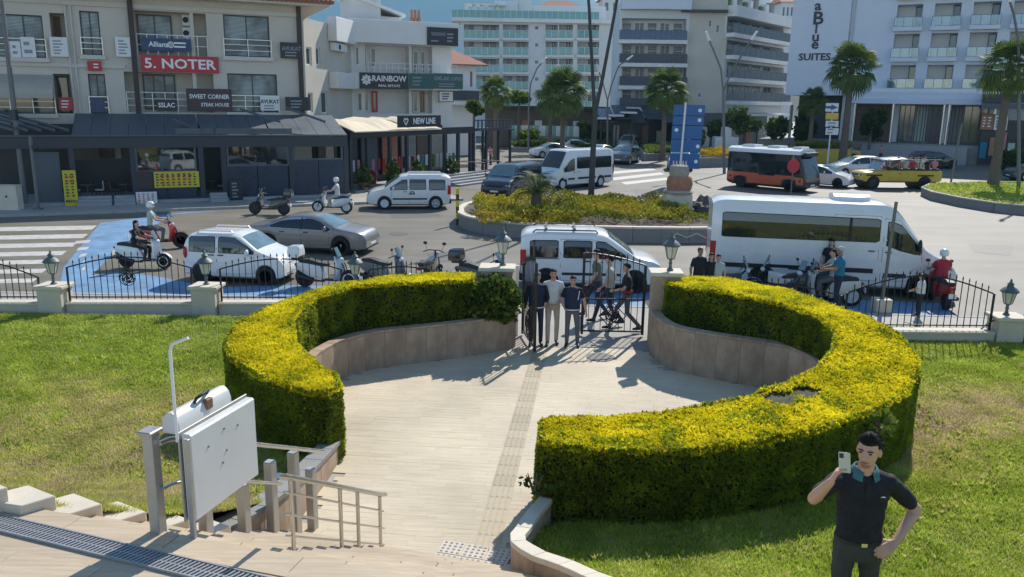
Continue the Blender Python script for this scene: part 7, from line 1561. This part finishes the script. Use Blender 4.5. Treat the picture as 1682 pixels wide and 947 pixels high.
def rock(label, x, y, z, s, m="rock_dark"):
    t = T("rock", label, "rock", (x, y, z), random.uniform(0, 6), "rocks around the monument"); mb = MB().ell((0, 0, s*.3), (s, s*.8, s*.55), 12, 8); k = random.random()*9
    mb.v = [tuple(Vector(v)*(1+.28*math.sin(v[0]*5/s+k)*math.cos(v[1]*6/s+k*2)+.12*math.sin(v[2]*11/s+k))) for v in mb.v]; mb.ob("stone", m, t, 30)
for i, (x, y, s) in enumerate(((6.3, 39.6, .55), (6.9, 40.5, .7), (9.2, 39.2, .75), (10.0, 40.0, .6), (10.9, 39.3, .55), (8.9, 38.0, .4), (5.6, 40.4, .4), (4.6, 41.3, .4))): rock(["dark rock left of the stone monument", "large dark rock behind the monument on its left", "large dark rock right of the monument", "dark rock second to the right of the monument", "dark rock farthest right of the monument", "small dark rock in front of the monument", "small dark rock left in the roundabout bed", "small dark rock beside the twin lamp pole's foot"][i], x, y, .5, s)
mo = T("monument", "pale stone and terracotta monument on the roundabout bed", "monument", (7.85, 39.0, .45))
MB().loft([[(sx*w, sy*w*.8, z) for sx, sy in ((-1, -1), (1, -1), (1, 1), (-1, 1))] for w, z in ((.66, 0), (.60, .85))]).ob("plinth", "stone_light", mo, bevel=.03); MB().lathe((0, 0, .85), [(.68, 0), (.72, .08), (.66, .16), (.5, .18)], 16).ob("moulding", "stone_rough", mo)
MB().loft([[(w*(1+.1*math.cos(3*a))*math.cos(a), w*.8*math.sin(a), z) for a in [2*math.pi*k/14 for k in range(14)]] for w, z in ((.55, 1.0), (.62, 1.3), (.58, 1.6), (.5, 1.68))]).ob("terracotta_drum", "terracotta", mo, 40); MB().loft([[(w*math.cos(a), w*.8*math.sin(a), z) for a in [2*math.pi*k/10+.3 for k in range(10)]] for w, z in ((.45, 1.68), (.5, 1.9), (.42, 2.15), (.3, 2.2))]).ob("carved_top", "stone_rough", mo, 40)
for k in range(5): MB().tube([(-.3+.15*k, 0, 2.15), (-.3+.15*k, 0, 2.38)], .03, 5).ob("pin", "stone_light", mo)
# bollard
t = T("bollard", "striped yellow and black post at the left end of the roundabout bed", "bollard", (-2.55, 37.2, ROAD))
for k in range(6): MB().tube([(0, 0, .28*k), (0, 0, .28*(k+1)-.004)], .075, 8).ob("stripe", ["pole_dark", "menu_yellow"][k % 2], t)
# right island with lawn
RL = [(25.9, 50.5), (26.0, 47.5), (26.6, 45.0), (28.2, 43.2), (31, 42.4), (40, 42), (60, 42), (60, 58.5), (34, 58.5), (28.5, 56), (26.6, 53.2)]
rI = island("lawn_island", "raised grassy traffic island with grey kerb wall at the right edge", RL, .42, "lawn_soil", "wall_grey", "kerb", 1.2)
bed("island_grass", RL, 26000, .34, .05, .16, .10, (.15, .5), "grass_blade", rI, 2., .1)
def px_poly(pts, z=ROAD): return [tuple(G(x, y, z)[:2]) for x, y in pts]
M1 = px_poly(((842, 239), (905, 237), (1003, 249), (1003, 256), (925, 250), (842, 249))); m1 = island("planted_median", "long planted median with shrubs and grass beyond the white minibus", M1, .4, "lawn_soil", "wall_grey", "kerb", 2.5); bed("shrubs", M1, 7000, .35, .1, .9, .26, (.2, .9), "shrub_leaf", m1, 2.5, .35)
M2 = px_poly(((1052, 252), (1108, 250), (1112, 262), (1060, 264))); m2 = island("planted_median", "grass median with dark kerb beyond the dark grey crossover", M2, .6, "lawn_soil", "wall_grey", "kerb", 2.5); bed("grass_cover", M2, 6000, .55, .1, .7, .2, (.3, .95), "shrub_leaf", m2, 3., .2)
M3 = px_poly(((1148, 264), (1215, 262), (1300, 261), (1300, 268), (1215, 273), (1148, 275))); m3 = island("flower_bed", "raised bed of yellow flowers behind the blue sign and the bus", M3, .75, "soil", "wall_grey", "kerb", 1.5); bed("flowers", M3, 7000, .7, .2, .7, .17, (.2, 1.0), "flower_leaf", m3, 1.2, .2)
M4 = px_poly(((1305, 260), (1395, 262), (1395, 268), (1305, 267))); m4 = island("flower_bed", "low yellow walled bed below the bus stop sign", M4, 1.3, "soil", "paint_yellow", "kerb", 1.5); bed("flowers", M4, 2500, 1.2, .2, .7, .17, (0, .7), "bed_leaf", m4, 1.2, .3)

# ------------------------------------------------------------------ palms
def fan_leaf(nm, n=15, L=1.0, droop=.5):
    mb = MB(); mb.tube([(0, 0, 0), (.35, 0, .06), (.72, 0, .0)], [.022, .018, .012], 4)
    for k in range(n):
        a = rad(-78+156*k/(n-1)); c, s = math.cos(a), math.sin(a); l = L*(.62+.16*math.cos(a)); w = .055
        p0 = Vector((.70, 0, 0)); p1 = p0+Vector((c*l*.55, s*l*.55, .04)); p2 = p0+Vector((c*l*.92, s*l*.92, -droop*.30*l)); p3 = p0+Vector((c*l*1.05, s*l*1.0, -droop*.62*l)); q = Vector((-s, c, 0))*w
        mb.add([p0, p1-q, p1+q+Vector((0, 0, .03)), p2-q*.6, p2+q*.6, p3], [(0, 1, 2), (1, 3, 4, 2), (3, 5, 4)])
    V = np.array(mb.v); me = mb.mesh(nm, "palm_leaf"); at = me.attributes.new("tint", 'FLOAT', 'POINT'); at.data.foreach_set("value", np.clip(.25+.5*RNG.uniform(0, 1, len(V)), 0, 1).astype(np.float32)); return me
FAN = [fan_leaf("frond", 15, 1.0, d) for d in (.4, .8, 1.2)]
DEAD = FAN[2].copy(); DEAD.materials.clear(); DEAD.materials.append(MATS["dead_leaf"])
def palm(label, x, y, z0, h, r, n=34, skirt=10, tr=.22, lean=(0, 0)):
    t = T("palm_tree", label, "palm", (x, y, z0)); top = Vector((lean[0], lean[1], h)); mb = MB(); pts = []; rs = []
    for k in range(26):
        f = k/25; pts.append((top.x*f*f, top.y*f*f, h*f)); rs.append(tr*(1.25-.45*f+.25*math.exp(-f*9))*(1.06 if k % 2 else .97))
    mb.tube(pts, rs, 9); mb.ob("trunk", "bark", t, 30)
    for k in range(n+skirt):
        dead = k >= n; f = k/(n-1) if not dead else 1.0
        el = rad(78-f*118+random.uniform(-9, 9)) if not dead else rad(random.uniform(-78, -52)); az = k*2.399+random.uniform(-.2, .2)
        o = link("dead_frond" if dead else "frond", DEAD if dead else FAN[min(2, int(f*3))], t); sc_ = r/1.75*random.uniform(.85, 1.1)*(.62 if dead else 1); o.scale = (sc_, sc_*(.7 if dead else 1), sc_)
        o.location = top+Vector((0, 0, -.12-.35*(f if not dead else 1.2))); o.rotation_euler = (Matrix.Rotation(az, 3, 'Z') @ Matrix.Rotation(-el, 3, 'Y') @ Matrix.Rotation(random.uniform(-.4, .4), 3, 'X')).to_euler()
    return t
def palm_px(label, cx, cy, Y, rpx, **kw):
    p = GY(cx, cy, Y); z0 = kw.pop("z0", 0.); return palm(label, float(p[0]), Y, z0, float(p[2])-z0, rpx*Y/FPX, **kw)
palm_px("fan palm with browning skirt left of the green glass hotel's corner", 815, 148, 78, 33, skirt=26)
palm_px("broad dark fan palm in front of the green glass hotel", 926, 150, 84, 50, n=44, skirt=6)
palm_px("smaller fan palm standing behind the broad dark one", 905, 158, 92, 34, skirt=4)
palm_px("fan palm with orange dead skirt left of the blue road sign", 1094, 146, 82, 46, n=40, skirt=34)
palm_px("tall fan palm in front of the pale hotel's blank wall", 1400, 108, 80, 52, n=38, skirt=14, tr=.3)
palm_px("short dark fan palm left of the tall one by the hotel entrance", 1337, 163, 86, 30, skirt=2)
palm_px("tall fan palm on the grassy island at the right edge", 1660, 105, 56, 56, n=38, skirt=14, tr=.26, z0=.4)
# cycad
def pinnate():
    mb = MB(); pr = None
    P = [Vector((.05+1.15*f, 0, .55*math.sin(f*2.2)-.25*f*f)) for f in np.linspace(0, 1, 12)]; mb.tube(P, [.018-.001*k for k in range(12)], 4)
    for k in range(1, 12):
        for q in (0, .5):
            p = P[k-1].lerp(P[k], q)
            for s in (-1, 1): l = .30*math.sin(math.pi*(k+q)/13)+.05; e = p+Vector((.14, s*l, -.03)); mb.add([p, p+Vector((.035, 0, 0)), e], [(0, 1, 2)])
    me = mb.mesh("frond", "palm_leaf"); a = me.attributes.new("tint", 'FLOAT', 'POINT'); a.data.foreach_set("value", np.full(len(mb.v), .35, np.float32)); return me
pin = pinnate(); cy = T("cycad", "dark green cycad with arching fronds on the roundabout bed", "cycad", (1.05, 36.9, .45)); MB().lathe((0, 0, 0), [(.26, 0), (.28, .3), (.24, .8), (.2, 1.0), (.05, 1.08)], 12).ob("trunk", "bark", cy, 30)
for k in range(34):
    o = link("frond", pin, cy); o.location = (0, 0, 1.02); el = rad(70-72*(k/33)**.8); o.rotation_euler = (Matrix.Rotation(k*2.399, 3, 'Z') @ Matrix.Rotation(-el+.5, 3, 'Y')).to_euler(); o.scale = (random.uniform(.9, 1.1),)*3
# bushy street trees and shrubs
def tree_px(label, cx, cy, Y, rpx, hpx, n=900, leaf=.3, tint=(.15, .8), m="shrub_leaf", name="street_tree", base_y=None):
    p = GY(cx, cy, Y); r = rpx*Y/FPX; h = hpx*Y/FPX; z = float(p[2]); t = T(name, label, "tree", (float(p[0]), Y, 0))
    MB().tube([(0, 0, 0), (.05, 0, max(.3, z-h*.3)), (.1, .05, z+h*.2)], [.16, .12, .05], 7).ob("trunk", "bark", t)
    for k in range(4): a = k*1.7; MB().tube([(.05, 0, max(.2, z-h*.4)), (r*.5*math.cos(a), r*.5*math.sin(a), z+h*.1)], [.07, .02], 5).ob("limb", "bark", t)
    cc = np.array([[RNG.uniform(-.6, .6)*r, RNG.uniform(-.6, .6)*r, z+RNG.uniform(-.6, .6)*h] for _ in range(9)]); ci = RNG.integers(0, 9, n); d = RNG.normal(0, 1, (n, 3)); d /= np.linalg.norm(d, axis=1)[:, None]
    P = cc[ci]+d*np.array([r*.45, r*.45, h*.42])*RNG.uniform(.5, 1, n)[:, None]+np.array([float(p[0]), Y, 0]); tt = np.clip(RNG.uniform(*tint, n)+.2*d[:, 2], 0, 1); sprays(P, d+np.array([0, 0, .4]), leaf, tt, m, "crown", t, k=3, wid=.45); return t
tree_px("bright green bushy tree before the white apartment hotel's ground floor", 1225, 196, 96, 34, 22); tree_px("green tree by the hotel corner right of the grey lamp pole", 1272, 212, 94, 26, 20)
tree_px("light green small tree between kiosk and hotel", 852, 162, 100, 20, 12, tint=(.5, 1)); tree_px("dark green bush at the hotel's garden behind the planted median", 985, 225, 104, 30, 14, tint=(0, .4)); tree_px("dark bushy tree beside the tall palm at the hotel canopy", 1432, 200, 88, 20, 30, tint=(0, .35)); tree_px("dark tree left of the bus stop sign", 1322, 205, 90, 22, 30, tint=(0, .3)); tree_px("green shrub at the corner shop below the palm", 1668, 262, 74, 26, 22, tint=(.1, .5)); tree_px("green balcony plant at the small tiled house", 778, 178, 80, 16, 12, tint=(.3, .8), n=500)
for cx, cy, Y_, r_, h_, lab in ((868, 222, 98, 16, 12, "round bush at the left end of the glass garden fence"), (915, 216, 103, 22, 12, "broad green bush behind the glass garden fence"), (960, 212, 101, 14, 14, "small tree at the right end of the glass garden fence"), (1150, 226, 92, 16, 14, "green bush right of the blue road sign"), (1180, 214, 99, 18, 18, "leafy tree left of the white headed twin lamp")): tree_px(lab, cx, cy, Y_, r_, h_, n=500, tint=(.2, .9))
for px_, dd, lab in ((592, 1.1, "potted plant by the left end of the shop row"), (636, 1.2, "potted plant in front of the clothes racks"), (682, 1.0, "potted plant under the NEW LINE sign"), (735, 1.1, "potted plant by the shop stair rail")):
    u = FN.uv(px_, 262)[0]; p_ = FN.pt(u, .12, dd-.8); tp_ = twig_plant("potted_plant", lab, "plant", p_, 1.5, 130, .42, .2, (.1, .8)); MB().lathe((0, 0, 0), [(.18, 0), (.26, .42), (.24, .42), (.2, .36), (.001, .36)], 10).ob("pot", "terracotta", tp_)
# ------------------------------------------------------------------ garden front of the far hotels
FG = Fac((-2, 100), (1, .04)); t = FG.thing("glass_fence", "pale green glass fence along the hotel garden behind the median", "fence", 4); u0, u1, v0, v1 = FG.rect(838, 206, 952, 223)
n = 12
for k in range(n): b = MB(); FG.box(b, u0+(u1-u0)*k/n+.05, u0+(u1-u0)*(k+1)/n-.05, v0, v1, 0, .03); b.ob("glass_panel", ["glass_green", "lens_clear"][k % 3 == 2], t, world=True); b = MB(); FG.box(b, u0+(u1-u0)*k/n-.04, u0+(u1-u0)*k/n+.04, 0, v1, -.04, .04); b.ob("post", "steel", t, world=True)
b = MB(); FG.box(b, u0, u1, -.1, v0, -.2, .1); b.ob("base_wall", "wall_grey", t, world=True)
t = FG.thing("garden_pavilion", "dark low garden building behind the glass fence", "building", 4); b = MB(); FG.box(b, u0-3, u1+4, 0, FG.uv(900, 178)[1], -9, -4); b.ob("wall", "bark", t, world=True); b = MB(); FG.box(b, u0-3, u1+4, FG.uv(900, 178)[1], FG.uv(900, 174)[1], -10, -2.6); b.ob("roof", "charcoal", t, world=True)
for k in range(7): b = MB(); FG.box(b, u0+k*1.6, u0+k*1.6+.9, .4, 3.2, -3.99, -3.9); b.ob("window", ["pane_dark", "terracotta", "sign_white"][k % 3], t, world=True)
FP = Fac((11.2, 98), (1, .02)); t = FP.thing("awning_restaurant", "restaurant with dark navy awnings at the foot of the white apartment hotel", "restaurant", 5); u0, u1 = FP.uv(985, 200)[0], FP.uv(1135, 200)[0]; va, vb2 = FP.uv(1050, 199)[1], FP.uv(1050, 170)[1]
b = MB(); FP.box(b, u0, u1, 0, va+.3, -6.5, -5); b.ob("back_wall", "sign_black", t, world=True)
for k in range(6): a, c = u0+(u1-u0)*k/6+.03, u0+(u1-u0)*(k+1)/6-.03; z_ = .4*(k % 2); MB().loft([[FP.pt(u, va+z_, .8), FP.pt(u, vb2-.6+z_, -4.5), FP.pt(u, vb2-.7+z_, -4.5), FP.pt(u, va-.12+z_, .8)] for u in (a, c)]).ob("awning", ["navy_panel", "glass_smoke", "charcoal"][k % 3], t, world=True); b = MB(); FP.box(b, a, a+.15, 0, va, .5, .65); b.ob("post", "pole_dark", t, world=True); b = MB(); FP.box(b, a+.5, c-.5, .3, 2.2+.6*(k % 2), -4.9, -4.8); b.ob("wall_panel", ["terracotta", "cream_wall", "pane_dark"][k % 3], t, world=True)
for k in range(3): b = MB(); u = u0-.5+k*1.5; FP.box(b, u, u+1.6, va+.2+.35*k, va+.4+.35*k, -1, 1.6); b.ob("parasol_top", "frame_white", t, world=True)
FQ = Fac((pR[0]-.2, pR[1]-5.5), (.62, .785)); t = FQ.thing("small_shop", "shaded shop front with thin white canopy under the apartment hotel's side", "shop", 6); u0, u1 = FQ.uv(1150, 200)[0], FQ.uv(1292, 200)[0]
b = MB(); FQ.box(b, u0, u1, 0, FQ.uv(1230, 186)[1], -3.2, -2.8); b.ob("back_wall", "charcoal", t, world=True); a, c = FQ.uv(1232, 190)[0], FQ.uv(1284, 190)[0]; v = FQ.uv(1255, 190)[1]; b = MB(); FQ.box(b, a, c, v, v+.25, -2.8, 1.2); b.ob("canopy", "frame_white", t, world=True)
for k in range(6): u = u0+(u1-u0)*(k+.3)/6; b = MB(); FQ.box(b, u, u+(u1-u0)*.1, .3, 2.8, -2.79, -2.7); b.ob("window", ["pane_dark", "lens_clear", "cloth_pale", "pane_dark", "terracotta", "pane_dark"][k], t, world=True)
p = G(1195, 250, 0); t = T("white_stall", "low white stall block beside the lamp pole behind the flower bed", "stall", (float(p[0])-1, float(p[1])-3, 0), 0); MB().box(-1.3, 1.4, 0, 1.4, 0, 1.9).ob("block", "frame_white", t, bevel=.05); MB().box(-.4, .6, .2, 1.2, 1.9, 3.0).ob("sign_panel", "sign_white", t, bevel=.03)
# ------------------------------------------------------------------ poles and signs
def lamp_arm(mb, pts, r0, r1): n = len(pts); mb.tube(pts, [r0+(r1-r0)*k/(n-1) for k in range(n)], 8)
t = T("street_lamp", "tall dark twin arm lamp pole rising from the roundabout bed", "street lamp", (3.95, 41.6, .4)); MB().tube([(0, 0, 0), (.03, 0, 3.2), (.06, 0, 5.2)], [.17, .14, .13], 10).ob("pole", "pole_dark", t, 40)
b = MB(); lamp_arm(b, [(.02, 0, 4.6), (-.12, 0, 6.2), (-.42, 0, 9.5), (-.8, 0, 12.5), (-1.6, -.2, 14.2)], .10, .05); b.ob("arm", "pole_dark", t, 40); b = MB(); lamp_arm(b, [(.06, 0, 4.6), (.35, 0, 6.2), (.85, 0, 9.5), (1.25, 0, 12.5), (2.2, -.2, 14.2)], .10, .05); b.ob("arm", "pole_dark", t, 40)
for s in (-1.6, 2.2): MB().ell((s+math.copysign(.4, s), -.2, 14.3), (.5, .16, .09), 10, 6).ob("lamp_head", "steel", t, 40)
def twin(label, bx, by, Y, split, tips, r=.09, m="pole_grey"):
    g0 = GY(bx, by, Y); sp_ = GY(*split, Y); t = T("street_lamp", label, "street lamp", (float(g0[0]), Y, ROAD)); o = Vector((float(g0[0]), Y, ROAD)); MB().tube([(0, 0, 0), Vector(sp_)-o], [r*1.3, r], 8).ob("pole", m, t, 40)
    for tx in tips:
        q = [Vector(GY(*p_, Y))-o for p_ in tx]; MB().tube([Vector(sp_)-o]+q, r*.8, 7).ob("arm", m, t, 40); d = (q[-1]-q[-2]).normalized(); MB().tube([q[-1], q[-1]+d*.7+Vector((0, -.2, .05))], [.13, .09], 7).ob("lamp_head", "frame_white", t, 40)
twin("twin arm street lamp with white heads right of the blue road sign", 1190, 282, 68, (1188, 150), [((1184, 112), (1172, 82), (1165, 66)), ((1200, 120), (1222, 84), (1234, 65))], .10)
twin("slim twin arm street lamp behind the dark lamp pole", 998, 240, 90, (998, 165), [((990, 135), (984, 118)), ((1004, 140), (1016, 108), (1030, 98))], .09)
twin("slim curved street lamp between kiosk and the broad dark palm", 868, 236, 92, (869, 160), [((872, 135), (882, 112), (890, 103)),], .09)
twin("tall street lamp with bent arm behind the right palm", 1676, 300, 55, (1674, 110), [((1672, 60), (1665, 22), (1659, 2)),], .10)
p = G(42, 338, .02); t = T("street_lamp", "tall grey lamp pole in front of the terrace at the far left", "street lamp", (float(p[0]), float(p[1]), 0)); MB().tube([(0, 0, 0), (0, 0, 11)], [.14, .09], 10).ob("pole", "pole_grey", t, 40); MB().box(-.2, .2, -.2, .2, 0, .06).ob("base_plate", "pole_grey", t); MB().box(-.16, .16, -.22, .0, 4.2, 4.7).ob("junction_box", "pole_dark", t)
p = G(63, 344, .02); t = T("camera_pole", "short grey pole right of the tall lamp pole at the far left", "pole", (float(p[0]), float(p[1]), 0)); MB().tube([(0, 0, 0), (0, 0, 3.5)], .08, 8).ob("pole", "pole_grey", t, 40); MB().ell((.25, -.1, 3.0), (.16, .16, .16), 10, 7).ob("camera", "pole_dark", t); MB().box(-.17, .17, -.17, .17, 0, .08).ob("base_plate", "pole_grey", t)
p = G(12, 345, .02); t = T("utility_cabinet", "beige utility cabinet at the far left kerb", "cabinet", (float(p[0]), float(p[1])+.3, 0)); MB().box(-.6, .5, -.25, .25, 0, 1.15).ob("cabinet_body", "stone_light", t, bevel=.02); MB().box(-.62, .52, -.27, .27, 1.15, 1.2).ob("lid", "stone_light", t); MB().box(-.05, .05, -.262, -.25, .62, .72).ob("lock", "pole_dark", t)
# blue information sign seen from behind
Yb = 57.; FB = Fac((float(GY(1130, 220, Yb)[0]), Yb), (1, -.12)); u0, u1, v0, v1 = FB.rect(1104, 171, 1155, 277); t = T("road_sign", "tall blue road sign of stacked panels on a pale pole behind the monument", "sign", (*FB.pt((u0+u1)/2, 0, 0)[:2], ROAD))
for k, (a, c) in enumerate(((171, 189), (190, 205), (206, 228), (229, 250), (251, 277))): b = MB(); FB.box(b, u0-.02*k, u1-.04*k, FB.uv(1130, c)[1], FB.uv(1130, a)[1]-.03, -.03, .03); b.ob("panel", "sign_blue", t, world=True)
for px, py in ((1150, 181), (1149, 197), (1111, 213), (1146, 240), (1143, 265)): u, v = FB.uv(px, py); MB().lathe((0, 0, 0), [(.001, 0), (.13, 0), (.13, .012), (.001, .012)], 10).ob("symbol", "text_white", t).data.transform(root_of(t).matrix_basis.inverted() @ FB.mx(u, v, .032))
MB().tube([FB.pt(FB.uv(1121, 200)[0], ROAD, .12), FB.pt(FB.uv(1126, 171)[0], v1+.15, .12)], .075, 8).ob("pole", "frame_white", t, 40, world=True)
# stop sign
Ys = 50.5; q = GY(1303, 272, Ys); t = T("stop_sign", "red stop sign disc on a grey pole in front of the midibus", "sign", (float(q[0]), Ys, ROAD)); zz = float(q[2])-ROAD; MB().tube([(0, 0, 0), (0, 0, zz+.3)], .035, 7).ob("pole", "pole_grey", t); MB().loft([[(.40*math.cos(a), y, zz+.44*math.sin(a)) for a in [math.pi/8+k*math.pi/4 for k in range(8)]] for y in (-.06, -.04)]).ob("plate", "sign_red", t)
# bus stop sign
Yq = 76.; FS2 = Fac((float(GY(1366, 200, Yq)[0]), Yq), (1, -.2)); t = T("bus_stop_sign", "bus stop sign with blue arrow panel, yellow strip and white rows on a pole", "sign", (*FS2.pt(0, 0)[:2], 0))
for a, c, m in ((169, 183, "sign_white"), (185, 196, "paint_yellow"), (198, 208, "sign_white"), (210, 221, "sign_white")): r = FS2.rect(1356, a, 1377, c); b = MB(); FS2.box(b, *r, 0, .08); b.ob("panel", m, t, world=True)
r = FS2.rect(1365, 171, 1376, 181); MB().add([FS2.pt(r[0]-.5, (r[2]+r[3])/2-.12, .09), FS2.pt(r[0], (r[2]+r[3])/2-.12, .09), FS2.pt(r[0], r[2], .09), FS2.pt(r[1], (r[2]+r[3])/2, .09), FS2.pt(r[0], r[3], .09), FS2.pt(r[0], (r[2]+r[3])/2+.12, .09), FS2.pt(r[0]-.5, (r[2]+r[3])/2+.12, .09)], [(0, 1, 2, 3, 4, 5, 6)]).ob("arrow", "sign_blue", t, world=True); FS2.strips(t, (1357, 199, 1376, 220), 4, "text_grey", .09)
MB().tube([FS2.pt(.0, 0, -.06), FS2.pt(0, FS2.uv(1366, 169)[1], -.06)], .07, 7).ob("pole", "frame_white", t, world=True)
g0 = G(1560, 309, ROAD); g1 = GY(1580, 203, float(g0[1])); t = T("sign_pole", "leaning grey pole at the tip of the grassy island", "pole", (float(g0[0]), float(g0[1]), ROAD)); MB().tube([(0, 0, 0), (float(g1[0]-g0[0]), 0, float(g1[2])-ROAD)], .07, 8).ob("pole", "pole_grey", t, 40)
g0 = G(1293, 262, ROAD); g1 = GY(1296, 172, float(g0[1])); t = T("sign_pole", "grey square pole behind the midibus roof", "pole", (float(g0[0]), float(g0[1]), ROAD)); MB().tube([(0, 0, 0), (0, 0, float(g1[2])-ROAD)], .14, 6).ob("pole", "pole_grey", t, 40)
# left wing of the pergola: bare arms, seen at the far left
for k in range(5):
    u = FT.uv(20+k*22, 240)[0]; MB().tube([FT.pt(u-3.2, 4.55, -3.4), FT.pt(u+.2, 3.75, .6)], .08, 6).ob("pergola_arm", "charcoal_light", tr, world=True)
# shoppers
x, y, _ = gp_(812, 270); person("pedestrian in pink top standing under the street kiosk", (x-.3, y-1, .02), rad(120), None, "cloth_pink", "cloth_navy", H=1.68, voxel=.022, hairstyle="long", group="pedestrians by the shops")
x, y, _ = gp_(800, 270); person("pedestrian in black beside the one in pink under the street kiosk", (x-.3, y-.5, .02), rad(200), None, "cloth_black", "cloth_black", H=1.78, voxel=.022, group="pedestrians by the shops")
x, y, _ = gp_(642, 298); person("pedestrian in a red top in front of the clothes shop", (x, y+1.2, .12), rad(170), None, "cloth_red", "cloth_black", H=1.66, voxel=.022, hairstyle="long", group="pedestrians by the shops")
x, y, _ = gp_(540, 318); person("dark clothed person seated behind the terrace balustrade", (x-.5, y+3.2, .16), rad(170), None, "cloth_black", "cloth_navy", H=1.6, voxel=.022, group="pedestrians by the shops")
p = G(1412, 262, ROAD); person("pedestrian in pale shirt standing under the tall palm at the hotel", (float(p[0]), float(p[1])-5, ROAD), rad(190), None, "cloth_pink", "cloth_black", H=1.8, voxel=.024, group="pedestrians by the shops")
# ------------------------------------------------------------------ far mountain and the air in front of it
mat("mountain_forest", (.06, .085, .05), .95, var=.35, scale=.004)
V = []; nx, ny = 70, 16
for j in range(ny+1):
    for i in range(nx+1):
        x = -5200+7400*i/nx; y = 4300+1500*j/ny; f = math.sin(math.pi/2*min(1, j/(ny*.75)))
        hh = 640+210*math.sin(x*.0009+1.9)+130*(float(vnoise(x, y, 700, 3))-.5)+60*(float(vnoise(x, y, 230, 5))-.5)
        hh *= 1/(1+math.exp((x-900)/320)); V.append((x, y, -5+hh*f))
link("mountain", npmesh("mountain", V, [(j*(nx+1)+i, j*(nx+1)+i+1, (j+1)*(nx+1)+i+1, (j+1)*(nx+1)+i) for j in range(ny) for i in range(nx)], "mountain_forest", smooth=True), kind='structure')
hz_ = MB().box(-6500, 6500, -400, 6200, -6.5, 960).ob("haze", "white_wall", kind='stuff'); hz_.data.materials.clear()
m = bpy.data.materials.new("haze_air"); m.use_nodes = True; t = m.node_tree; t.nodes.clear(); v = t.nodes.new("ShaderNodeVolumePrincipled"); v.inputs["Color"].default_value = (.40, .74, 1, 1); v.inputs["Density"].default_value = .00021; v.inputs["Anisotropy"].default_value = .0
o = t.nodes.new("ShaderNodeOutputMaterial"); t.links.new(v.outputs[0], o.inputs["Volume"]); hz_.data.materials.append(m)
